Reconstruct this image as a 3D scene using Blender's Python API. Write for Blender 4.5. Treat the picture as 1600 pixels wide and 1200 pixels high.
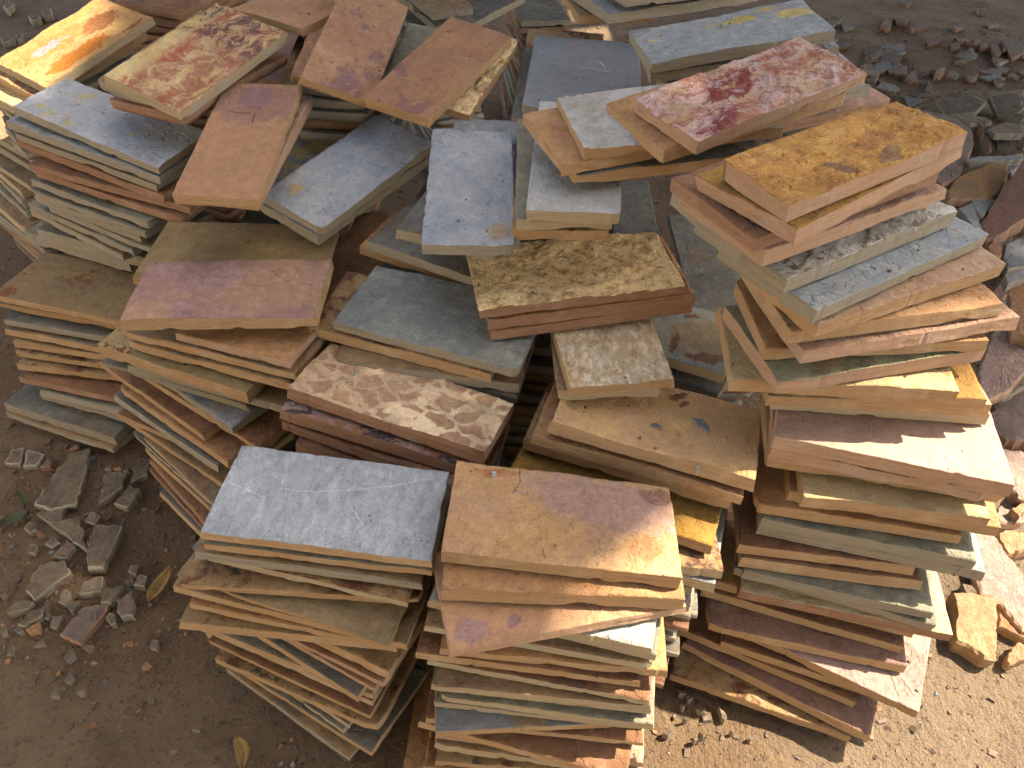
import bpy, math, random
import numpy as np
from mathutils import Matrix, Vector

scene = bpy.context.scene
for o in list(bpy.data.objects):
    bpy.data.objects.remove(o)
COL = scene.collection

# ------------------------------------------------------------------ camera
CAM_H = 1.295
cam = bpy.data.cameras.new('camera')
cam.sensor_width = 36.0
cam.lens = 1250.0 / 1600.0 * 36.0
cam.clip_start = 0.02
cam.clip_end = 500.0
cam_ob = bpy.data.objects.new('camera', cam)
COL.objects.link(cam_ob)
cam_ob.matrix_world = (Matrix.Translation((0, 0, CAM_H)) @ Matrix.Rotation(math.radians(90 - 43.5), 4, 'X')
                       @ Matrix.Rotation(math.radians(2.2), 4, 'Z'))
scene.camera = cam_ob

# ------------------------------------------------------------------ daylight
SUN = Vector((0.68, 0.20, 1.0)).normalized()          # towards the sun: to the right and a little behind the piles
world = bpy.data.worlds.new('World')
scene.world = world
world.use_nodes = True
wn = world.node_tree.nodes
wl = world.node_tree.links
for n in list(wn):
    wn.remove(n)
sky = wn.new('ShaderNodeTexSky')
sky.sky_type = 'NISHITA'
sky.sun_disc = False
sky.sun_elevation = math.asin(SUN.z)
sky.sun_rotation = math.atan2(SUN.x, SUN.y)
sky.air_density = 1.0
sky.dust_density = 4.0
sky.ozone_density = 1.0
bg = wn.new('ShaderNodeBackground')
bg.inputs['Strength'].default_value = 0.15
wo = wn.new('ShaderNodeOutputWorld')
wl.new(sky.outputs[0], bg.inputs['Color'])
wl.new(bg.outputs[0], wo.inputs['Surface'])

sun = bpy.data.lights.new('sun', 'SUN')
sun.energy = 4.0
sun.angle = math.radians(0.53)
sun.color = (1.0, 0.92, 0.82)
sun_ob = bpy.data.objects.new('sun', sun)
COL.objects.link(sun_ob)
sun_ob.rotation_euler = SUN.to_track_quat('Z', 'Y').to_euler()
sun_ob.location = (4, 6, 9)

scene.render.engine = 'CYCLES'
scene.view_settings.view_transform = 'Standard'
scene.view_settings.look = 'None'
scene.view_settings.gamma = 1.0
scene.view_settings.use_curve_mapping = False
scene.view_settings.exposure = 2.54
scene.view_settings.use_white_balance = True
scene.view_settings.white_balance_temperature = 7100
scene.view_settings.white_balance_tint = 10
scene.cycles.max_bounces = 6
scene.cycles.diffuse_bounces = 2
scene.cycles.glossy_bounces = 2

# ------------------------------------------------------------------ node helpers
class NT:
    def __init__(self, name):
        self.m = bpy.data.materials.new(name)
        self.m.use_nodes = True
        self.t = self.m.node_tree
        for n in list(self.t.nodes):
            self.t.nodes.remove(n)
        self.out = self.t.nodes.new('ShaderNodeOutputMaterial')
        self.b = self.t.nodes.new('ShaderNodeBsdfPrincipled')
        self.t.links.new(self.b.outputs[0], self.out.inputs['Surface'])
        self.b.inputs['Specular IOR Level'].default_value = 0.3
        tc = self.t.nodes.new('ShaderNodeTexCoord')
        self.raw = tc.outputs['Object']
        self.co = self.raw
        self.memo = {}
        self.tone = False
    def n(self, kind, **kw):
        x = self.t.nodes.new(kind)
        for k, v in kw.items():
            setattr(x, k, v)
        return x
    def link(self, a, b):
        self.t.links.new(a, b)
    def setin(self, sock, v):
        if hasattr(v, 'is_output'):
            self.t.links.new(v, sock)
        else:
            sock.default_value = v
    def math(self, op, a, b=0.0, c=0.0, clamp=False):
        x = self.n('ShaderNodeMath', operation=op, use_clamp=clamp)
        for s, v in zip(x.inputs, (a, b, c)):
            self.setin(s, v)
        return x.outputs[0]
    def vmath(self, op, a, b=(0, 0, 0)):
        x = self.n('ShaderNodeVectorMath', operation=op)
        self.setin(x.inputs[0], a)
        self.setin(x.inputs[1], b)
        return x.outputs[0]
    def randomise(self, amount=37.0):
        oi = self.n('ShaderNodeObjectInfo')
        v = self.n('ShaderNodeCombineXYZ')
        self.link(self.math('MULTIPLY', oi.outputs['Random'], amount), v.inputs[0])
        self.link(self.math('MULTIPLY', oi.outputs['Random'], amount * 1.7), v.inputs[1])
        self.link(self.math('MULTIPLY', oi.outputs['Random'], amount * 0.6), v.inputs[2])
        self.co = self.vmath('ADD', self.raw, v.outputs[0])
        self.rand = oi.outputs['Random']
    def offset(self, seed):
        r = random.Random(seed)
        self.co = self.vmath('ADD', self.raw, (r.uniform(-9, 9), r.uniform(-9, 9), r.uniform(-9, 9)))
    def scaled(self, s, co=None):
        return self.vmath('MULTIPLY', co or self.co, s if isinstance(s, tuple) else (s, s, s))
    def noise(self, scale, detail=5.0, rough=0.6, dist=0.0, co=None, col=False):
        co = co or self.co
        key = (scale, detail, rough, dist, co.node.name, co.name)
        if key not in self.memo:
            x = self.n('ShaderNodeTexNoise')
            x.noise_dimensions = '3D'
            self.link(self.scaled(scale, co), x.inputs['Vector'])
            x.inputs['Scale'].default_value = 1.0
            x.inputs['Detail'].default_value = detail
            x.inputs['Roughness'].default_value = rough
            x.inputs['Distortion'].default_value = dist
            self.memo[key] = x
        return self.memo[key].outputs['Color' if col else 'Fac']
    def voro(self, scale, feature='DISTANCE_TO_EDGE', co=None, rnd=1.0):
        x = self.n('ShaderNodeTexVoronoi', feature=feature)
        self.link(self.scaled(scale, co), x.inputs['Vector'])
        x.inputs['Scale'].default_value = 1.0
        x.inputs['Randomness'].default_value = rnd
        return x.outputs['Distance']
    def warp(self, scale, amount, co=None):
        co = co or self.co
        key = ('warp', scale, amount, co.node.name, co.name)
        if key not in self.memo:
            c = self.noise(scale, 2.0, 0.55, col=True, co=co)
            d = self.vmath('SUBTRACT', c, (0.5, 0.5, 0.5))
            self.memo[key] = self.vmath('ADD', co, self.vmath('MULTIPLY', d, (amount, amount, amount)))
        return self.memo[key]
    def ramp(self, v, lo, hi):
        x = self.n('ShaderNodeMapRange')
        x.clamp = True
        x.interpolation_type = 'SMOOTHSTEP'
        self.setin(x.inputs[0], v)
        x.inputs[1].default_value = lo
        x.inputs[2].default_value = hi
        return x.outputs[0]
    def mix(self, f, a, b, mode='MIX'):
        x = self.n('ShaderNodeMix', data_type='RGBA', blend_type=mode)
        x.clamp_factor = True
        self.setin(x.inputs[0], f)
        for i, v in ((6, a), (7, b)):
            if not hasattr(v, 'is_output'):
                v = tone(v) + (1.0,) if self.tone else (v[0], v[1], v[2], 1.0)
            self.setin(x.inputs[i], v)
        return x.outputs[2]
    def sep(self, v):
        x = self.n('ShaderNodeSeparateXYZ')
        self.link(v, x.inputs[0])
        return x.outputs
    def seg(self, ax, ay, bx, by, w, fuzz=0.0006):
        """mask of a thin mark drawn from a to b on the slab face"""
        co = self.warp(60.0, 0.006, self.raw)
        s = self.sep(co)
        dx, dy = bx - ax, by - ay
        l2 = dx * dx + dy * dy
        px = self.math('SUBTRACT', s[0], ax)
        py = self.math('SUBTRACT', s[1], ay)
        t = self.math('DIVIDE', self.math('ADD', self.math('MULTIPLY', px, dx), self.math('MULTIPLY', py, dy)), l2, clamp=True)
        ex = self.math('SUBTRACT', px, self.math('MULTIPLY', t, dx))
        ey = self.math('SUBTRACT', py, self.math('MULTIPLY', t, dy))
        d = self.math('SQRT', self.math('ADD', self.math('MULTIPLY', ex, ex), self.math('MULTIPLY', ey, ey)))
        return self.ramp(d, w + fuzz, w)
    def blob(self, x, y, rx, ry, ang=0.0, rag=0.5):
        """ragged oval stain at a place on the slab face, 0..1"""
        s = self.sep(self.warp(35.0, 0.022, self.raw))
        px = self.math('SUBTRACT', s[0], x)
        py = self.math('SUBTRACT', s[1], y)
        c, sn = math.cos(ang), math.sin(ang)
        u = self.math('DIVIDE', self.math('ADD', self.math('MULTIPLY', px, c), self.math('MULTIPLY', py, sn)), rx)
        v = self.math('DIVIDE', self.math('SUBTRACT', self.math('MULTIPLY', py, c), self.math('MULTIPLY', px, sn)), ry)
        d = self.math('SQRT', self.math('ADD', self.math('MULTIPLY', u, u), self.math('MULTIPLY', v, v)))
        d = self.math('ADD', d, self.math('MULTIPLY', self.math('SUBTRACT', self.noise((55.0, 75.0, 60.0), 6.0, 0.74), 0.5), rag * 2.6))
        return self.ramp(d, 1.10, 0.90)
    def finish(self, col, height=None, strength=0.6, dist=0.002, rough=0.86):
        self.setin(self.b.inputs['Base Color'], col)
        self.setin(self.b.inputs['Roughness'], rough)
        if height is not None:
            bp = self.n('ShaderNodeBump')
            bp.inputs['Strength'].default_value = strength
            bp.inputs['Distance'].default_value = dist
            self.link(height, bp.inputs['Height'])
            self.link(bp.outputs[0], self.b.inputs['Normal'])
        return self.m

def tone(c, sat=1.14, val=0.62):
    if c[0] < c[2] * 1.15:
        sat = 0.95
    l = 0.3 * c[0] + 0.55 * c[1] + 0.15 * c[2]
    return tuple(max(0.004, (l + (v - l) * sat) * val) for v in c[:3])

def stone(name, c1, c2, scale=14.0, patches=(), dust=None, crack=0.5, bump=0.8, bscale=18.0, stretch=(1, 1, 1),
          grain=0.34, seed=None, extra=None, specks=0.3, rough=0.86, dist=0.009):
    k = NT(name)
    k.tone = True
    if seed is None:
        k.randomise()
    else:
        k.offset(seed)
    wc = k.warp(24.0, 0.035)
    base = k.mix(k.ramp(k.noise(scale, 5.0, 0.66, 0.0, wc), 0.38, 0.62), c1, c2)
    for n, (pc, ps, lo, hi, wp) in enumerate(patches):
        f = k.noise((ps, ps * 1.3, ps), 6.0, 0.70, 0.0, k.vmath('ADD', wc, (1.7 * n + 0.6, 2.9 * n + 0.3, 0.0)))
        base = k.mix(k.ramp(f, lo, hi), base, pc)
    if extra:
        base = extra(k, base)
    mid = k.noise(62.0, 6.0, 0.76)
    if dust:
        base = k.mix(k.math('MULTIPLY', k.ramp(mid, 0.47, 0.75), dust[1]), base, dust[0])
    fine = k.noise(420.0, 3.0, 0.7)
    big = k.noise(6.0, 3.0, 0.6)
    gm = k.math('ADD', k.math('ADD', k.math('MULTIPLY', k.math('SUBTRACT', fine, 0.5), grain * 2.4), k.math('MULTIPLY', k.math('SUBTRACT', mid, 0.5), grain * 2.6)),
                k.math('ADD', k.math('MULTIPLY', k.math('SUBTRACT', big, 0.5), grain * 1.6), 1.0))
    cc = k.n('ShaderNodeCombineXYZ')
    for i in range(3):
        k.link(gm, cc.inputs[i])
    base = k.mix(1.0, base, cc.outputs[0], 'MULTIPLY')
    # thin leaves of stone broken off in steps: relief, and a dark hairline where a leaf lifts
    a = k.noise((bscale * stretch[0], bscale * stretch[1], bscale), 3.0, 0.55, 0.0, k.scaled(1.0, wc))
    q = k.math('MULTIPLY', a, 11.0)
    fr = k.math('FRACT', q)
    step = k.math('SUBTRACT', q, k.math('SUBTRACT', fr, k.ramp(fr, 0.0, 0.16)))
    h = k.math('ADD', k.math('MULTIPLY', step, 0.16), k.math('ADD', k.math('MULTIPLY', mid, 0.55), k.math('MULTIPLY', fine, 0.10)))
    if crack > 0:
        where = k.ramp(k.noise((26.0, 34.0, 26.0), 2.0, 0.6), 0.50, 0.58)
        ln = k.math('MULTIPLY', k.math('MULTIPLY', k.ramp(fr, 0.0, 0.012), k.ramp(fr, 0.065, 0.03)), where)
        base = k.mix(k.math('MULTIPLY', ln, crack), base, (c1[0] * 0.20, c1[1] * 0.18, c1[2] * 0.16))
    if specks > 0:
        base = k.mix(k.math('MULTIPLY', k.ramp(fine, 0.66, 0.74), specks), base, (0.62, 0.58, 0.5))
    return k.finish(base, h, bump, dist, rough)

def side(name, c1, c2, c3):
    k = NT(name)
    k.tone = True
    k.randomise()
    lay = k.noise((9.0, 9.0, 210.0), 4.0, 0.6, 0.2)
    base = k.mix(k.ramp(lay, 0.35, 0.68), c1, c2)
    base = k.mix(k.ramp(k.noise(16.0, 5.0, 0.65), 0.50, 0.66), base, c3)
    pale = k.math('MULTIPLY', k.ramp(k.noise(75.0, 6.0, 0.75), 0.57, 0.74), 0.45)
    base = k.mix(pale, base, tuple(min(0.8, v * 1.55 + 0.03) for v in c1))
    dark = k.ramp(k.noise((22.0, 22.0, 420.0), 5.0, 0.7), 0.58, 0.68)
    base = k.mix(k.math('MULTIPLY', dark, 0.6), base, tuple(v * 0.3 for v in c1))
    g = k.math('ADD', k.math('MULTIPLY', k.math('SUBTRACT', k.noise(500.0, 3.0, 0.7), 0.5), 0.6), 1.0)
    cc = k.n('ShaderNodeCombineXYZ')
    for i in range(3):
        k.link(g, cc.inputs[i])
    base = k.mix(1.0, base, cc.outputs[0], 'MULTIPLY')
    h = k.math('ADD', k.math('MULTIPLY', k.noise((60.0, 60.0, 190.0), 5.0, 0.65), 0.8), k.math('MULTIPLY', k.noise(300.0, 3.0, 0.6), 0.3))
    return k.finish(base, h, 0.7, 0.0022, 0.9)

SIDE = {
    'b': side('cut_edge_buff', (0.47, 0.310, 0.175), (0.41, 0.260, 0.142), (0.50, 0.355, 0.215)),
    'c': side('cut_edge_cream', (0.48, 0.38, 0.245), (0.43, 0.33, 0.205), (0.43, 0.37, 0.265)),
    'g': side('cut_edge_grey', (0.36, 0.305, 0.220), (0.29, 0.25, 0.185), (0.33, 0.305, 0.245)),
    'k': side('cut_edge_pink', (0.48, 0.320, 0.215), (0.42, 0.265, 0.170), (0.47, 0.335, 0.245)),
    'r': side('cut_edge_red_brown', (0.35, 0.205, 0.130), (0.285, 0.160, 0.100), (0.37, 0.24, 0.16)),
}
PALE = (0.60, 0.56, 0.48)
TOP = {
    'gb': stone('blue_grey_slate', (0.225, 0.240, 0.240), (0.285, 0.290, 0.275), patches=[((0.36, 0.30, 0.20), 9.0, 0.58, 0.70, 0.03)], dust=(PALE, 0.25)),
    'gg': stone('green_grey_slate', (0.175, 0.165, 0.120), (0.240, 0.220, 0.155), patches=[((0.29, 0.20, 0.10), 7.0, 0.56, 0.70, 0.03)], dust=(PALE, 0.15)),
    'gd': stone('dark_slate', (0.120, 0.112, 0.090), (0.165, 0.152, 0.120), patches=[((0.20, 0.125, 0.06), 6.0, 0.56, 0.70, 0.03)], dust=(PALE, 0.10)),
    'pw': stone('white_crusted_slate', (0.40, 0.36, 0.29), (0.54, 0.51, 0.45), scale=40, patches=[((0.20, 0.150, 0.11), 34.0, 0.54, 0.62, 0.03)], bump=1.0, bscale=40),
    'ol': stone('olive_slate', (0.225, 0.148, 0.082), (0.290, 0.192, 0.105), patches=[((0.18, 0.165, 0.115), 7.0, 0.56, 0.72, 0.03), ((0.17, 0.075, 0.03), 10.0, 0.62, 0.68, 0.04)], dust=(PALE, 0.10)),
    'br': stone('orange_brown_sandstone', (0.345, 0.180, 0.085), (0.410, 0.235, 0.115), patches=[((0.27, 0.145, 0.105), 8.0, 0.57, 0.68, 0.04)], dust=(PALE, 0.16), bscale=14),
    'pk': stone('pink_sandstone', (0.360, 0.215, 0.155), (0.410, 0.255, 0.165), patches=[((0.265, 0.160, 0.140), 10.0, 0.56, 0.66, 0.04)], dust=(PALE, 0.22), bscale=18),
    'pu': stone('purple_brown_sandstone', (0.205, 0.120, 0.092), (0.255, 0.150, 0.098), patches=[((0.32, 0.18, 0.09), 8.0, 0.58, 0.70, 0.04)], dust=(PALE, 0.10)),
    'oc': stone('ochre_slate', (0.370, 0.210, 0.060), (0.310, 0.165, 0.050), patches=[((0.22, 0.12, 0.05), 12.0, 0.56, 0.66, 0.04)], bump=1.0, bscale=30),
    'mr': stone('rust_mottled_slate', (0.27, 0.165, 0.08), (0.35, 0.235, 0.12), scale=22, patches=[((0.135, 0.055, 0.026), 13.0, 0.50, 0.58, 0.05), ((0.075, 0.045, 0.036), 19.0, 0.60, 0.66, 0.05)], dust=(PALE, 0.15), bscale=26),
    'rd': stone('dark_red_slate', (0.185, 0.090, 0.048), (0.245, 0.130, 0.068), patches=[((0.11, 0.060, 0.040), 10.0, 0.55, 0.66, 0.04)], dust=(PALE, 0.08)),
    'cr': stone('cream_sandstone', (0.50, 0.375, 0.205), (0.45, 0.325, 0.17), patches=[((0.40, 0.22, 0.09), 9.0, 0.57, 0.70, 0.04)], dust=(PALE, 0.2)),
}
# ---- faces that are one of a kind
def chalk(segs, w=0.0011, a=0.75, c=(0.78, 0.79, 0.78)):
    def f(k, b):
        br = k.ramp(k.noise(240.0, 4.0, 0.7), 0.36, 0.62)
        for s in segs:
            b = k.mix(k.math('MULTIPLY', k.math('MULTIPLY', k.seg(*s, w), br), a), b, c)
        return b
    return f
def blobs(lst, then=None):
    def f(k, b):
        for (x, y, rx, ry, ang, rag, c, a) in lst:
            b = k.mix(k.math('MULTIPLY', k.blob(x, y, rx, ry, ang, rag), a), b, c)
        return then(k, b) if then else b
    return f
def lines(segs, w=0.0008, a=0.8, c=(0.08, 0.05, 0.04), then=None):
    def f(k, b):
        for s in segs:
            b = k.mix(k.math('MULTIPLY', k.seg(*s, w), a), b, c)
        return then(k, b) if then else b
    return f
def ripple_white(k, b):
    r = k.noise((75.0, 20.0, 30.0), 5.0, 0.68, 0.6, k.warp(30.0, 0.02))
    b = k.mix(k.math('MULTIPLY', k.ramp(r, 0.50, 0.66), 0.55), b, (0.56, 0.585, 0.60))
    b = k.mix(k.math('MULTIPLY', k.ramp(r, 0.46, 0.36), 0.45), b, (0.22, 0.25, 0.265))
    return chalk([(-0.075, 0.035, -0.07, 0.008), (-0.07, 0.008, -0.02, 0.012), (-0.02, 0.012, 0.06, 0.033), (0.06, 0.033, 0.13, 0.06), (-0.15, 0.012, -0.09, -0.008), (0.03, -0.01, 0.05, -0.03)], 0.0006, 0.6)(k, b)
def giraffe(k, b):
    co = k.warp(26.0, 0.045)
    v = k.math('ADD', k.voro((24.0, 31.0, 24.0), co=co), k.math('MULTIPLY', k.math('SUBTRACT', k.noise(70.0, 5.0, 0.72), 0.5), 0.16))
    s = k.sep(k.raw)
    m = k.ramp(k.math('ADD', k.noise(11.0, 4.0, 0.65), k.math('MULTIPLY', s[0], 0.6)), 0.40, 0.60)
    wide = k.math('ADD', k.math('MULTIPLY', k.noise(15.0, 2.0, 0.5), 0.22), 0.0)
    vein = k.ramp(k.math('SUBTRACT', v, wide), 0.035, -0.02)
    b = k.mix(k.math('MULTIPLY', vein, k.math('ADD', k.math('MULTIPLY', m, 0.6), 0.4)), b, (0.90, 0.71, 0.46))
    pale = k.math('MULTIPLY', k.math('SUBTRACT', 1.0, m), k.ramp(k.noise(24.0, 6.0, 0.72), 0.46, 0.56))
    return k.mix(k.math('MULTIPLY', pale, 0.45), b, (0.56, 0.42, 0.26))
def swirl(k, b):
    s = k.sep(k.raw)
    wc = k.warp(16.0, 0.07)
    st = k.noise((20.0, 52.0, 26.0), 8.0, 0.80, 0.0, wc)
    zone = k.math('MULTIPLY', k.ramp(k.math('ADD', s[1], k.math('MULTIPLY', k.math('SUBTRACT', st, 0.5), 0.05)), 0.055, 0.035), k.ramp(k.math('ADD', s[0], k.math('MULTIPLY', st, 0.05)), -0.135, -0.115))
    b = k.mix(k.math('MULTIPLY', zone, k.ramp(st, 0.38, 0.54)), b, (0.29, 0.130, 0.080))
    b = k.mix(k.math('MULTIPLY', zone, k.math('MULTIPLY', k.ramp(k.noise((60.0, 26.0, 30.0), 7.0, 0.80, 0.0, wc), 0.49, 0.62), 0.65)), b, (0.50, 0.385, 0.25))
    red = k.math('MULTIPLY', zone, k.ramp(k.noise((9.0, 15.0, 9.0), 5.0, 0.7, 0.0, wc), 0.54, 0.64))
    b = k.mix(k.math('MULTIPLY', red, 0.8), b, (0.30, 0.075, 0.042))
    dk = k.math('MULTIPLY', k.ramp(s[0], 0.02, 0.06), k.ramp(st, 0.49, 0.55))
    return k.mix(k.math('MULTIPLY', dk, 0.9), b, (0.105, 0.062, 0.055))
def crimson(k, b):
    wc = k.warp(18.0, 0.06)
    n1 = k.noise((22.0, 40.0, 24.0), 8.0, 0.80, 0.0, wc)
    b = k.mix(k.math('MULTIPLY', k.ramp(n1, 0.47, 0.56), 0.85), b, (0.30, 0.100, 0.060))
    b = k.mix(k.math('MULTIPLY', k.blob(-0.02, 0.02, 0.045, 0.028, 0.3, 0.5), k.ramp(k.noise(60.0, 5.0, 0.7), 0.34, 0.5)), b, (0.20, 0.042, 0.032))
    b = k.mix(k.math('MULTIPLY', k.blob(-0.10, -0.048, 0.05, 0.024, 0.5, 0.8), k.ramp(n1, 0.40, 0.52)), b, (0.22, 0.055, 0.048))
    pk = k.ramp(k.noise((40.0, 60.0, 40.0), 6.0, 0.75, 0.0, wc), 0.54, 0.62)
    b = k.mix(k.math('MULTIPLY', pk, 0.75), b, (0.54, 0.415, 0.405))
    return k.mix(k.math('MULTIPLY', k.ramp(k.noise((12.0, 18.0, 12.0), 4.0, 0.6, 0.0, k.vmath('ADD', wc, (4.0, 1.0, 0.0))), 0.60, 0.68), 0.7), b, (0.50, 0.33, 0.14))
def purple_folds(k, b):
    s = k.sep(k.raw)
    wc = k.warp(7.0, 0.12)
    f = k.noise((7.0, 11.0, 7.0), 4.0, 0.6, 0.0, wc)
    b = k.mix(k.ramp(f, 0.46, 0.54), b, (0.335, 0.205, 0.135))
    b = k.mix(k.math('MULTIPLY', k.ramp(k.noise((5.0, 9.0, 5.0), 3.0, 0.6, 0.0, k.vmath('ADD', wc, (3.0, 3.0, 0.0))), 0.55, 0.64), 0.8), b, (0.225, 0.132, 0.130))
    return lines([(-0.085, 0.062, -0.05, 0.03), (-0.05, 0.03, -0.048, 0.012), (-0.03, 0.012, 0.05, 0.004), (0.05, 0.004, 0.09, 0.014), (0.09, 0.014, 0.13, 0.004), (0.083, 0.004, 0.104, 0.045), (0.05, 0.05, 0.09, 0.014)], 0.0006, 0.55)(k, b)
def gilt(k, b):
    wc = k.warp(40.0, 0.02)
    n1 = k.noise((34.0, 44.0, 34.0), 7.0, 0.78, 0.0, wc)
    b = k.mix(k.math('MULTIPLY', k.ramp(n1, 0.50, 0.60), 0.8), b, (0.56, 0.330, 0.120))
    b = k.mix(k.math('MULTIPLY', k.ramp(n1, 0.46, 0.38), 0.8), b, (0.22, 0.105, 0.035))
    return blobs([(-0.035, -0.028, 0.020, 0.008, 2.2, 0.4, (0.15, 0.085, 0.055), 0.8), (0.035, -0.035, 0.02, 0.012, 0.3, 0.5, (0.20, 0.125, 0.065), 0.8), (0.05, 0.0, 0.03, 0.016, 0.3, 0.7, (0.28, 0.13, 0.05), 0.7)])(k, b)
def crust(k, b):
    wc = k.warp(34.0, 0.03)
    n1 = k.noise((48.0, 58.0, 48.0), 8.0, 0.80, 0.0, wc)
    b = k.mix(k.ramp(n1, 0.41, 0.50), b, (1.05, 0.80, 0.46))
    b = k.mix(k.ramp(n1, 0.38, 0.31), b, (0.24, 0.12, 0.07))
    return k.mix(k.math('MULTIPLY', k.ramp(k.noise(12.0, 4.0, 0.6), 0.58, 0.66), 0.6), b, (0.34, 0.19, 0.10))
def smears(k, b):
    wc = k.warp(30.0, 0.03)
    n1 = k.noise((40.0, 90.0, 50.0), 8.0, 0.80, 0.0, wc)
    b = k.mix(k.ramp(n1, 0.49, 0.58), b, (0.92, 0.79, 0.58))
    return k.mix(k.math('MULTIPLY', k.ramp(n1, 0.45, 0.38), 0.8), b, (0.36, 0.215, 0.11))
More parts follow.
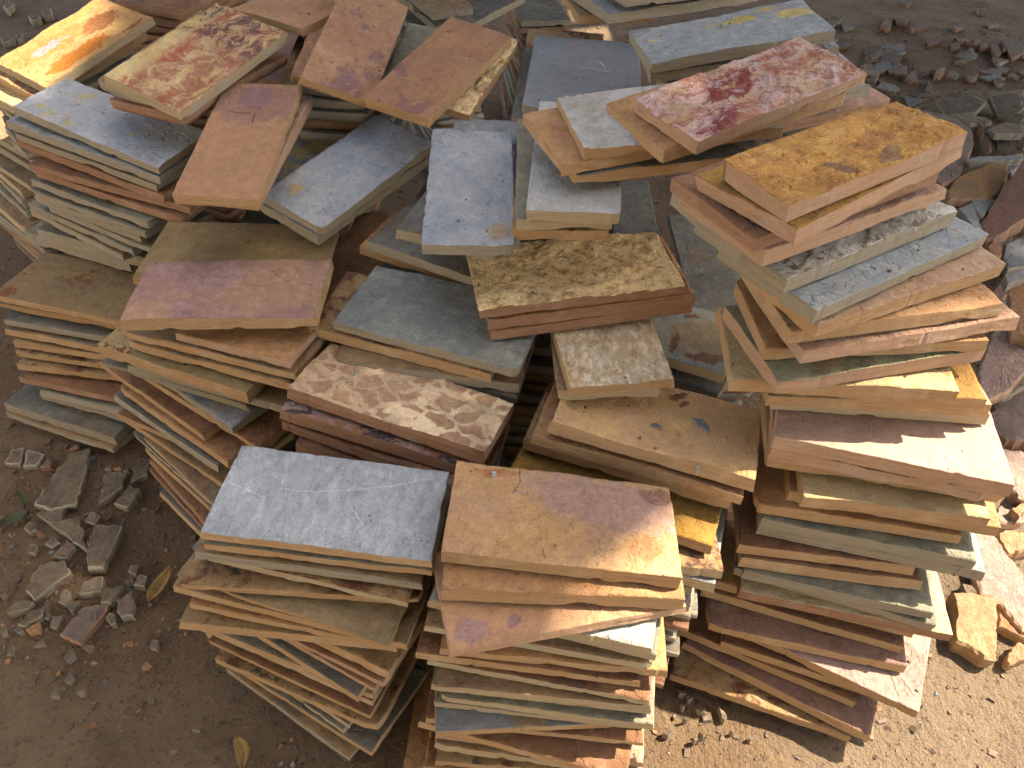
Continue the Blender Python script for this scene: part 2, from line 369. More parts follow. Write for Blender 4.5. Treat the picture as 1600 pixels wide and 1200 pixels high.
TOP.update({
    'sA': stone('pale_grey_chalked_slate', (0.36, 0.385, 0.39), (0.42, 0.435, 0.43), seed=1, extra=ripple_white, patches=[((0.44, 0.40, 0.31), 8.0, 0.66, 0.76, 0.02)], bscale=34, stretch=(2.2, 0.7, 1), crack=0.7, bump=0.8),
    'sA5': stone('khaki_slate_blue_blotch', (0.30, 0.215, 0.115), (0.26, 0.195, 0.11), seed=2, extra=blobs([(-0.03, -0.02, 0.07, 0.022, 0.05, 0.6, (0.17, 0.185, 0.21), 0.85)]), dust=(PALE, 0.12)),
    'sA8': stone('khaki_slate_rust_spots', (0.33, 0.22, 0.11), (0.29, 0.19, 0.09), seed=3, patches=[((0.13, 0.05, 0.025), 22.0, 0.60, 0.63, 0.05)]),
    'sB': stone('orange_mauve_cracked_slate', (0.50, 0.305, 0.150), (0.46, 0.285, 0.175), seed=4, scale=9, bscale=20,
                extra=blobs([(0.06, 0.030, 0.11, 0.040, -0.15, 0.9, (0.42, 0.270, 0.215), 0.85), (0.11, -0.035, 0.022, 0.018, 0, 0.6, (0.43, 0.17, 0.075), 0.7), (-0.03, -0.035, 0.07, 0.018, 0.25, 0.9, (0.52, 0.31, 0.14), 0.5), (0.13, 0.055, 0.022, 0.016, 0, 0.5, (0.22, 0.11, 0.09), 0.7), (-0.09, 0.063, 0.028, 0.008, 0.1, 0.5, (0.40, 0.15, 0.07), 0.7)],
                            then=lines([(-0.062, 0.075, -0.058, 0.05), (-0.058, 0.05, -0.066, 0.03), (-0.02, -0.052, -0.018, -0.068)], 0.0008, 0.6)), dust=(PALE, 0.18)),
    'sB2': stone('orange_slab_mauve_stain', (0.43, 0.265, 0.15), (0.41, 0.235, 0.14), seed=5, scale=9, extra=blobs([(0.05, 0.04, 0.10, 0.045, 0.1, 0.3, (0.35, 0.212, 0.172), 0.9), (-0.125, -0.05, 0.022, 0.016, 0.3, 0.9, (0.31, 0.19, 0.165), 0.9), (-0.07, -0.045, 0.010, 0.009, 0, 0.4, (0.30, 0.18, 0.165), 0.9)]), bscale=18, crack=0.3),
    'sB13': stone('blue_slab_brown_band', (0.20, 0.215, 0.225), (0.25, 0.245, 0.22), seed=6, extra=blobs([(-0.02, -0.02, 0.035, 0.07, 0.1, 0.5, (0.31, 0.21, 0.115), 0.8), (-0.12, -0.03, 0.012, 0.008, 0, 0.5, (0.36, 0.2, 0.1), 0.8)])),
    'sB17': stone('maroon_pink_slab', (0.36, 0.235, 0.165), (0.40, 0.28, 0.21), seed=7, patches=[((0.13, 0.06, 0.05), 14.0, 0.52, 0.56, 0.05)], dust=(PALE, 0.2)),
    'sC': stone('smooth_pink_slab', (0.43, 0.285, 0.225), (0.45, 0.305, 0.225), seed=8, scale=7, crack=0.35, bump=0.6, bscale=8, patches=[((0.38, 0.245, 0.21), 6.0, 0.52, 0.68, 0.03)], grain=0.24),
    'sC12': stone('cream_end_slab', (0.52, 0.41, 0.235), (0.55, 0.45, 0.29), seed=9, scale=10),
    'sC16': stone('pale_pink_slab', (0.43, 0.295, 0.235), (0.34, 0.225, 0.185), seed=10, scale=7, extra=lines([(0.10, -0.04, 0.118, -0.07), (0.118, -0.04, 0.14, -0.06)], 0.0007)),
    'sD': stone('golden_ochre_rough', (0.430, 0.225, 0.070), (0.370, 0.180, 0.055), seed=11, scale=18, bump=1.0, bscale=26, crack=0.9, extra=gilt, grain=0.4),
    'sD5': stone('white_crusted_slab', (0.44, 0.40, 0.33), (0.57, 0.54, 0.48), seed=12, scale=40, patches=[((0.21, 0.175, 0.14), 42.0, 0.56, 0.61, 0.04)], bump=1.0, bscale=60),
    'sD6': stone('sky_grey_slab', (0.30, 0.345, 0.37), (0.37, 0.385, 0.36), seed=13, crack=1.0, patches=[((0.43, 0.39, 0.27), 10.0, 0.60, 0.72, 0.03)]),
    'sD7': stone('pale_orange_slab', (0.43, 0.275, 0.175), (0.45, 0.31, 0.21), seed=14, crack=0.7, dust=(PALE, 0.3)),
    'sD8': stone('bright_orange_slab', (0.50, 0.30, 0.155), (0.46, 0.25, 0.12), seed=15, dust=(PALE, 0.3)),
    'sD11': stone('mossy_green_slab', (0.25, 0.235, 0.145), (0.30, 0.27, 0.165), seed=16, scale=28, patches=[((0.36, 0.24, 0.13), 13.0, 0.60, 0.70, 0.04), ((0.20, 0.225, 0.23), 12.0, 0.63, 0.70, 0.04)], bump=0.9, bscale=48),
    'sE': stone('mottled_blue_grey_slab', (0.305, 0.335, 0.36), (0.40, 0.405, 0.39), seed=17, scale=17, crack=0.8,
                patches=[((0.245, 0.285, 0.325), 22.0, 0.57, 0.66, 0.04), ((0.44, 0.41, 0.35), 13.0, 0.60, 0.72, 0.04)], extra=blobs([(-0.105, 0.035, 0.014, 0.012, 0, 0.9, (0.48, 0.33, 0.15), 0.85), (0.02, 0.018, 0.012, 0.007, 0.4, 0.3, (0.27, 0.32, 0.35), 0.8)])),
    'sF': stone('blue_grey_veined_slab', (0.285, 0.310, 0.335), (0.365, 0.375, 0.365), seed=18, scale=15, crack=1.0, patches=[((0.42, 0.385, 0.32), 10.0, 0.58, 0.70, 0.04), ((0.225, 0.27, 0.305), 17.0, 0.63, 0.68, 0.03)], extra=blobs([(-0.12, -0.045, 0.02, 0.016, 0, 0.8, (0.38, 0.25, 0.13), 0.7)])),
    'sG': stone('brown_purple_ended_slab', (0.40, 0.23, 0.125), (0.375, 0.215, 0.125), seed=19, scale=8, bscale=20,
                extra=blobs([(0.10, 0.0, 0.065, 0.08, 0, 1.0, (0.27, 0.152, 0.118), 0.8), (0.118, 0.005, 0.035, 0.030, 0.2, 0.5, (0.235, 0.138, 0.128), 0.9)], then=lines([(0.072, 0.045, 0.068, 0.018), (0.068, 0.018, 0.071, 0.005), (0.065, -0.005, 0.04, -0.006)], 0.0012))),
    'sG2': stone('blue_slab_yellow_end', (0.185, 0.205, 0.215), (0.235, 0.25, 0.25), seed=20, patches=[((0.42, 0.31, 0.12), 13.0, 0.50, 0.58, 0.04)], dust=(PALE, 0.35)),
    'sH': stone('pale_blue_yellow_flecks', (0.375, 0.395, 0.41), (0.43, 0.435, 0.42), seed=21, scale=10, crack=0.9, patches=[((0.49, 0.385, 0.16), 20.0, 0.585, 0.64, 0.05)]),
    'sI': stone('red_cream_swirl', (0.49, 0.355, 0.17), (0.53, 0.41, 0.22), seed=22, scale=12, grain=0.4, extra=swirl, crack=0.4),
    'sJ': stone('crimson_pink_patched', (0.50, 0.36, 0.31), (0.47, 0.32, 0.20), seed=23, scale=20, grain=0.4, bump=1.0, bscale=20, extra=crimson),
    'sJ2': stone('grey_white_rough_slab', (0.40, 0.37, 0.31), (0.52, 0.50, 0.45), seed=24, scale=26, patches=[((0.25, 0.19, 0.13), 12.0, 0.60, 0.70, 0.05)], bump=1.0, bscale=40),
    'sK': stone('olive_grey_ribbed_slab', (0.215, 0.225, 0.195), (0.255, 0.26, 0.22), seed=25, bscale=44, stretch=(0.6, 2.4, 1), dust=(PALE, 0.25), bump=0.85, crack=0.3),
    'sM': stone('giraffe_slab', (0.42, 0.245, 0.155), (0.50, 0.315, 0.19), seed=26, scale=18, extra=giraffe, patches=[((0.43, 0.27, 0.10), 14.0, 0.64, 0.70, 0.04)], grain=0.34),
    'sM1': stone('black_orange_crust', (0.25, 0.115, 0.055), (0.34, 0.235, 0.20), seed=27, scale=18, patches=[((0.055, 0.04, 0.04), 19.0, 0.54, 0.58, 0.06), ((0.46, 0.20, 0.05), 24.0, 0.62, 0.66, 0.05), ((0.60, 0.57, 0.53), 34.0, 0.66, 0.69, 0.05)]),
    'sN': stone('purple_crossed_cracks', (0.275, 0.162, 0.138), (0.300, 0.178, 0.138), seed=28, scale=9, bscale=6, crack=0.3, extra=purple_folds, dust=(PALE, 0.15), bump=0.7),
    'sN1': stone('dark_khaki_slab', (0.265, 0.19, 0.09), (0.22, 0.145, 0.075), seed=29, patches=[((0.105, 0.055, 0.03), 18.0, 0.63, 0.67, 0.05)]),
    'sN4': stone('khaki_rust_marks', (0.34, 0.25, 0.125), (0.31, 0.22, 0.115), seed=30, patches=[((0.14, 0.06, 0.025), 26.0, 0.60, 0.62, 0.04)], extra=blobs([(-0.13, 0.05, 0.04, 0.03, 0, 0.4, (0.22, 0.245, 0.26), 0.9)])),
    'sO': stone('crusty_golden_brown', (0.66, 0.43, 0.20), (0.52, 0.31, 0.145), seed=31, scale=20, extra=crust, bump=1.0, bscale=24, grain=0.5, dist=0.016, crack=0.8),
    'sP': stone('tan_slab', (0.70, 0.44, 0.215), (0.66, 0.41, 0.22), seed=32, scale=8, bscale=16, patches=[((0.62, 0.40, 0.28), 7.0, 0.58, 0.70, 0.04)], extra=blobs([(0.02, 0.062, 0.016, 0.007, 0.5, 0.9, (0.15, 0.065, 0.03), 0.85), (0.03, 0.045, 0.010, 0.005, 0.9, 0.9, (0.16, 0.07, 0.03), 0.85)])),
    'sQ': stone('grey_slab_yellow_patches', (0.22, 0.245, 0.235), (0.285, 0.30, 0.285), seed=33, crack=0.9, bscale=24,
                extra=blobs([(0.03, 0.035, 0.026, 0.015, 0, 0.7, (0.46, 0.34, 0.10), 0.9), (0.115, 0.02, 0.032, 0.016, -0.1, 0.4, (0.45, 0.36, 0.15), 0.9), (0.085, 0.055, 0.022, 0.007, 0, 0.5, (0.43, 0.33, 0.13), 0.85), (-0.115, 0.02, 0.010, 0.006, 0, 0.5, (0.47, 0.38, 0.16), 0.9), (-0.02, 0.035, 0.02, 0.008, 0, 0.7, (0.36, 0.29, 0.14), 0.7)]), dust=(PALE, 0.25)),
    'sQ1': stone('grey_slab_yellow_corner', (0.245, 0.275, 0.275), (0.30, 0.315, 0.30), seed=34, extra=blobs([(-0.115, -0.05, 0.05, 0.03, 0, 0.4, (0.44, 0.33, 0.12), 0.9)])),
    'sR': stone('orange_cream_striped', (0.44, 0.275, 0.13), (0.40, 0.24, 0.11), seed=35, scale=8,
                extra=blobs([(-0.02, 0.025, 0.13, 0.028, -0.05, 0.7, (0.48, 0.195, 0.075), 0.9), (-0.055, 0.025, 0.045, 0.010, 0.0, 1.2, (0.285, 0.255, 0.265), 0.85), (0.075, 0.005, 0.05, 0.028, 0.15, 0.9, (0.19, 0.075, 0.03), 0.92), (-0.04, -0.045, 0.085, 0.021, 0.05, 0.5, (0.34, 0.125, 0.025), 0.93), (0.0, 0.063, 0.15, 0.010, 0.0, 0.8, (0.50, 0.23, 0.09), 0.8), (0.10, -0.064, 0.03, 0.005, 0.0, 0.9, (0.20, 0.09, 0.03), 0.8)])),
    'sS': stone('brown_purple_streaked', (0.335, 0.185, 0.110), (0.375, 0.22, 0.13), seed=36, scale=8, bscale=9, patches=[((0.225, 0.125, 0.105), 9.0, 0.53, 0.60, 0.05)], dust=(PALE, 0.12), crack=0.7),
    'sT': stone('reddish_brown_slab', (0.30, 0.158, 0.092), (0.35, 0.195, 0.11), seed=37, scale=8, bscale=8, patches=[((0.215, 0.115, 0.092), 8.0, 0.55, 0.61, 0.05)], crack=0.7),
    'sU': stone('slate_white_scratches', (0.160, 0.172, 0.178), (0.190, 0.200, 0.202), seed=38, scale=6, bump=0.3, crack=0.2, specks=0.2, rough=0.62,
                extra=blobs([(-0.115, -0.005, 0.018, 0.02, 0, 0.6, (0.225, 0.15, 0.14), 0.8), (-0.07, -0.045, 0.006, 0.006, 0, 0.4, (0.2, 0.13, 0.12), 0.8), (0.11, 0.02, 0.012, 0.012, 0, 0.6, (0.27, 0.17, 0.125), 0.6), (0.07, -0.03, 0.006, 0.004, 0, 0.4, (0.15, 0.13, 0.13), 0.8)],
                            then=chalk([(0.055, -0.015, 0.05, -0.03), (0.05, -0.03, 0.028, -0.04), (0.03, 0.02, 0.02, -0.02), (0.02, -0.02, 0.015, -0.05)], 0.0008, 0.55))),
    'sV': stone('pale_buff_stained_slab', (0.42, 0.40, 0.35), (0.48, 0.46, 0.42), seed=39, scale=9, patches=[((0.43, 0.33, 0.20), 9.0, 0.58, 0.70, 0.04), ((0.31, 0.31, 0.29), 12.0, 0.60, 0.70, 0.04)], crack=0.3, bscale=30),
    'sX': stone('cream_swept_slab', (0.70, 0.56, 0.37), (0.62, 0.44, 0.26), seed=40, scale=24, extra=smears, stretch=(1, 1.6, 1), bscale=26, crack=0.3),
    'sY': stone('grey_slab_rust_patches', (0.225, 0.235, 0.215), (0.26, 0.25, 0.205), seed=41, extra=blobs([(0.10, 0.0, 0.06, 0.05, 0.4, 1.0, (0.25, 0.175, 0.085), 0.7), (0.115, -0.05, 0.03, 0.012, 0.1, 1.2, (0.15, 0.065, 0.03), 0.9), (0.055, -0.035, 0.006, 0.022, 0.1, 0.8, (0.14, 0.06, 0.03), 0.9), (0.06, 0.05, 0.012, 0.008, 0.2, 0.8, (0.14, 0.06, 0.03), 0.9)]), bump=0.4),
    'sZ': stone('khaki_rust_stained', (0.255, 0.175, 0.085), (0.22, 0.155, 0.08), seed=42, patches=[((0.175, 0.075, 0.03), 13.0, 0.56, 0.61, 0.06)], crack=0.3, bump=0.5),
})

# ------------------------------------------------------------------ slab meshes
def vnoise(x, y, rs, n=64):
    """smooth value noise on a wrapped lattice"""
    lat = rs.random((n, n))
    xi = np.floor(x).astype(int); yi = np.floor(y).astype(int)
    fx = x - xi; fy = y - yi
    fx = fx * fx * (3 - 2 * fx); fy = fy * fy * (3 - 2 * fy)
    a = lat[xi % n, yi % n]; b = lat[(xi + 1) % n, yi % n]
    c = lat[xi % n, (yi + 1) % n]; d = lat[(xi + 1) % n, (yi + 1) % n]
    return (a * (1 - fx) + b * fx) * (1 - fy) + (c * (1 - fx) + d * fx) * fy
def fbm(x, y, rs, f, octv=4):
    v = 0.0; a = 1.0; s = 0.0
    for i in range(octv):
        v = v + a * vnoise(x * f, y * f, rs); s += a; a *= 0.5; f *= 2.03
    return v / s

def slab_mesh(name, L, W, t, seed, top, sidem, amp=0.0016, fine=True, chip=1.0, corner=0.004, hero=False):
    rs = np.random.RandomState(seed)
    nx, ny = (124, 60) if hero else ((60, 30) if fine else (14, 8))
    u = np.linspace(-1, 1, nx + 1); v = np.linspace(-1, 1, ny + 1)
    U, V = np.meshgrid(u, v, indexing='ij')
    cj = rs.normal(0, corner, (2, 2, 2)) * 0.7             # slabs are hand cut: corners out of square
    su, sv = (U + 1) / 2, (V + 1) / 2
    off = [(cj[0, 0, k] * (1 - su) * (1 - sv) + cj[1, 0, k] * su * (1 - sv) + cj[0, 1, k] * (1 - su) * sv + cj[1, 1, k] * su * sv) for k in (0, 1)]
    X = U * L / 2 + off[0]; Y = V * W / 2 + off[1]
    # riven top: low swells, then leaves of stone broken away in sharp-edged steps
    wx = X + 0.05 * (fbm(X + 11, Y + 3, rs, 18.0, 3) - 0.5); wy = Y + 0.05 * (fbm(X + 2, Y + 8, rs, 18.0, 3) - 0.5)
    h = fbm(X + 3, Y + 5, rs, 8.0, 3) - 0.5
    ang = rs.uniform(0, 3.14)
    rx = wx * math.cos(ang) + wy * math.sin(ang); ry = -wx * math.sin(ang) + wy * math.cos(ang)
    q = fbm(rx * 0.6 + 7, ry * 1.5 + 1, rs, 13.0, 4) * 10.0
    fr = q - np.floor(q)
    step = np.floor(q) + np.clip(fr / 0.14, 0, 1) * 0.85 + 0.15 * fr
    Z = amp * (2.4 * h + 0.8 * (step - 5.0)) + amp * 0.7 * (fbm(X, Y, rs, 150.0, 2) - 0.5)
    Z = np.clip(Z, -0.0048, 0.0030)
    # perimeter order
    per = [(i, 0) for i in range(nx)] + [(nx, j) for j in range(ny)] + [(i, ny) for i in range(nx, 0, -1)] + [(0, j) for j in range(ny, 0, -1)]
    pi = np.array([p[0] for p in per]); pj = np.array([p[1] for p in per])
    NP = len(per)
    # outward direction in the plane
    ox = np.where(pi == 0, -1.0, np.where(pi == nx, 1.0, 0.0)); oy = np.where(pj == 0, -1.0, np.where(pj == ny, 1.0, 0.0))
    s = np.cumsum(np.r_[0, np.hypot(np.diff(X[pi, pj]), np.diff(Y[pi, pj]))])
    wav = (fbm(s, s * 0 + 2, rs, 12.0, 3) - 0.5) * 0.0015 + (fbm(s, s * 0 + 9, rs, 110.0, 2) - 0.5) * 0.0008
    bite = np.zeros(NP); low = np.zeros(NP)
    tot = s[-1]
    for _ in range(int(rs.poisson(6.0 * chip))):
        c = rs.uniform(0, tot); w = rs.uniform(0.0015, 0.008); d = rs.uniform(0.0006, 0.0034)
        dd = np.abs(s - c); bite += d * np.exp(-(dd / w) ** 2)
    for _ in range(int(rs.poisson(3.5 * chip))):
        c = rs.uniform(0, tot); w = rs.uniform(0.006, 0.03); d = rs.uniform(0.001, 0.0045)
        dd = np.abs(s - c); low += d * np.exp(-(dd / w) ** 4)
    iscor = (ox != 0) & (oy != 0)
    cornr = np.zeros(NP)
    for ci in np.where(iscor)[0]:
        if rs.rand() < 0.12 * chip:
            dd = np.abs(s - s[ci]); dd = np.minimum(dd, tot - dd)
            cornr += rs.uniform(0.002, 0.007) * np.clip(1 - dd / rs.uniform(0.008, 0.025), 0, 1)
    px = X[pi, pj] + ox * (wav - bite * 0.6 - cornr); py = Y[pi, pj] + oy * (wav - bite * 0.6 - cornr)
    X[pi, pj] = px; Y[pi, pj] = py
    Z[pi, pj] -= np.clip(bite, 0, 0.004) * 0.7
    verts = [np.stack([X.ravel(), Y.ravel(), Z.ravel()], 1)]
    base = (nx + 1) * (ny + 1)
    def vid(i, j): return i * (ny + 1) + j
    rim = pi * (ny + 1) + pj
    I, J = np.meshgrid(np.arange(nx), np.arange(ny), indexing='ij')
    I = I.ravel(); J = J.ravel()
    quads = np.stack([vid(I, J), vid(I + 1, J), vid(I + 1, J + 1), vid(I, J + 1)], 1)
    levels = [0.03, 0.34, 0.64, 0.95] if fine else [0.5]
    rings = [rim]
    zt = Z[pi, pj]
    zb = -t + np.clip(low, 0, 0.42 * t)
    slope = rs.normal(0.0006, 0.0012, 4)
    sd = np.where(oy < 0, slope[0], np.where(ox > 0, slope[1], np.where(oy > 0, slope[2], slope[3])))
    for k, f in enumerate(levels + [1.0]):
        nz = (fbm(s, s * 0 + 20 + 3 * k, rs, 34.0, 3) - 0.5) * (0.0002 if k == 0 else 0.0011)
        out = nz + sd * f + 0.0 - (0.0006 + 0.35 * low if f == 1.0 else 0)
        ring = np.stack([px + ox * out, py + oy * out, zt * (1 - f) + zb * f], 1)
        verts.append(ring)
        rings.append(base + np.arange(NP)); base += NP
    sq = []
    for a, b in zip(rings[:-1], rings[1:]):
        a2 = np.roll(a, -1); b2 = np.roll(b, -1)
        sq.append(np.stack([a, b, b2, a2], 1))
    sq = np.concatenate(sq)
    allv = np.concatenate(verts)
    me = bpy.data.meshes.new(name)
    nq = len(quads) + len(sq)
    bot = rings[-1][::-1]
    me.vertices.add(len(allv)); me.vertices.foreach_set('co', allv.ravel())
    loops = np.concatenate([quads.ravel(), sq.ravel(), bot])
    me.loops.add(len(loops)); me.loops.foreach_set('vertex_index', loops.astype(np.int32))
    me.polygons.add(nq + 1)
    me.polygons.foreach_set('loop_start', np.r_[np.arange(nq) * 4, nq * 4].astype(np.int32))
    me.polygons.foreach_set('loop_total', np.r_[np.full(nq, 4), NP].astype(np.int32))
    me.polygons.foreach_set('material_index', np.r_[np.zeros(len(quads)), np.ones(len(sq) + 1)].astype(np.int32))
    me.update(calc_edges=True)
    me.materials.append(top); me.materials.append(sidem)
    if fine:
        me.polygons.foreach_set('use_smooth', np.r_[np.ones(len(quads)), np.zeros(len(sq) + 1)].astype(bool))
    return me

def put(name, me, label=None, cat=None, group=None, kind=None, mat=None):
    o = bpy.data.objects.new(name, me)
    COL.objects.link(o)
    if mat is not None:
        o.matrix_world = mat
    if label: o['label'] = label
    if cat: o['category'] = cat
    if group: o['group'] = group
    if kind: o['kind'] = kind
    return o
# ------------------------------------------------------------------ ground
def soil_material():
    k = NT('dry_soil')
    k.tone = True
    big = k.noise(1.6, 5.0, 0.6)
    base = k.mix(k.ramp(big, 0.36, 0.64), (0.205, 0.130, 0.072), (0.295, 0.202, 0.122))
    base = k.mix(k.math('MULTIPLY', k.ramp(k.noise(7.0, 6.0, 0.68), 0.46, 0.70), 0.7), base, (0.125, 0.074, 0.040))
    s = k.sep(k.raw)                                     # paler soil towards the right and near side
    pale_soil = k.math('MULTIPLY', k.ramp(k.math('ADD', s[0], k.math('MULTIPLY', k.math('SUBTRACT', k.noise(3.0, 5.0, 0.65), 0.5), 0.7)), 0.15, 0.75), k.ramp(s[1], 1.55, 0.95))
    base = k.mix(k.math('MULTIPLY', pale_soil, 0.85), base, (0.285, 0.212, 0.142))
    base = k.mix(k.math('MULTIPLY', k.ramp(k.noise(5.0, 5.0, 0.65, co=k.vmath('ADD', k.co, (9.0, 4.0, 0.0))), 0.52, 0.70), 0.6), base, (0.19, 0.135, 0.088))
    grit = k.noise(130.0, 5.0, 0.75)
    base = k.mix(k.math('MULTIPLY', k.ramp(grit, 0.52, 0.68), 0.7), base, (0.27, 0.20, 0.135))
    base = k.mix(k.math('MULTIPLY', k.ramp(k.noise(85.0, 5.0, 0.72, co=k.vmath('ADD', k.co, (2.0, 7.0, 1.0))), 0.55, 0.68), 0.75), base, (0.055, 0.033, 0.020))
    h = k.math('ADD', k.math('ADD', k.math('MULTIPLY', k.noise(28.0, 6.0, 0.68), 1.2), k.math('MULTIPLY', k.noise(120.0, 5.0, 0.7), 0.7)), k.math('MULTIPLY', k.noise(420.0, 3.0, 0.6), 0.25))
    return k.finish(base, h, 1.0, 0.022, 0.95)

rs = np.random.RandomState(77)
def axis(lo, hi, stepf, far):
    core = np.arange(lo, hi + 1e-6, stepf)
    out = [far * f for f in (1.0, 0.55, 0.3, 0.16, 0.09)]
    return np.array([-v for v in out if -v < lo] + list(core) + [v for v in out[::-1] if v > hi])
gx = axis(-2.4, 2.6, 0.022, 60.0); gy = axis(-0.4, 4.4, 0.022, 60.0)
GX, GY = np.meshgrid(gx, gy, indexing='ij')
def ground_height(x, y):
    r1 = np.random.RandomState(5)
    h = 0.030 * (fbm(x + 50, y + 50, r1, 1.3, 3) - 0.62) + 0.014 * (fbm(x + 50, y + 50, r1, 7.0, 3) - 0.62) + 0.006 * (fbm(x + 50, y + 50, r1, 30.0, 2) - 0.7)
    heap = 0.15 * np.exp(-((x - 1.42) / 0.33) ** 2 - ((y - 1.82) / 0.55) ** 2) + 0.06 * np.exp(-((x - 1.68) / 0.25) ** 2 - ((y - 2.7) / 0.3) ** 2)
    return np.minimum(h, -0.0005) + heap
GZ = ground_height(GX, GY)
far = (np.abs(GX) > 3.2) | (GY > 5.0) | (GY < -1.0)
GZ[far] = -0.02
nxg, nyg = len(gx), len(gy)
I, J = np.meshgrid(np.arange(nxg - 1), np.arange(nyg - 1), indexing='ij')
I = I.ravel(); J = J.ravel()
fq = np.stack([I * nyg + J, (I + 1) * nyg + J, (I + 1) * nyg + J + 1, I * nyg + J + 1], 1)
me = bpy.data.meshes.new('ground')
me.from_pydata(np.stack([GX.ravel(), GY.ravel(), GZ.ravel()], 1).tolist(), [], fq.tolist())
me.polygons.foreach_set('use_smooth', np.ones(len(fq), bool))
me.materials.append(soil_material())
put('ground', me, 'bare brown soil the stone piles stand on', 'ground', kind='structure')

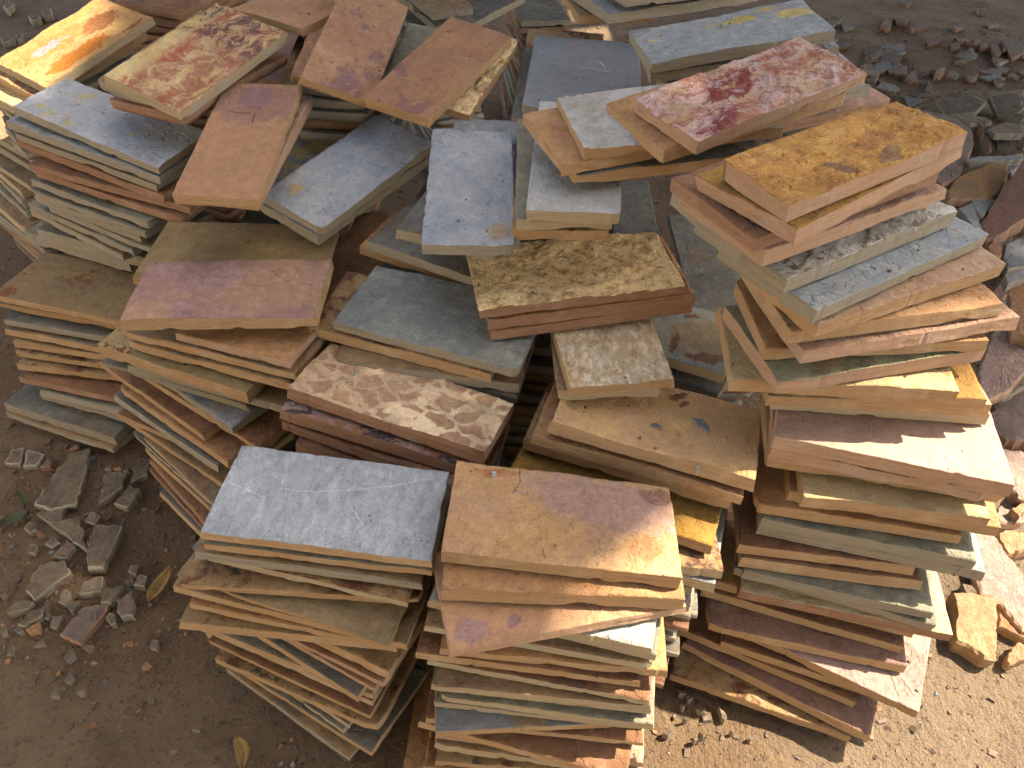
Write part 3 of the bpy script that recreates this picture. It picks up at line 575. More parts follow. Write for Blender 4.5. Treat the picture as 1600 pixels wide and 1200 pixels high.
# ------------------------------------------------------------------ the slabs
# stack, order, x, y, z of the top face, yaw, length, width, tilt x, tilt y, thickness, face, cut edge, hidden
SLABS = [
    ('A', 0, -0.2337, 0.6582, 0.4434, -0.0676, 0.2938, 0.1495, -0.054, -0.007, 0.0122, 'sA', 'b', 0),
    ('A', 1, -0.2362, 0.6579, 0.4230, -0.0788, 0.2968, 0.1564, -0.047, -0.006, 0.0122, 'gg', 'b', 0),
    ('A', 2, -0.2486, 0.6588, 0.4026, -0.0991, 0.3004, 0.1561, -0.040, -0.005, 0.0122, 'ol', 'g', 0),
    ('A', 3, -0.2461, 0.6528, 0.3822, -0.1904, 0.2796, 0.1562, -0.034, -0.005, 0.0122, 'mr', 'c', 0),
    ('A', 4, -0.2650, 0.6442, 0.3618, -0.0135, 0.3179, 0.1523, -0.027, -0.004, 0.0122, 'mr', 'b', 0),
    ('A', 5, -0.2719, 0.6274, 0.3414, -0.2673, 0.3004, 0.1529, -0.020, -0.003, 0.0122, 'sA5', 'b', 0),
    ('A', 6, -0.2722, 0.6333, 0.3210, -0.2194, 0.3350, 0.1544, -0.013, -0.002, 0.0122, 'ol', 'b', 0),
    ('A', 7, -0.2735, 0.6315, 0.3006, -0.1772, 0.3013, 0.1563, -0.007, -0.001, 0.0122, 'br', 'b', 0),
    ('A', 8, -0.2917, 0.6337, 0.2802, -0.0822, 0.2910, 0.1617, -0.000, -0.000, 0.0122, 'sA8', 'b', 0),
    ('A', 9, -0.2596, 0.6425, 0.2598, -0.4305, 0.3052, 0.1502, -0.000, -0.000, 0.0122, 'mr', 'b', 0),
    ('A', 10, -0.2652, 0.6371, 0.2394, -0.4360, 0.3012, 0.1531, -0.000, -0.000, 0.0122, 'rd', 'k', 0),
    ('A', 11, -0.2743, 0.6456, 0.2190, -0.4404, 0.2969, 0.1589, -0.000, -0.000, 0.0122, 'rd', 'k', 0),
    ('A', 12, -0.2950, 0.6452, 0.1986, -0.5227, 0.2987, 0.1491, -0.000, -0.000, 0.0122, 'gd', 'b', 0),
    ('A', 13, -0.2977, 0.6446, 0.1783, -0.3526, 0.3019, 0.1541, -0.000, -0.000, 0.0122, 'gg', 'b', 0),
    ('A', 14, -0.2909, 0.6403, 0.1579, -0.3783, 0.2930, 0.1522, -0.000, -0.000, 0.0122, 'mr', 'c', 0),
    ('A', 15, -0.2905, 0.6309, 0.1375, -0.3666, 0.2845, 0.1549, -0.000, -0.000, 0.0122, 'rd', 'b', 0),
    ('A', 16, -0.2850, 0.6212, 0.1171, -0.3488, 0.2871, 0.1552, -0.000, -0.000, 0.0122, 'mr', 'b', 0),
    ('A', 17, -0.3213, 0.6546, 0.0967, -0.5140, 0.3110, 0.1526, -0.000, -0.000, 0.0122, 'gd', 'c', 0),
    ('A', 18, -0.3218, 0.6493, 0.0763, -0.5258, 0.2952, 0.1543, -0.000, -0.000, 0.0122, 'gd', 'c', 0),
    ('A', 19, -0.2896, 0.6267, 0.0559, -0.4807, 0.3066, 0.1529, -0.000, -0.000, 0.0122, 'gd', 'b', 0),
    ('A', 20, -0.2996, 0.6198, 0.0355, -0.5455, 0.2642, 0.1511, -0.000, -0.000, 0.0122, 'ol', 'g', 0),
    ('B', 0, 0.0709, 0.6414, 0.4510, -0.0622, 0.2978, 0.1449, -0.058, -0.021, 0.0229, 'sB', 'b', 0),
    ('B', 1, 0.0701, 0.6212, 0.4250, 0.0321, 0.2974, 0.1554, -0.051, -0.019, 0.0229, 'br', 'b', 0),
    ('B', 2, 0.0696, 0.5791, 0.3989, 0.2518, 0.3035, 0.1449, -0.043, -0.016, 0.0126, 'sB2', 'k', 0),
    ('B', 3, 0.0651, 0.6008, 0.3792, -0.1752, 0.2888, 0.1507, -0.036, -0.013, 0.0126, 'pw', 'c', 0),
    ('B', 4, 0.0640, 0.6030, 0.3594, -0.2106, 0.3047, 0.1545, -0.029, -0.011, 0.0126, 'gg', 'c', 0),
    ('B', 5, 0.0573, 0.5936, 0.3397, -0.1321, 0.2978, 0.1545, -0.022, -0.008, 0.0126, 'ol', 'c', 0),
    ('B', 6, 0.0715, 0.5866, 0.3200, -0.0489, 0.2990, 0.1586, -0.014, -0.005, 0.0126, 'br', 'b', 0),
    ('B', 7, 0.0385, 0.5794, 0.3002, -0.0866, 0.3002, 0.1532, -0.007, -0.003, 0.0126, 'rd', 'b', 0),
    ('B', 8, 0.0599, 0.5772, 0.2805, -0.1421, 0.3014, 0.1513, -0.000, -0.000, 0.0126, 'rd', 'c', 0),
    ('B', 9, 0.0606, 0.5663, 0.2607, -0.0658, 0.2961, 0.1537, -0.000, -0.000, 0.0126, 'ol', 'c', 0),
    ('B', 10, 0.0588, 0.5656, 0.2410, -0.0856, 0.2969, 0.1524, -0.000, -0.000, 0.0126, 'gg', 'c', 0),
    ('B', 11, 0.0666, 0.5642, 0.2212, -0.0936, 0.2969, 0.1544, -0.000, -0.000, 0.0126, 'gg', 'c', 0),
    ('B', 12, 0.0592, 0.5637, 0.2015, -0.0818, 0.2911, 0.1498, -0.000, -0.000, 0.0126, 'gg', 'c', 0),
    ('B', 13, 0.0522, 0.5612, 0.1817, 0.1013, 0.2941, 0.1600, -0.000, -0.000, 0.0126, 'sB13', 'b', 0),
    ('B', 14, 0.0517, 0.5659, 0.1620, -0.0507, 0.3097, 0.1548, -0.000, -0.000, 0.0126, 'rd', 'b', 0),
    ('B', 15, 0.0540, 0.5415, 0.1422, -0.2140, 0.3013, 0.1542, -0.000, -0.000, 0.0126, 'rd', 'b', 0),
    ('B', 16, 0.0607, 0.5614, 0.1225, -0.1448, 0.3019, 0.1574, -0.000, -0.000, 0.0126, 'sB17', 'k', 0),
    ('B', 17, 0.0656, 0.5587, 0.1027, -0.0711, 0.3128, 0.1538, -0.000, -0.000, 0.0126, 'pk', 'k', 0),
    ('B', 18, 0.0647, 0.5525, 0.0830, -0.1155, 0.3072, 0.1538, -0.000, -0.000, 0.0126, 'ol', 'c', 0),
    ('B', 19, 0.0616, 0.5453, 0.0632, -0.0348, 0.3055, 0.1575, -0.000, -0.000, 0.0126, 'mr', 'b', 0),
    ('B', 20, 0.0593, 0.5473, 0.0435, -0.0505, 0.3274, 0.1589, -0.000, -0.000, 0.0126, 'rd', 'b', 0),
    ('B', 21, 0.0059, 0.5364, 0.0237, -0.0679, 0.2907, 0.1545, -0.000, -0.000, 0.0126, 'br', 'b', 0),
    ('D', 0, 0.3740, 0.8692, 0.8666, 0.5266, 0.2775, 0.1115, 0.087, 0.003, 0.0228, 'sD', 'k', 0),
    ('D', 1, 0.3718, 0.8878, 0.8395, 0.6199, 0.2938, 0.1503, 0.070, 0.002, 0.0201, 'oc', 'k', 0),
    ('D', 2, 0.3509, 0.8993, 0.8156, 0.5170, 0.2948, 0.1544, 0.052, 0.002, 0.0187, 'rd', 'r', 0),
    ('D', 3, 0.3684, 0.9031, 0.7933, 0.5131, 0.2948, 0.1536, 0.035, 0.001, 0.0187, 'pk', 'k', 0),
    ('D', 4, 0.3656, 0.9319, 0.7711, 0.4758, 0.3083, 0.1524, 0.017, 0.001, 0.0187, 'gd', 'g', 0),
    ('D', 5, 0.4080, 0.9146, 0.7489, 0.5678, 0.3164, 0.1523, 0.000, 0.000, 0.0219, 'sD5', 'g', 0),
    ('D', 6, 0.4472, 0.9002, 0.7228, 0.5918, 0.3318, 0.1584, 0.000, 0.000, 0.0187, 'sD6', 'g', 0),
    ('D', 7, 0.4701, 0.8906, 0.7006, 0.4609, 0.3227, 0.1521, 0.000, 0.000, 0.0219, 'sD7', 'b', 0),
    ('D', 8, 0.4702, 0.8761, 0.6745, 0.2111, 0.3022, 0.1568, 0.000, 0.000, 0.0187, 'sD8', 'b', 0),
    ('D', 9, 0.4905, 0.8743, 0.6523, 0.2790, 0.3099, 0.1558, 0.000, 0.000, 0.0187, 'pk', 'k', 0),
    ('D', 10, 0.4659, 0.8833, 0.6300, 0.1332, 0.3009, 0.1547, 0.000, 0.000, 0.0187, 'br', 'b', 0),
    ('D', 11, 0.4672, 0.8619, 0.6078, 0.2507, 0.3089, 0.1590, 0.000, 0.000, 0.0210, 'sD11', 'k', 0),
    ('D', 12, 0.4435, 0.8477, 0.5828, -0.0263, 0.2985, 0.1512, 0.000, 0.000, 0.0187, 'cr', 'b', 0),
    ('D', 13, 0.4955, 0.8660, 0.5606, -0.0527, 0.2977, 0.1546, 0.000, 0.000, 0.0187, 'oc', 'b', 0),
    ('D', 14, 0.5053, 0.8689, 0.5384, -0.0259, 0.3015, 0.1563, 0.000, 0.000, 0.0187, 'cr', 'b', 0),
    ('D', 15, 0.5214, 0.8801, 0.5161, -0.0674, 0.2957, 0.1594, 0.000, 0.000, 0.0187, 'cr', 'c', 0),
    ('D', 16, 0.5327, 0.7990, 0.4939, -0.2271, 0.3021, 0.1556, 0.000, 0.000, 0.0219, 'sC', 'k', 0),
    ('D', 17, 0.5248, 0.7999, 0.4678, -0.2254, 0.2875, 0.1518, 0.000, 0.000, 0.0201, 'pu', 'k', 0),
    ('D', 18, 0.5357, 0.8115, 0.4440, -0.1597, 0.3170, 0.1556, 0.000, 0.000, 0.0187, 'br', 'b', 0),
    ('D', 19, 0.5522, 0.7792, 0.4217, -0.1325, 0.2538, 0.1531, 0.000, 0.000, 0.0210, 'cr', 'b', 0),
    ('D', 20, 0.5630, 0.7935, 0.3968, -0.1754, 0.2869, 0.1554, 0.000, 0.000, 0.0187, 'br', 'b', 0),
    ('D', 21, 0.5185, 0.7985, 0.3745, -0.1377, 0.2888, 0.1572, 0.000, 0.000, 0.0201, 'br', 'b', 0),
    ('D', 22, 0.5371, 0.7710, 0.3507, -0.1890, 0.3035, 0.1499, 0.000, 0.000, 0.0187, 'gg', 'g', 0),
    ('D', 23, 0.5488, 0.7731, 0.3284, -0.2120, 0.3115, 0.1530, 0.000, 0.000, 0.0201, 'gb', 'g', 0),
    ('D', 24, 0.4850, 0.7746, 0.3045, -0.1365, 0.2552, 0.1521, 0.000, 0.000, 0.0187, 'rd', 'b', 0),
    ('D', 25, 0.4989, 0.7659, 0.2823, -0.1251, 0.2608, 0.1544, 0.000, 0.000, 0.0210, 'rd', 'b', 0),
    ('D', 26, 0.5174, 0.7418, 0.2573, -0.2090, 0.2757, 0.1480, 0.000, 0.000, 0.0187, 'gg', 'g', 0),
    ('D', 27, 0.5233, 0.7453, 0.2351, -0.2801, 0.3001, 0.1515, 0.000, 0.000, 0.0187, 'gg', 'g', 0),
    ('D', 28, 0.5355, 0.7353, 0.2129, -0.1751, 0.3057, 0.1548, 0.000, 0.000, 0.0187, 'sC12', 'r', 0),
    ('D', 29, 0.5053, 0.7614, 0.1906, -0.2329, 0.2983, 0.1526, 0.000, 0.000, 0.0187, 'br', 'b', 0),
    ('D', 30, 0.4952, 0.7521, 0.1684, -0.2881, 0.3080, 0.1585, 0.000, 0.000, 0.0187, 'rd', 'b', 0),
    ('D', 31, 0.4911, 0.7185, 0.1461, -0.2086, 0.3072, 0.1567, 0.000, 0.000, 0.0187, 'pu', 'b', 0),
    ('D', 32, 0.5325, 0.6896, 0.1239, -0.4406, 0.2988, 0.1540, 0.000, 0.000, 0.0187, 'sC16', 'b', 0),
    ('D', 33, 0.5099, 0.6947, 0.1016, -0.3190, 0.2709, 0.1571, 0.000, 0.000, 0.0187, 'rd', 'b', 0),
    ('D', 34, 0.4567, 0.7141, 0.0794, -0.4181, 0.2904, 0.1532, 0.000, 0.000, 0.0187, 'rd', 'b', 0),
    ('D', 35, 0.4821, 0.6825, 0.0572, -0.5042, 0.3033, 0.1567, 0.000, 0.000, 0.0187, 'pu', 'b', 0),
    ('D', 36, 0.4439, 0.6661, 0.0349, -0.3176, 0.2967, 0.1534, 0.000, 0.000, 0.0187, 'mr', 'b', 0),
    ('N', 0, -0.4560, 1.0207, 0.5129, 0.0532, 0.2997, 0.1556, 0.022, -0.008, 0.0210, 'sN', 'b', 0),
    ('N', 1, -0.4820, 1.1610, 0.4890, -0.0271, 0.3193, 0.1624, 0.032, 0.028, 0.0143, 'sN1', 'b', 0),
    ('N', 2, -0.4170, 1.0086, 0.4660, -0.3060, 0.2050, 0.1612, 0.016, -0.006, 0.0143, 'br', 'k', 0),
    ('N', 3, -0.4615, 1.0227, 0.4423, -0.3033, 0.3065, 0.1605, 0.014, -0.005, 0.0143, 'ol', 'b', 0),
    ('N', 4, -0.4752, 1.0214, 0.4193, -0.2899, 0.3113, 0.1545, 0.011, -0.004, 0.0143, 'ol', 'b', 0),
    ('N', 5, -0.5323, 1.0276, 0.3963, -0.3547, 0.2982, 0.1571, 0.008, -0.003, 0.0248, 'sN4', 'b', 0),
    ('N', 6, -0.4815, 1.0151, 0.3681, -0.3143, 0.3074, 0.1505, 0.005, -0.002, 0.0143, 'ol', 'g', 0),
    ('N', 7, -0.5518, 1.0464, 0.3451, -0.3299, 0.2958, 0.1569, 0.003, -0.001, 0.0143, 'gd', 'g', 0),
    ('N', 8, -0.5306, 1.0463, 0.3221, -0.6403, 0.2981, 0.1618, 0.000, -0.000, 0.0143, 'gb', 'g', 0),
    ('N', 9, -0.4962, 1.0246, 0.2991, -0.5687, 0.3003, 0.1611, 0.000, -0.000, 0.0143, 'rd', 'b', 0),
    ('N', 10, -0.6011, 1.0680, 0.2761, -0.6246, 0.3010, 0.1591, 0.000, -0.000, 0.0143, 'rd', 'b', 0),
    ('N', 11, -0.5564, 1.0304, 0.2531, -0.6069, 0.3073, 0.1563, 0.000, -0.000, 0.0143, 'br', 'b', 0),
    ('N', 12, -0.5794, 1.0329, 0.2301, -0.5917, 0.2880, 0.1491, 0.000, -0.000, 0.0143, 'gd', 'g', 0),
    ('N', 13, -0.5675, 1.0336, 0.2071, -0.4176, 0.2961, 0.1563, 0.000, -0.000, 0.0143, 'rd', 'b', 0),
    ('N', 14, -0.5836, 1.0330, 0.1841, -0.5845, 0.3085, 0.1519, 0.000, -0.000, 0.0143, 'ol', 'b', 0),
    ('N', 15, -0.5226, 0.9717, 0.1611, -0.7110, 0.3111, 0.1555, 0.000, -0.000, 0.0143, 'ol', 'c', 0),
    ('N', 16, -0.5699, 1.0105, 0.1381, -0.6732, 0.2933, 0.1543, 0.000, -0.000, 0.0143, 'gd', 'c', 0),
    ('N', 17, -0.5432, 0.9902, 0.1151, -0.6819, 0.2998, 0.1589, 0.000, -0.000, 0.0143, 'gd', 'b', 0),
    ('N', 18, -0.5414, 0.9597, 0.0921, -0.7659, 0.3017, 0.1490, 0.000, -0.000, 0.0143, 'rd', 'r', 0),
    ('N', 19, -0.5442, 0.9653, 0.0691, -0.7422, 0.3008, 0.1537, 0.000, -0.000, 0.0143, 'rd', 'r', 0),
    ('N', 20, -0.5164, 0.9341, 0.0461, -0.6923, 0.2979, 0.1517, 0.000, -0.000, 0.0143, 'gd', 'b', 0),
    ('Z', 0, -0.8874, 1.3071, 0.2883, -0.2499, 0.2943, 0.1542, 0.000, 0.000, 0.0148, 'sZ', 'b', 0),
    ('Z', 1, -0.9043, 1.3121, 0.2652, -0.2306, 0.3012, 0.1525, 0.000, 0.000, 0.0148, 'ol', 'b', 0),
    ('Z', 2, -0.8764, 1.2925, 0.2420, -0.1994, 0.3007, 0.1584, 0.000, 0.000, 0.0148, 'gd', 'g', 0),
    ('Z', 3, -0.8784, 1.2865, 0.2189, -0.2068, 0.3026, 0.1547, 0.000, 0.000, 0.0148, 'ol', 'b', 0),
    ('Z', 4, -0.8670, 1.2846, 0.1958, -0.1605, 0.3063, 0.1578, 0.000, 0.000, 0.0148, 'mr', 'b', 0),
    ('Z', 5, -0.8697, 1.2738, 0.1727, -0.1278, 0.3054, 0.1526, 0.000, 0.000, 0.0148, 'mr', 'b', 0),
    ('Z', 6, -0.8764, 1.2701, 0.1496, -0.1096, 0.2892, 0.1574, 0.000, 0.000, 0.0148, 'mr', 'b', 0),
    ('Z', 7, -0.8695, 1.2411, 0.1265, -0.2330, 0.3004, 0.1539, 0.000, 0.000, 0.0148, 'rd', 'r', 0),
    ('Z', 8, -0.8230, 1.2217, 0.1034, -0.2743, 0.3029, 0.1537, 0.000, 0.000, 0.0148, 'gg', 'g', 0),
    ('Z', 9, -0.8344, 1.2274, 0.0803, -0.3002, 0.2963, 0.1604, 0.000, 0.000, 0.0148, 'gg', 'g', 0),
    ('Z', 10, -0.9285, 1.2104, 0.0572, -0.3048, 0.2856, 0.1575, 0.000, 0.000, 0.0229, 'gd', 'g', 0),
    ('Z', 11, -0.9257, 1.2098, 0.0311, -0.3414, 0.2893, 0.1603, 0.000, 0.000, 0.0148, 'ol', 'g', 0),
    ('H', 0, -0.7552, 1.3846, 0.6116, 2.8073, 0.3062, 0.1359, -0.155, 0.085, 0.0147, 'sH', 'g', 0),
    ('H', 1, -0.7634, 1.3887, 0.5894, -0.3160, 0.3187, 0.1565, -0.136, 0.074, 0.0147, 'gb', 'g', 0),
    ('H', 2, -0.7688, 1.3913, 0.5671, -0.3404, 0.3078, 0.1551, -0.116, 0.064, 0.0147, 'gg', 'g', 0),
    ('H', 3, -0.7706, 1.4016, 0.5449, -0.3606, 0.3350, 0.1533, -0.097, 0.053, 0.0147, 'rd', 'r', 0),
    ('H', 4, -0.7417, 1.3807, 0.5226, -0.2706, 0.3339, 0.1547, -0.078, 0.042, 0.0147, 'rd', 'r', 0),
    ('H', 5, -0.7449, 1.3840, 0.5004, -0.3467, 0.3350, 0.1585, -0.058, 0.032, 0.0147, 'rd', 'r', 0),
    ('H', 6, -0.7889, 1.3946, 0.4781, -0.3983, 0.2905, 0.1554, -0.039, 0.021, 0.0147, 'gg', 'g', 0),
    ('H', 7, -0.7976, 1.3925, 0.4559, -0.4317, 0.2976, 0.1551, -0.019, 0.011, 0.0147, 'gg', 'g', 0),
    ('H', 8, -0.8163, 1.4130, 0.4337, -0.4645, 0.3003, 0.1608, -0.000, 0.000, 0.0147, 'gg', 'g', 0),
    ('H', 9, -0.7915, 1.4029, 0.4114, -0.4848, 0.2936, 0.1590, -0.000, 0.000, 0.0147, 'gg', 'g', 0),
    ('H', 10, -0.8504, 1.4326, 0.3892, -0.4904, 0.3084, 0.1546, -0.000, 0.000, 0.0147, 'gg', 'g', 0),
    ('H', 11, -0.8720, 1.4481, 0.3669, -0.5092, 0.2963, 0.1513, -0.000, 0.000, 0.0147, 'ol', 'g', 0),
    ('H', 12, -0.8456, 1.4473, 0.3447, -0.3320, 0.2949, 0.1611, -0.000, 0.000, 0.0248, 'gd', 'g', 0),
    ('H', 13, -0.9041, 1.4717, 0.3165, -0.3442, 0.2871, 0.1564, -0.000, 0.000, 0.0248, 'gg', 'g', 0),
    ('W', 0, -1.1734, 1.7730, 0.3946, -0.6123, 0.2968, 0.1569, 0.000, 0.000, 0.0178, 'ol', 'g', 0),
    ('W', 1, -1.1830, 1.7770, 0.3718, -0.6439, 0.3025, 0.1562, 0.000, 0.000, 0.0178, 'ol', 'g', 0),
    ('W', 2, -1.1770, 1.7370, 0.3490, -0.6471, 0.3136, 0.1591, 0.000, 0.000, 0.0178, 'ol', 'c', 0),
    ('W', 3, -1.1914, 1.7549, 0.3262, -0.7209, 0.2935, 0.1563, 0.000, 0.000, 0.0178, 'ol', 'c', 0),
    ('W', 4, -1.1923, 1.7483, 0.3035, -0.7844, 0.3036, 0.1528, 0.000, 0.000, 0.0178, 'gg', 'c', 0),
    ('W', 5, -1.1944, 1.7398, 0.2807, -0.7501, 0.3139, 0.1577, 0.000, 0.000, 0.0178, 'gg', 'g', 0),
    ('W', 6, -1.2021, 1.7107, 0.2579, -0.7145, 0.3091, 0.1534, 0.000, 0.000, 0.0178, 'ol', 'c', 0),
    ('R', 0, -0.9587, 1.7176, 0.6279, 1.0931, 0.2903, 0.1594, -0.011, 0.207, 0.0178, 'sR', 'c', 0),
    ('R', 1, -0.9851, 1.7167, 0.6051, 1.0053, 0.2952, 0.1543, -0.010, 0.181, 0.0178, 'mr', 'b', 0),
    ('R', 2, -1.0176, 1.7007, 0.5823, 1.0104, 0.2985, 0.1505, -0.008, 0.155, 0.0203, 'cr', 'c', 0),
    ('I', 0, -0.5855, 1.4358, 0.7201, 1.1521, 0.2932, 0.1533, -0.161, 0.220, 0.0203, 'sI', 'c', 0),
    ('I', 1, -0.6234, 1.4741, 0.6941, 1.1888, 0.2882, 0.1575, -0.155, 0.180, 0.0178, 'ol', 'g', 0),
    ('G', 0, -0.4719, 1.2573, 0.6550, 1.5571, 0.3164, 0.1381, -0.005, 0.144, 0.0173, 'sG', 'b', 0),
    ('G', 1, -0.4728, 1.2802, 0.6328, 1.4707, 0.3109, 0.1416, 0.006, 0.136, 0.0173, 'pk', 'k', 0),
    ('G', 2, -0.4627, 1.4873, 0.5139, 1.4605, 0.3450, 0.1551, -0.012, 0.035, 0.0173, 'sG2', 'g', 0),
    ('E', 0, -0.3048, 1.3115, 0.5736, 0.9741, 0.3028, 0.1425, -0.026, 0.164, 0.0161, 'sE', 'g', 0),
    ('E', 1, -0.3099, 1.3211, 0.5530, 0.9773, 0.3106, 0.1468, -0.034, 0.155, 0.0203, 'gb', 'g', 0),
    ('F', 0, -0.0772, 1.1306, 0.6550, 1.6064, 0.3111, 0.1377, -0.011, 0.079, 0.0173, 'sF', 'g', 0),
    ('F', 1, -0.0577, 1.1997, 0.6328, 1.5338, 0.3231, 0.1404, 0.023, 0.126, 0.0173, 'gb', 'g', 0),
    ('F', 2, -0.0645, 1.1852, 0.6105, 1.2567, 0.3004, 0.1551, -0.009, 0.059, 0.0173, 'gd', 'g', 0),
    ('F', 3, -0.0855, 1.1735, 0.5139, -0.4182, 0.3044, 0.1531, -0.007, 0.049, 0.0173, 'gd', 'g', 0),
    ('F', 4, -0.1108, 1.1961, 0.4917, -0.3992, 0.2992, 0.1543, -0.006, 0.039, 0.0173, 'br', 'b', 0),
    ('V', 0, 0.0860, 1.1418, 0.7071, 1.4876, 0.3141, 0.1399, 0.047, 0.059, 0.0173, 'sV', 'c', 0),
    ('V', 1, 0.0642, 1.1456, 0.6848, 1.5761, 0.2993, 0.1380, 0.041, 0.052, 0.0173, 'gg', 'c', 0),
    ('V', 2, 0.0614, 1.1534, 0.6626, 1.5735, 0.3021, 0.1370, 0.035, 0.044, 0.0173, 'mr', 'b', 0),
    ('J', 0, 0.3212, 1.1158, 0.8340, 0.5387, 0.3008, 0.1313, 0.105, 0.102, 0.0203, 'sJ', 'k', 0),
    ('J', 1, 0.2954, 1.1304, 0.8080, 0.4482, 0.3093, 0.1535, 0.084, 0.081, 0.0186, 'br', 'b', 0),
    ('J', 2, 0.2133, 1.1318, 0.7841, 0.1784, 0.2969, 0.1559, 0.063, 0.061, 0.0173, 'sJ2', 'b', 0),
    ('J', 3, 0.1715, 1.1431, 0.7619, 0.3367, 0.2971, 0.1569, 0.042, 0.041, 0.0173, 'br', 'b', 0),
    ('J', 4, 0.1949, 1.1351, 0.7396, 0.2635, 0.2993, 0.1572, 0.021, 0.020, 0.0173, 'gd', 'b', 0),
    ('J', 5, 0.4604, 1.3602, 0.7174, 0.4441, 0.3130, 0.1590, 0.000, 0.000, 0.0173, 'pk', 'r', 0),
    ('Q', 0, 0.3308, 1.3558, 0.8232, 0.1086, 0.2885, 0.1448, 0.176, 0.013, 0.0173, 'sQ', 'g', 0),
    ('Q', 1, 0.3461, 1.3675, 0.8009, 0.0817, 0.3000, 0.1538, 0.141, 0.010, 0.0173, 'sQ1', 'g', 0),
    ('Q', 2, 0.3754, 1.3362, 0.7787, 0.2175, 0.2988, 0.1526, 0.106, 0.008, 0.0173, 'gb', 'g', 0),
    ('Q', 3, 0.3910, 1.3134, 0.7564, 0.3415, 0.3031, 0.1510, 0.071, 0.005, 0.0173, 'gb', 'g', 0),
    ('U', 0, 0.1125, 1.4970, 0.6875, 1.4849, 0.2980, 0.2104, -0.010, 0.045, 0.0173, 'sU', 'g', 0),
    ('U', 1, 0.0709, 1.5048, 0.6653, 1.4897, 0.2965, 0.1592, 0.007, 0.036, 0.0173, 'gd', 'g', 0),
    ('U', 2, 0.0785, 1.6496, 0.6431, 1.4901, 0.3048, 0.1715, 0.015, 0.071, 0.0173, 'mr', 'r', 0),
    ('S', 0, -0.3206, 1.5469, 0.7147, 1.4586, 0.3159, 0.1299, -0.281, 0.231, 0.0173, 'sS', 'b', 0),
    ('S', 1, -0.3586, 1.6230, 0.6924, 1.4944, 0.3232, 0.1300, -0.270, 0.225, 0.0173, 'sS', 'b', 0),
    ('S', 2, -0.3943, 1.7134, 0.6702, 1.5093, 0.3266, 0.1401, -0.272, 0.245, 0.0173, 'mr', 'b', 0),
    ('T', 0, -0.1530, 1.4514, 0.7093, 1.1309, 0.3087, 0.1350, -0.023, 0.161, 0.0195, 'sT', 'b', 0),
    ('T', 1, -0.1174, 1.5166, 0.6843, 1.2974, 0.3055, 0.1361, -0.082, 0.090, 0.0173, 'sO', 'b', 0),
    ('T', 2, -0.1922, 1.5947, 0.6621, 1.5297, 0.3029, 0.1378, -0.123, 0.069, 0.0173, 'gg', 'g', 0),
    ('TL', 0, -0.4405, 1.7492, 0.7201, 1.0646, 0.2948, 0.1800, 0.000, 0.000, 0.0178, 'sG', 'b', 0),
    ('TL', 1, -0.5511, 1.8089, 0.5791, 1.5935, 0.3032, 0.1404, 0.000, 0.000, 0.0178, 'pu', 'r', 0),
    ('Tp', 0, 0.2878, 1.7705, 0.7526, 0.4539, 0.3600, 0.1534, 0.000, 0.000, 0.0186, 'gb', 'g', 0),
    ('Tp', 1, 0.1510, 1.8431, 0.7288, 1.7783, 0.3004, 0.1541, 0.000, 0.000, 0.0186, 'ol', 'b', 0),
    ('Tp', 2, 0.2982, 1.7495, 0.7852, 0.4498, 0.3012, 0.1574, 0.000, 0.000, 0.0186, 'gg', 'g', 0),
    ('Y', 0, -0.8312, 2.0553, 0.6333, 1.2832, 0.2994, 0.1800, 0.000, 0.000, 0.0178, 'rd', 'r', 0),
    ('Y', 1, -0.8469, 2.0697, 0.6105, 1.2576, 0.3046, 0.1800, 0.000, 0.000, 0.0178, 'rd', 'r', 0),
    ('BG', 0, -0.2379, 2.5973, 0.4923, 1.1192, 0.2995, 0.1200, 0.000, 0.000, 0.0178, 'ol', 'g', 0),
    ('BG', 1, -0.1414, 2.4901, 0.4705, 1.0450, 0.3007, 0.1200, 0.000, 0.000, 0.0178, 'gd', 'g', 0),
    ('BH', 0, -0.2666, 2.3515, 0.5465, 2.0830, 0.3043, 0.1233, 0.000, 0.000, 0.0178, 'ol', 'g', 0),
    ('BH', 1, -0.3333, 2.4723, 0.5237, 2.1429, 0.2982, 0.1402, 0.000, 0.000, 0.0178, 'gd', 'g', 0),
    ('BH', 2, -0.2537, 2.3712, 0.5009, 2.0712, 0.2952, 0.1200, 0.000, 0.000, 0.0178, 'gg', 'g', 0),
    ('BI', 0, 0.0293, 2.7623, 0.3946, 1.8230, 0.3038, 0.1542, 0.000, 0.000, 0.0178, 'gd', 'g', 0),
    ('BI', 1, 0.0275, 2.7646, 0.3718, 1.7502, 0.2989, 0.1485, 0.000, 0.000, 0.0178, 'rd', 'r', 0),
    ('O', 0, 0.0857, 1.0476, 0.5584, 0.1356, 0.3170, 0.1548, 0.089, 0.024, 0.0169, 'sO', 'r', 0),
    ('O', 1, 0.1022, 1.0561, 0.5367, 0.1777, 0.3209, 0.1585, 0.078, 0.021, 0.0165, 'br', 'r', 0),
    ('O', 2, 0.1070, 1.0520, 0.5156, 0.2014, 0.3228, 0.1512, 0.067, 0.018, 0.0165, 'br', 'r', 0),
    ('X', 0, 0.1379, 1.0042, 0.4912, 1.7363, 0.2960, 0.1623, 0.000, 0.000, 0.0173, 'sX', 'b', 0),
    ('X', 1, 0.1365, 1.0133, 0.4689, 1.6517, 0.2993, 0.1607, 0.000, 0.000, 0.0173, 'ol', 'c', 0),
    ('P', 0, 0.2239, 0.8451, 0.4380, -0.2867, 0.2960, 0.1644, -0.099, -0.116, 0.0203, 'sP', 'b', 0),
    ('P', 1, 0.2041, 0.8363, 0.4120, -0.2986, 0.3125, 0.1555, -0.086, -0.101, 0.0173, 'br', 'b', 0),
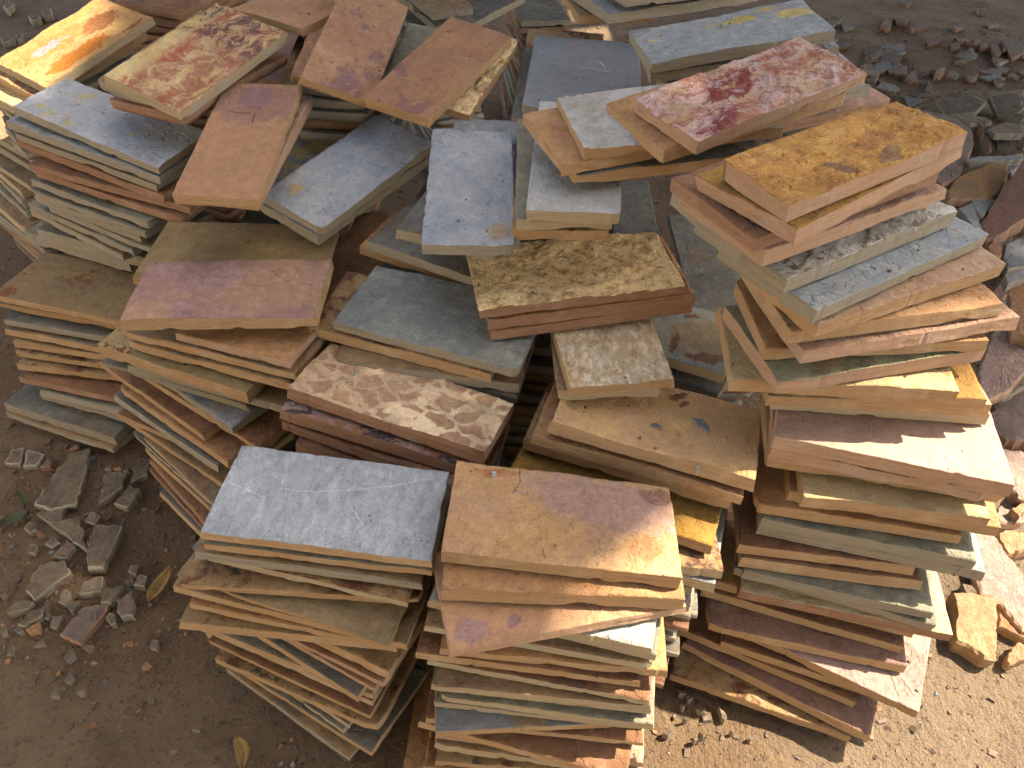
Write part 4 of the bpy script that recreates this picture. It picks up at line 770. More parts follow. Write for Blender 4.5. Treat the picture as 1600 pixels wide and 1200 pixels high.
    ('P', 2, 0.1920, 0.8476, 0.3897, -0.2802, 0.3132, 0.1586, -0.074, -0.087, 0.0203, 'mr', 'b', 0),
    ('P', 3, 0.1678, 0.7883, 0.3637, -0.3489, 0.3077, 0.1544, -0.062, -0.072, 0.0173, 'oc', 'b', 0),
    ('P', 4, 0.1533, 0.7263, 0.3414, -0.0259, 0.3073, 0.1559, -0.049, -0.058, 0.0173, 'mr', 'c', 0),
    ('P', 5, 0.1801, 0.7451, 0.3192, -0.2749, 0.2951, 0.1532, -0.037, -0.043, 0.0173, 'gb', 'c', 0),
    ('P', 6, 0.1309, 0.7409, 0.2969, -0.1757, 0.3056, 0.1555, -0.025, -0.029, 0.0173, 'gd', 'g', 0),
    ('P', 7, 0.1363, 0.7343, 0.2747, -0.1945, 0.2996, 0.1542, -0.012, -0.014, 0.0173, 'gb', 'g', 0),
    ('M', 0, -0.1670, 0.8700, 0.4380, -0.3370, 0.3180, 0.1192, -0.075, -0.073, 0.0229, 'sM', 'r', 0),
    ('M', 1, -0.1848, 0.8730, 0.4087, -0.2863, 0.2995, 0.1526, -0.066, -0.064, 0.0186, 'sM1', 'r', 0),
    ('M', 2, -0.1842, 0.8633, 0.3848, -0.3441, 0.3137, 0.1502, -0.056, -0.055, 0.0173, 'rd', 'r', 0),
    ('M', 3, -0.1667, 0.8574, 0.3626, -0.2463, 0.2979, 0.1565, -0.047, -0.046, 0.0173, 'rd', 'r', 0),
    ('K', 0, -0.1163, 1.0079, 0.4890, -0.2852, 0.3072, 0.1593, -0.019, 0.051, 0.0173, 'sK', 'g', 0),
    ('K', 1, -0.1630, 1.0163, 0.4668, -0.2616, 0.3084, 0.1550, -0.016, 0.045, 0.0173, 'mr', 'b', 0),
    ('K', 2, -0.1248, 0.9949, 0.4445, -0.1362, 0.2918, 0.1571, -0.014, 0.038, 0.0173, 'ol', 'g', 0),
    ('K', 3, -0.1260, 0.9942, 0.4223, -0.1670, 0.2993, 0.1537, -0.012, 0.032, 0.0173, 'gd', 'g', 0),
    ('Yr', 0, 0.2304, 1.0712, 0.4380, -0.4152, 0.2975, 0.1567, 0.000, 0.000, 0.0173, 'sY', 'c', 0),
    ('Yr', 1, 0.2301, 1.0548, 0.4054, -0.4151, 0.2942, 0.1580, 0.000, 0.000, 0.0173, 'gd', 'g', 0),
    ('Gp', 0, 0.4680, 1.6858, 0.1885, 1.6018, 0.2971, 0.1511, 0.000, 0.000, 0.0173, 'gd', 'g', 0),
    ('Gp', 1, 0.3136, 1.9478, 0.1342, 1.5886, 0.3041, 0.1200, 0.000, 0.000, 0.0173, 'gd', 'r', 0),
    ('Gp', 2, 0.5375, 1.7351, 0.1120, 1.3503, 0.3010, 0.1292, 0.000, 0.000, 0.0173, 'rd', 'r', 0),
    ('Kb', 0, 0.0657, 1.1954, 0.3892, 1.4273, 0.3031, 0.1200, 0.000, 0.000, 0.0173, 'ol', 'g', 0),
    ('Kb', 1, 0.0455, 1.1727, 0.3669, 1.4333, 0.2961, 0.1200, 0.000, 0.000, 0.0173, 'gd', 'g', 0),
    ('I', 2, -0.5995, 1.4582, 0.6713, 1.2119, 0.3029, 0.1584, 0.000, 0.000, 0.0181, 'rd', 'r', 1),
    ('S', 3, -0.3626, 1.6261, 0.6479, 1.4317, 0.2960, 0.1486, 0.000, 0.000, 0.0174, 'gd', 'g', 1),
    ('S', 4, -0.3576, 1.6252, 0.6256, 1.4223, 0.3014, 0.1548, 0.000, 0.000, 0.0174, 'gd', 'g', 1),
    ('U', 3, 0.0887, 1.5516, 0.6208, 1.5334, 0.3088, 0.1533, 0.000, 0.000, 0.0173, 'gd', 'g', 2),
    ('S', 5, -0.3596, 1.6238, 0.6033, 1.4862, 0.3106, 0.1534, 0.000, 0.000, 0.0174, 'gd', 'g', 1),
    ('U', 4, 0.0858, 1.5354, 0.5987, 1.5587, 0.2991, 0.1545, 0.000, 0.000, 0.0173, 'gd', 'g', 2),
    ('Y', 2, -0.8410, 2.0615, 0.5877, 1.2847, 0.2969, 0.1575, 0.000, 0.000, 0.0176, 'rd', 'r', 1),
    ('S', 6, -0.3563, 1.6307, 0.5809, 1.5486, 0.3056, 0.1517, 0.000, 0.000, 0.0174, 'rd', 'r', 1),
    ('U', 5, 0.0851, 1.5451, 0.5765, 1.5951, 0.3000, 0.1507, 0.000, 0.000, 0.0173, 'gd', 'g', 2),
    ('Y', 3, -0.8389, 2.0596, 0.5651, 1.2793, 0.3064, 0.1526, 0.000, 0.000, 0.0176, 'rd', 'r', 1),
    ('S', 7, -0.3625, 1.6257, 0.5586, 1.5196, 0.3151, 0.1562, 0.000, 0.000, 0.0174, 'gd', 'g', 1),
    ('R', 3, -0.9790, 1.7181, 0.5563, 0.9697, 0.3018, 0.1531, 0.000, 0.000, 0.0181, 'gg', 'g', 1),
    ('U', 6, 0.0799, 1.5557, 0.5543, 1.6022, 0.2997, 0.1583, 0.000, 0.000, 0.0173, 'gd', 'g', 2),
    ('Y', 4, -0.8389, 2.0576, 0.5425, 1.3595, 0.3032, 0.1549, 0.000, 0.000, 0.0176, 'rd', 'r', 1),
    ('TL', 3, -0.4813, 1.7631, 0.5331, 1.7541, 0.2994, 0.1491, 0.000, 0.000, 0.0181, 'rd', 'r', 2),
    ('R', 4, -0.9885, 1.7130, 0.5331, 0.8960, 0.2943, 0.1531, 0.000, 0.000, 0.0181, 'ol', 'g', 2),
    ('U', 7, 0.0637, 1.5526, 0.5321, 1.6469, 0.3069, 0.1534, 0.000, 0.000, 0.0173, 'gd', 'g', 2),
    ('Y', 5, -0.8196, 2.0594, 0.5199, 1.2973, 0.3071, 0.1514, 0.000, 0.000, 0.0176, 'rd', 'r', 2),
    ('U', 8, 0.0637, 1.5505, 0.5100, 1.7116, 0.2965, 0.1580, 0.000, 0.000, 0.0173, 'gd', 'g', 2),
    ('R', 5, -0.9924, 1.7194, 0.5099, 0.8050, 0.3065, 0.1521, 0.000, 0.000, 0.0181, 'ol', 'g', 1),
    ('Y', 6, -0.8223, 2.0666, 0.4973, 1.3153, 0.2960, 0.1602, 0.000, 0.000, 0.0176, 'rd', 'r', 2),
    ('S', 10, -0.3650, 1.6182, 0.4915, 1.5444, 0.2947, 0.1555, 0.000, 0.000, 0.0174, 'gd', 'g', 1),
    ('U', 9, 0.0628, 1.5550, 0.4878, 1.7115, 0.2952, 0.1541, 0.000, 0.000, 0.0173, 'gd', 'g', 2),
    ('R', 6, -0.9949, 1.7116, 0.4867, 0.6592, 0.2970, 0.1567, 0.000, 0.000, 0.0181, 'ol', 'g', 2),
    ('Y', 7, -0.8227, 2.0706, 0.4747, 1.4073, 0.2930, 0.1567, 0.000, 0.000, 0.0176, 'rd', 'r', 2),
    ('S', 11, -0.3651, 1.6096, 0.4692, 1.4545, 0.3085, 0.1573, 0.000, 0.000, 0.0174, 'gd', 'g', 1),
    ('U', 10, 0.0609, 1.5531, 0.4656, 1.7716, 0.3082, 0.1546, 0.000, 0.000, 0.0173, 'gd', 'g', 2),
    ('R', 7, -0.9966, 1.7186, 0.4636, 0.6754, 0.3087, 0.1561, 0.000, 0.000, 0.0181, 'gg', 'g', 2),
    ('BH', 4, -0.2707, 2.3965, 0.4554, 2.0612, 0.2934, 0.1478, 0.000, 0.000, 0.0178, 'gd', 'g', 1),
    ('Y', 8, -0.8203, 2.0682, 0.4521, 1.2734, 0.3005, 0.1530, 0.000, 0.000, 0.0176, 'rd', 'r', 2),
    ('F', 6, -0.0871, 1.1827, 0.4471, -0.3449, 0.2975, 0.1523, 0.000, 0.000, 0.0174, 'gd', 'g', 1),
    ('S', 12, -0.3706, 1.6095, 0.4469, 1.4876, 0.3015, 0.1514, 0.000, 0.000, 0.0174, 'rd', 'r', 2),
    ('U', 11, 0.0602, 1.5543, 0.4434, 1.6771, 0.3070, 0.1577, 0.000, 0.000, 0.0173, 'gd', 'g', 2),
    ('R', 8, -1.0008, 1.7256, 0.4404, 0.7032, 0.3039, 0.1569, 0.000, 0.000, 0.0181, 'gg', 'g', 1),
    ('BH', 5, -0.2654, 2.3962, 0.4326, 2.0377, 0.2949, 0.1560, 0.000, 0.000, 0.0178, 'gd', 'g', 2),
    ('Y', 9, -0.8249, 2.0695, 0.4295, 1.2320, 0.3144, 0.1552, 0.000, 0.000, 0.0176, 'rd', 'r', 2),
    ('Tp', 17, 0.2201, 1.7823, 0.4282, 0.3554, 0.2949, 0.1547, 0.000, 0.000, 0.0186, 'gg', 'g', 2),
    ('F', 7, -0.0881, 1.1838, 0.4248, -0.4919, 0.3014, 0.1557, 0.000, 0.000, 0.0174, 'gd', 'g', 2),
    ('S', 13, -0.3692, 1.6059, 0.4245, 1.4494, 0.2998, 0.1544, 0.000, 0.000, 0.0174, 'gd', 'g', 2),
    ('R', 9, -0.9989, 1.7233, 0.4172, 0.8261, 0.3093, 0.1553, 0.000, 0.000, 0.0181, 'gg', 'g', 1),
    ('BH', 6, -0.2663, 2.4051, 0.4098, 2.0826, 0.2958, 0.1522, 0.000, 0.000, 0.0178, 'ol', 'g', 2),
    ('Y', 10, -0.8243, 2.0738, 0.4069, 1.2587, 0.2970, 0.1558, 0.000, 0.000, 0.0176, 'rd', 'r', 2),
    ('Tp', 18, 0.2199, 1.7796, 0.4045, 0.3013, 0.2986, 0.1610, 0.000, 0.000, 0.0186, 'ol', 'b', 2),
    ('G', 7, -0.4829, 1.3177, 0.4023, 1.5238, 0.3010, 0.1645, 0.000, 0.000, 0.0174, 'gd', 'g', 1),
    ('S', 14, -0.3701, 1.6048, 0.4022, 1.3356, 0.2995, 0.1527, 0.000, 0.000, 0.0174, 'gd', 'g', 1),
    ('E', 8, -0.2911, 1.3126, 0.3895, 1.2367, 0.2975, 0.1541, 0.000, 0.000, 0.0179, 'br', 'b', 1),
    ('BH', 7, -0.2634, 2.4165, 0.3871, 2.0800, 0.2963, 0.1493, 0.000, 0.000, 0.0178, 'gd', 'g', 2),
    ('Y', 11, -0.8199, 2.0727, 0.3843, 1.2809, 0.2984, 0.1560, 0.000, 0.000, 0.0176, 'rd', 'r', 1),
    ('Tp', 19, 0.2087, 1.7757, 0.3807, 0.2555, 0.3002, 0.1551, 0.000, 0.000, 0.0186, 'gg', 'g', 2),
    ('G', 8, -0.4823, 1.3087, 0.3800, 1.5566, 0.3054, 0.1546, 0.000, 0.000, 0.0174, 'rd', 'r', 2),
    ('TL', 10, -0.4804, 1.7560, 0.3708, 1.5096, 0.2961, 0.1538, 0.000, 0.000, 0.0181, 'rd', 'r', 2),
    ('BH', 8, -0.2612, 2.4218, 0.3643, 2.0275, 0.3025, 0.1502, 0.000, 0.000, 0.0178, 'gd', 'g', 2),
    ('Y', 12, -0.8202, 2.0681, 0.3617, 1.2431, 0.3046, 0.1506, 0.000, 0.000, 0.0176, 'rd', 'r', 1),
    ('G', 9, -0.4876, 1.3161, 0.3576, 1.6042, 0.3000, 0.1519, 0.000, 0.000, 0.0174, 'gd', 'g', 2),
    ('U', 15, 0.0630, 1.5589, 0.3548, 1.6396, 0.2923, 0.1559, 0.000, 0.000, 0.0173, 'gd', 'g', 2),
    ('T', 16, -0.1706, 1.5175, 0.3530, 1.3915, 0.2984, 0.1555, 0.000, 0.000, 0.0172, 'rd', 'r', 1),
    ('BI', 2, 0.0380, 2.7609, 0.3490, 1.8036, 0.3085, 0.1558, 0.000, 0.000, 0.0181, 'rd', 'r', 1),
    ('TL', 11, -0.4758, 1.7459, 0.3477, 1.5104, 0.2969, 0.1576, 0.000, 0.000, 0.0181, 'rd', 'r', 2),
    ('Kb', 2, 0.0617, 1.1787, 0.3447, 1.4014, 0.3002, 0.1538, 0.000, 0.000, 0.0179, 'rd', 'r', 1),
    ('BH', 9, -0.2631, 2.4321, 0.3415, 2.0228, 0.3115, 0.1534, 0.000, 0.000, 0.0178, 'ol', 'g', 2),
    ('M', 4, -0.1679, 0.8650, 0.3403, -0.1756, 0.3076, 0.1537, 0.000, 0.000, 0.0177, 'ol', 'b', 2),
    ('Y', 13, -0.8127, 2.0696, 0.3391, 1.1766, 0.2961, 0.1549, 0.000, 0.000, 0.0176, 'rd', 'r', 1),
    ('G', 10, -0.4907, 1.3220, 0.3353, 1.5836, 0.2980, 0.1558, 0.000, 0.000, 0.0174, 'rd', 'r', 2),
    ('U', 16, 0.0728, 1.5623, 0.3326, 1.6068, 0.3015, 0.1593, 0.000, 0.000, 0.0173, 'gd', 'g', 2),
    ('T', 17, -0.1646, 1.5215, 0.3309, 1.3778, 0.3011, 0.1644, 0.000, 0.000, 0.0172, 'rd', 'r', 2),
    ('BI', 3, 0.0462, 2.7591, 0.3258, 1.8611, 0.2992, 0.1549, 0.000, 0.000, 0.0181, 'rd', 'r', 1),
    ('TL', 12, -0.4756, 1.7531, 0.3245, 1.4694, 0.3097, 0.1572, 0.000, 0.000, 0.0181, 'rd', 'r', 2),
    ('Kb', 3, 0.0655, 1.1679, 0.3217, 1.3842, 0.2949, 0.1532, 0.000, 0.000, 0.0179, 'rd', 'r', 1),
    ('BH', 10, -0.2737, 2.4259, 0.3188, 2.0136, 0.3164, 0.1569, 0.000, 0.000, 0.0178, 'ol', 'g', 2),
    ('M', 5, -0.1743, 0.8720, 0.3177, -0.1836, 0.3079, 0.1595, 0.000, 0.000, 0.0177, 'gd', 'g', 2),
    ('Y', 14, -0.8123, 2.0778, 0.3165, 1.1561, 0.3053, 0.1566, 0.000, 0.000, 0.0176, 'rd', 'r', 2),
    ('G', 11, -0.4939, 1.3247, 0.3129, 1.6240, 0.3008, 0.1572, 0.000, 0.000, 0.0174, 'rd', 'r', 2),
    ('U', 17, 0.0709, 1.5603, 0.3104, 1.5738, 0.2981, 0.1565, 0.000, 0.000, 0.0173, 'gd', 'g', 2),
    ('T', 18, -0.1663, 1.5166, 0.3089, 1.4362, 0.2958, 0.1553, 0.000, 0.000, 0.0172, 'gd', 'g', 2),
    ('BI', 4, 0.0425, 2.7647, 0.3025, 1.8013, 0.2975, 0.1572, 0.000, 0.000, 0.0181, 'rd', 'r', 1),
    ('TL', 13, -0.4760, 1.7584, 0.3013, 1.4319, 0.3058, 0.1526, 0.000, 0.000, 0.0181, 'rd', 'r', 2),
    ('Kb', 4, 0.0671, 1.1658, 0.2987, 1.4105, 0.2999, 0.1490, 0.000, 0.000, 0.0179, 'gg', 'g', 1),
    ('BH', 11, -0.2769, 2.4331, 0.2960, 2.0257, 0.3001, 0.1557, 0.000, 0.000, 0.0178, 'gd', 'g', 2),
    ('M', 6, -0.1725, 0.8700, 0.2950, -0.1565, 0.2968, 0.1545, 0.000, 0.000, 0.0177, 'gg', 'g', 2),
    ('Y', 15, -0.8253, 2.0659, 0.2939, 1.1490, 0.3053, 0.1544, 0.000, 0.000, 0.0176, 'rd', 'r', 2),
    ('G', 12, -0.4892, 1.3171, 0.2906, 1.7113, 0.2963, 0.1591, 0.000, 0.000, 0.0174, 'gd', 'g', 2),
    ('Q', 24, 0.3796, 1.3414, 0.2892, 0.3062, 0.3036, 0.1553, 0.000, 0.000, 0.0174, 'gd', 'g', 1),
    ('U', 18, 0.0745, 1.5539, 0.2882, 1.5232, 0.3059, 0.1559, 0.000, 0.000, 0.0173, 'gd', 'g', 2),
    ('T', 19, -0.1692, 1.5135, 0.2868, 1.4673, 0.2980, 0.1540, 0.000, 0.000, 0.0172, 'rd', 'r', 2),
    ('BI', 5, 0.0381, 2.7729, 0.2792, 1.7963, 0.2945, 0.1586, 0.000, 0.000, 0.0181, 'rd', 'r', 1),
    ('TL', 14, -0.4838, 1.7596, 0.2781, 1.5088, 0.3087, 0.1504, 0.000, 0.000, 0.0181, 'rd', 'r', 2),
    ('Kb', 5, 0.0744, 1.1627, 0.2758, 1.4833, 0.3068, 0.1570, 0.000, 0.000, 0.0179, 'ol', 'b', 1),
    ('BH', 12, -0.2789, 2.4337, 0.2732, 2.0777, 0.2968, 0.1548, 0.000, 0.000, 0.0178, 'ol', 'g', 2),
    ('M', 7, -0.1754, 0.8648, 0.2723, -0.1494, 0.3019, 0.1529, 0.000, 0.000, 0.0177, 'gd', 'g', 2),
    ('Y', 16, -0.8139, 2.0689, 0.2713, 1.1072, 0.3009, 0.1592, 0.000, 0.000, 0.0176, 'rd', 'r', 2),
    ('G', 13, -0.4846, 1.3133, 0.2682, 1.7313, 0.2986, 0.1612, 0.000, 0.000, 0.0174, 'gd', 'g', 2),
    ('Q', 25, 0.3841, 1.3439, 0.2670, 0.2886, 0.3013, 0.1535, 0.000, 0.000, 0.0174, 'ol', 'b', 2),
    ('U', 19, 0.0827, 1.5404, 0.2661, 1.5276, 0.2886, 0.1521, 0.000, 0.000, 0.0173, 'gd', 'g', 2),
    ('T', 20, -0.1710, 1.5127, 0.2647, 1.4106, 0.2899, 0.1536, 0.000, 0.000, 0.0172, 'gd', 'g', 2),
    ('BI', 6, 0.0394, 2.7692, 0.2560, 1.7595, 0.3040, 0.1520, 0.000, 0.000, 0.0181, 'rd', 'r', 1),
    ('TL', 15, -0.4779, 1.7469, 0.2550, 1.4684, 0.3014, 0.1544, 0.000, 0.000, 0.0181, 'rd', 'r', 1),
    ('Kb', 6, 0.0721, 1.1490, 0.2528, 1.4522, 0.2915, 0.1546, 0.000, 0.000, 0.0179, 'br', 'b', 1),
    ('P', 8, 0.1533, 0.7423, 0.2525, -0.2383, 0.2920, 0.1616, 0.000, 0.000, 0.0179, 'gg', 'g', 1),
    ('BH', 13, -0.2727, 2.4364, 0.2505, 2.1313, 0.3030, 0.1544, 0.000, 0.000, 0.0178, 'gd', 'g', 2),
    ('M', 8, -0.1674, 0.8587, 0.2496, -0.0616, 0.2937, 0.1575, 0.000, 0.000, 0.0177, 'gd', 'g', 2),
    ('Y', 17, -0.8264, 2.0756, 0.2487, 1.0900, 0.3049, 0.1554, 0.000, 0.000, 0.0176, 'rd', 'r', 2),
    ('G', 14, -0.4960, 1.3179, 0.2459, 1.6625, 0.3057, 0.1547, 0.000, 0.000, 0.0174, 'gd', 'g', 2),
    ('Q', 26, 0.3862, 1.3483, 0.2447, 0.3370, 0.3114, 0.1574, 0.000, 0.000, 0.0174, 'gg', 'g', 2),
    ('U', 20, 0.0678, 1.5338, 0.2439, 1.4850, 0.3003, 0.1525, 0.000, 0.000, 0.0173, 'gd', 'g', 2),
    ('T', 21, -0.1678, 1.5154, 0.2427, 1.4012, 0.2976, 0.1524, 0.000, 0.000, 0.0172, 'rd', 'r', 2),
    ('W', 7, -1.2019, 1.7429, 0.2351, -0.7244, 0.3003, 0.1600, 0.000, 0.000, 0.0183, 'gd', 'g', 2),
    ('BI', 7, 0.0350, 2.7789, 0.2327, 1.8648, 0.3083, 0.1548, 0.000, 0.000, 0.0181, 'gd', 'g', 1),
    ('TL', 16, -0.4786, 1.7430, 0.2318, 1.5252, 0.3007, 0.1530, 0.000, 0.000, 0.0181, 'rd', 'r', 1),
    ('Kb', 7, 0.0759, 1.1493, 0.2298, 1.4769, 0.2972, 0.1591, 0.000, 0.000, 0.0179, 'gd', 'g', 1),
    ('P', 9, 0.1506, 0.7421, 0.2295, -0.1312, 0.3019, 0.1582, 0.000, 0.000, 0.0179, 'gd', 'g', 1),
    ('BH', 14, -0.2750, 2.4425, 0.2277, 2.1043, 0.3012, 0.1597, 0.000, 0.000, 0.0178, 'gd', 'g', 1),
    ('M', 9, -0.1715, 0.8506, 0.2269, -0.0999, 0.2997, 0.1538, 0.000, 0.000, 0.0177, 'gg', 'g', 1),
    ('Y', 18, -0.8249, 2.0790, 0.2260, 1.1409, 0.3021, 0.1569, 0.000, 0.000, 0.0176, 'rd', 'r', 2),
    ('G', 15, -0.4944, 1.3295, 0.2235, 1.6898, 0.3054, 0.1546, 0.000, 0.000, 0.0174, 'rd', 'r', 2),
    ('Q', 27, 0.3826, 1.3566, 0.2225, 0.2430, 0.2996, 0.1546, 0.000, 0.000, 0.0174, 'gg', 'g', 2),
    ('U', 21, 0.0695, 1.5377, 0.2217, 1.5174, 0.2908, 0.1565, 0.000, 0.000, 0.0173, 'gd', 'g', 2),
    ('T', 22, -0.1788, 1.5121, 0.2206, 1.3557, 0.2804, 0.1580, 0.000, 0.000, 0.0172, 'gd', 'g', 2),
    ('W', 8, -1.1979, 1.7570, 0.2116, -0.6898, 0.3023, 0.1517, 0.000, 0.000, 0.0183, 'ol', 'b', 2),
    ('BI', 8, 0.0367, 2.7837, 0.2094, 1.8030, 0.2910, 0.1573, 0.000, 0.000, 0.0181, 'rd', 'r', 1),
    ('TL', 17, -0.4632, 1.7454, 0.2086, 1.5590, 0.2914, 0.1562, 0.000, 0.000, 0.0181, 'rd', 'r', 1),
    ('I', 22, -0.5752, 1.4587, 0.2083, 1.3911, 0.2913, 0.1536, 0.000, 0.000, 0.0181, 'gg', 'g', 2),
    ('Kb', 8, 0.0589, 1.1491, 0.2068, 1.4407, 0.2995, 0.1524, 0.000, 0.000, 0.0179, 'gd', 'g', 1),
    ('P', 10, 0.1523, 0.7403, 0.2066, -0.2112, 0.3043, 0.1576, 0.000, 0.000, 0.0179, 'rd', 'r', 1),
    ('E', 16, -0.2899, 1.3489, 0.2062, 1.0602, 0.3031, 0.1542, 0.000, 0.000, 0.0179, 'rd', 'r', 2),
    ('BH', 15, -0.2648, 2.4438, 0.2049, 2.0922, 0.3000, 0.1495, 0.000, 0.000, 0.0178, 'gd', 'g', 1),
    ('M', 10, -0.1750, 0.8406, 0.2042, -0.0516, 0.2922, 0.1513, 0.000, 0.000, 0.0177, 'gg', 'g', 1),
    ('Y', 19, -0.8213, 2.0826, 0.2034, 1.2011, 0.2984, 0.1592, 0.000, 0.000, 0.0176, 'rd', 'r', 2),
    ('Q', 28, 0.3804, 1.3607, 0.2002, 0.1798, 0.2986, 0.1554, 0.000, 0.000, 0.0174, 'ol', 'b', 2),
    ('U', 22, 0.0683, 1.5414, 0.1996, 1.5461, 0.2932, 0.1541, 0.000, 0.000, 0.0173, 'gd', 'g', 2),
    ('W', 9, -1.2033, 1.7586, 0.1881, -0.6647, 0.3118, 0.1532, 0.000, 0.000, 0.0183, 'rd', 'r', 2),
    ('BI', 9, 0.0305, 2.7785, 0.1861, 1.7294, 0.2961, 0.1540, 0.000, 0.000, 0.0181, 'rd', 'r', 1),
    ('TL', 18, -0.4696, 1.7583, 0.1854, 1.4934, 0.2998, 0.1540, 0.000, 0.000, 0.0181, 'rd', 'r', 2),
    ('I', 23, -0.5693, 1.4612, 0.1852, 1.4066, 0.3021, 0.1538, 0.000, 0.000, 0.0181, 'gg', 'g', 2),
    ('Kb', 9, 0.0634, 1.1545, 0.1838, 1.5345, 0.3096, 0.1580, 0.000, 0.000, 0.0179, 'rd', 'r', 1),
    ('P', 11, 0.1424, 0.7458, 0.1836, -0.1777, 0.2941, 0.1508, 0.000, 0.000, 0.0179, 'gg', 'g', 1),
    ('E', 17, -0.2768, 1.3550, 0.1833, 1.0622, 0.3035, 0.1504, 0.000, 0.000, 0.0179, 'gd', 'g', 2),
    ('BH', 16, -0.2625, 2.4383, 0.1822, 2.0115, 0.3058, 0.1627, 0.000, 0.000, 0.0178, 'ol', 'g', 1),
    ('M', 11, -0.1759, 0.8448, 0.1815, -0.0748, 0.3061, 0.1597, 0.000, 0.000, 0.0177, 'ol', 'b', 2),
    ('Y', 20, -0.8132, 2.0779, 0.1808, 1.1180, 0.2972, 0.1500, 0.000, 0.000, 0.0176, 'rd', 'r', 2),
    ('Q', 29, 0.3786, 1.3650, 0.1780, 0.1104, 0.2923, 0.1534, 0.000, 0.000, 0.0174, 'gg', 'g', 2),
    ('U', 23, 0.0772, 1.5411, 0.1774, 1.5654, 0.3093, 0.1590, 0.000, 0.000, 0.0173, 'gd', 'g', 2),
    ('W', 10, -1.2047, 1.7511, 0.1646, -0.6925, 0.2910, 0.1567, 0.000, 0.000, 0.0183, 'gd', 'g', 1),
    ('BI', 10, 0.0392, 2.7768, 0.1629, 1.7160, 0.3113, 0.1519, 0.000, 0.000, 0.0181, 'gd', 'g', 2),
    ('TL', 19, -0.4663, 1.7651, 0.1622, 1.4962, 0.2984, 0.1546, 0.000, 0.000, 0.0181, 'rd', 'r', 1),
    ('I', 24, -0.5644, 1.4599, 0.1620, 1.4721, 0.2927, 0.1530, 0.000, 0.000, 0.0181, 'gd', 'g', 2),
    ('Kb', 10, 0.0676, 1.1613, 0.1609, 1.6200, 0.2989, 0.1587, 0.000, 0.000, 0.0179, 'br', 'b', 1),
    ('P', 12, 0.1391, 0.7462, 0.1607, -0.1930, 0.3016, 0.1527, 0.000, 0.000, 0.0179, 'gg', 'g', 1),
    ('E', 18, -0.2845, 1.3493, 0.1604, 1.1414, 0.2970, 0.1568, 0.000, 0.000, 0.0179, 'rd', 'r', 2),
    ('BH', 17, -0.2584, 2.4486, 0.1594, 1.9086, 0.3038, 0.1558, 0.000, 0.000, 0.0178, 'ol', 'g', 1),
    ('M', 12, -0.1733, 0.8377, 0.1588, -0.1599, 0.3130, 0.1628, 0.000, 0.000, 0.0177, 'gd', 'g', 2),
    ('Y', 21, -0.8105, 2.0713, 0.1582, 1.1538, 0.2992, 0.1497, 0.000, 0.000, 0.0176, 'rd', 'r', 2),
    ('Q', 30, 0.3861, 1.3674, 0.1557, 0.0896, 0.2961, 0.1544, 0.000, 0.000, 0.0174, 'gg', 'g', 2),
    ('U', 24, 0.0742, 1.5404, 0.1552, 1.5574, 0.3059, 0.1557, 0.000, 0.000, 0.0173, 'gd', 'g', 2),
    ('W', 11, -1.1996, 1.7522, 0.1411, -0.6514, 0.3033, 0.1558, 0.000, 0.000, 0.0183, 'gd', 'g', 1),
    ('BI', 11, 0.0339, 2.7810, 0.1396, 1.7291, 0.3026, 0.1560, 0.000, 0.000, 0.0181, 'gd', 'g', 1),
    ('TL', 20, -0.4630, 1.7618, 0.1391, 1.5241, 0.3027, 0.1579, 0.000, 0.000, 0.0181, 'rd', 'r', 2),
    ('I', 25, -0.5649, 1.4595, 0.1389, 1.5105, 0.3013, 0.1527, 0.000, 0.000, 0.0181, 'gg', 'g', 2),
    ('Kb', 11, 0.0621, 1.1533, 0.1379, 1.6217, 0.3003, 0.1597, 0.000, 0.000, 0.0179, 'gg', 'g', 1),
    ('P', 13, 0.1379, 0.7294, 0.1377, -0.1616, 0.3033, 0.1605, 0.000, 0.000, 0.0179, 'gd', 'g', 1),
    ('E', 19, -0.2853, 1.3498, 0.1375, 1.0965, 0.3035, 0.1542, 0.000, 0.000, 0.0179, 'gg', 'g', 2),
    ('BH', 18, -0.2570, 2.4509, 0.1366, 1.8983, 0.2910, 0.1540, 0.000, 0.000, 0.0178, 'gd', 'g', 1),
    ('M', 13, -0.1779, 0.8390, 0.1361, -0.1884, 0.3031, 0.1537, 0.000, 0.000, 0.0177, 'br', 'b', 2),
    ('Y', 22, -0.8062, 2.0691, 0.1356, 1.1265, 0.3091, 0.1523, 0.000, 0.000, 0.0176, 'rd', 'r', 2),
    ('Q', 31, 0.3794, 1.3640, 0.1335, 0.1039, 0.2935, 0.1589, 0.000, 0.000, 0.0174, 'gd', 'g', 2),
    ('H', 21, -0.8645, 1.4710, 0.1330, -0.5148, 0.2916, 0.1512, 0.000, 0.000, 0.0146, 'br', 'b', 2),
    ('U', 25, 0.0819, 1.5410, 0.1330, 1.5253, 0.3008, 0.1558, 0.000, 0.000, 0.0173, 'gd', 'g', 2),
    ('W', 12, -1.1964, 1.7489, 0.1176, -0.7101, 0.3057, 0.1536, 0.000, 0.000, 0.0183, 'rd', 'r', 1),
    ('BI', 12, 0.0222, 2.7807, 0.1163, 1.6883, 0.3041, 0.1575, 0.000, 0.000, 0.0181, 'gd', 'g', 1),
    ('TL', 21, -0.4579, 1.7582, 0.1159, 1.4796, 0.3003, 0.1520, 0.000, 0.000, 0.0181, 'rd', 'r', 2),
    ('I', 26, -0.5626, 1.4531, 0.1157, 1.5757, 0.2957, 0.1575, 0.000, 0.000, 0.0181, 'gg', 'g', 2),
    ('Kb', 12, 0.0583, 1.1564, 0.1149, 1.6490, 0.2997, 0.1549, 0.000, 0.000, 0.0179, 'ol', 'b', 2),
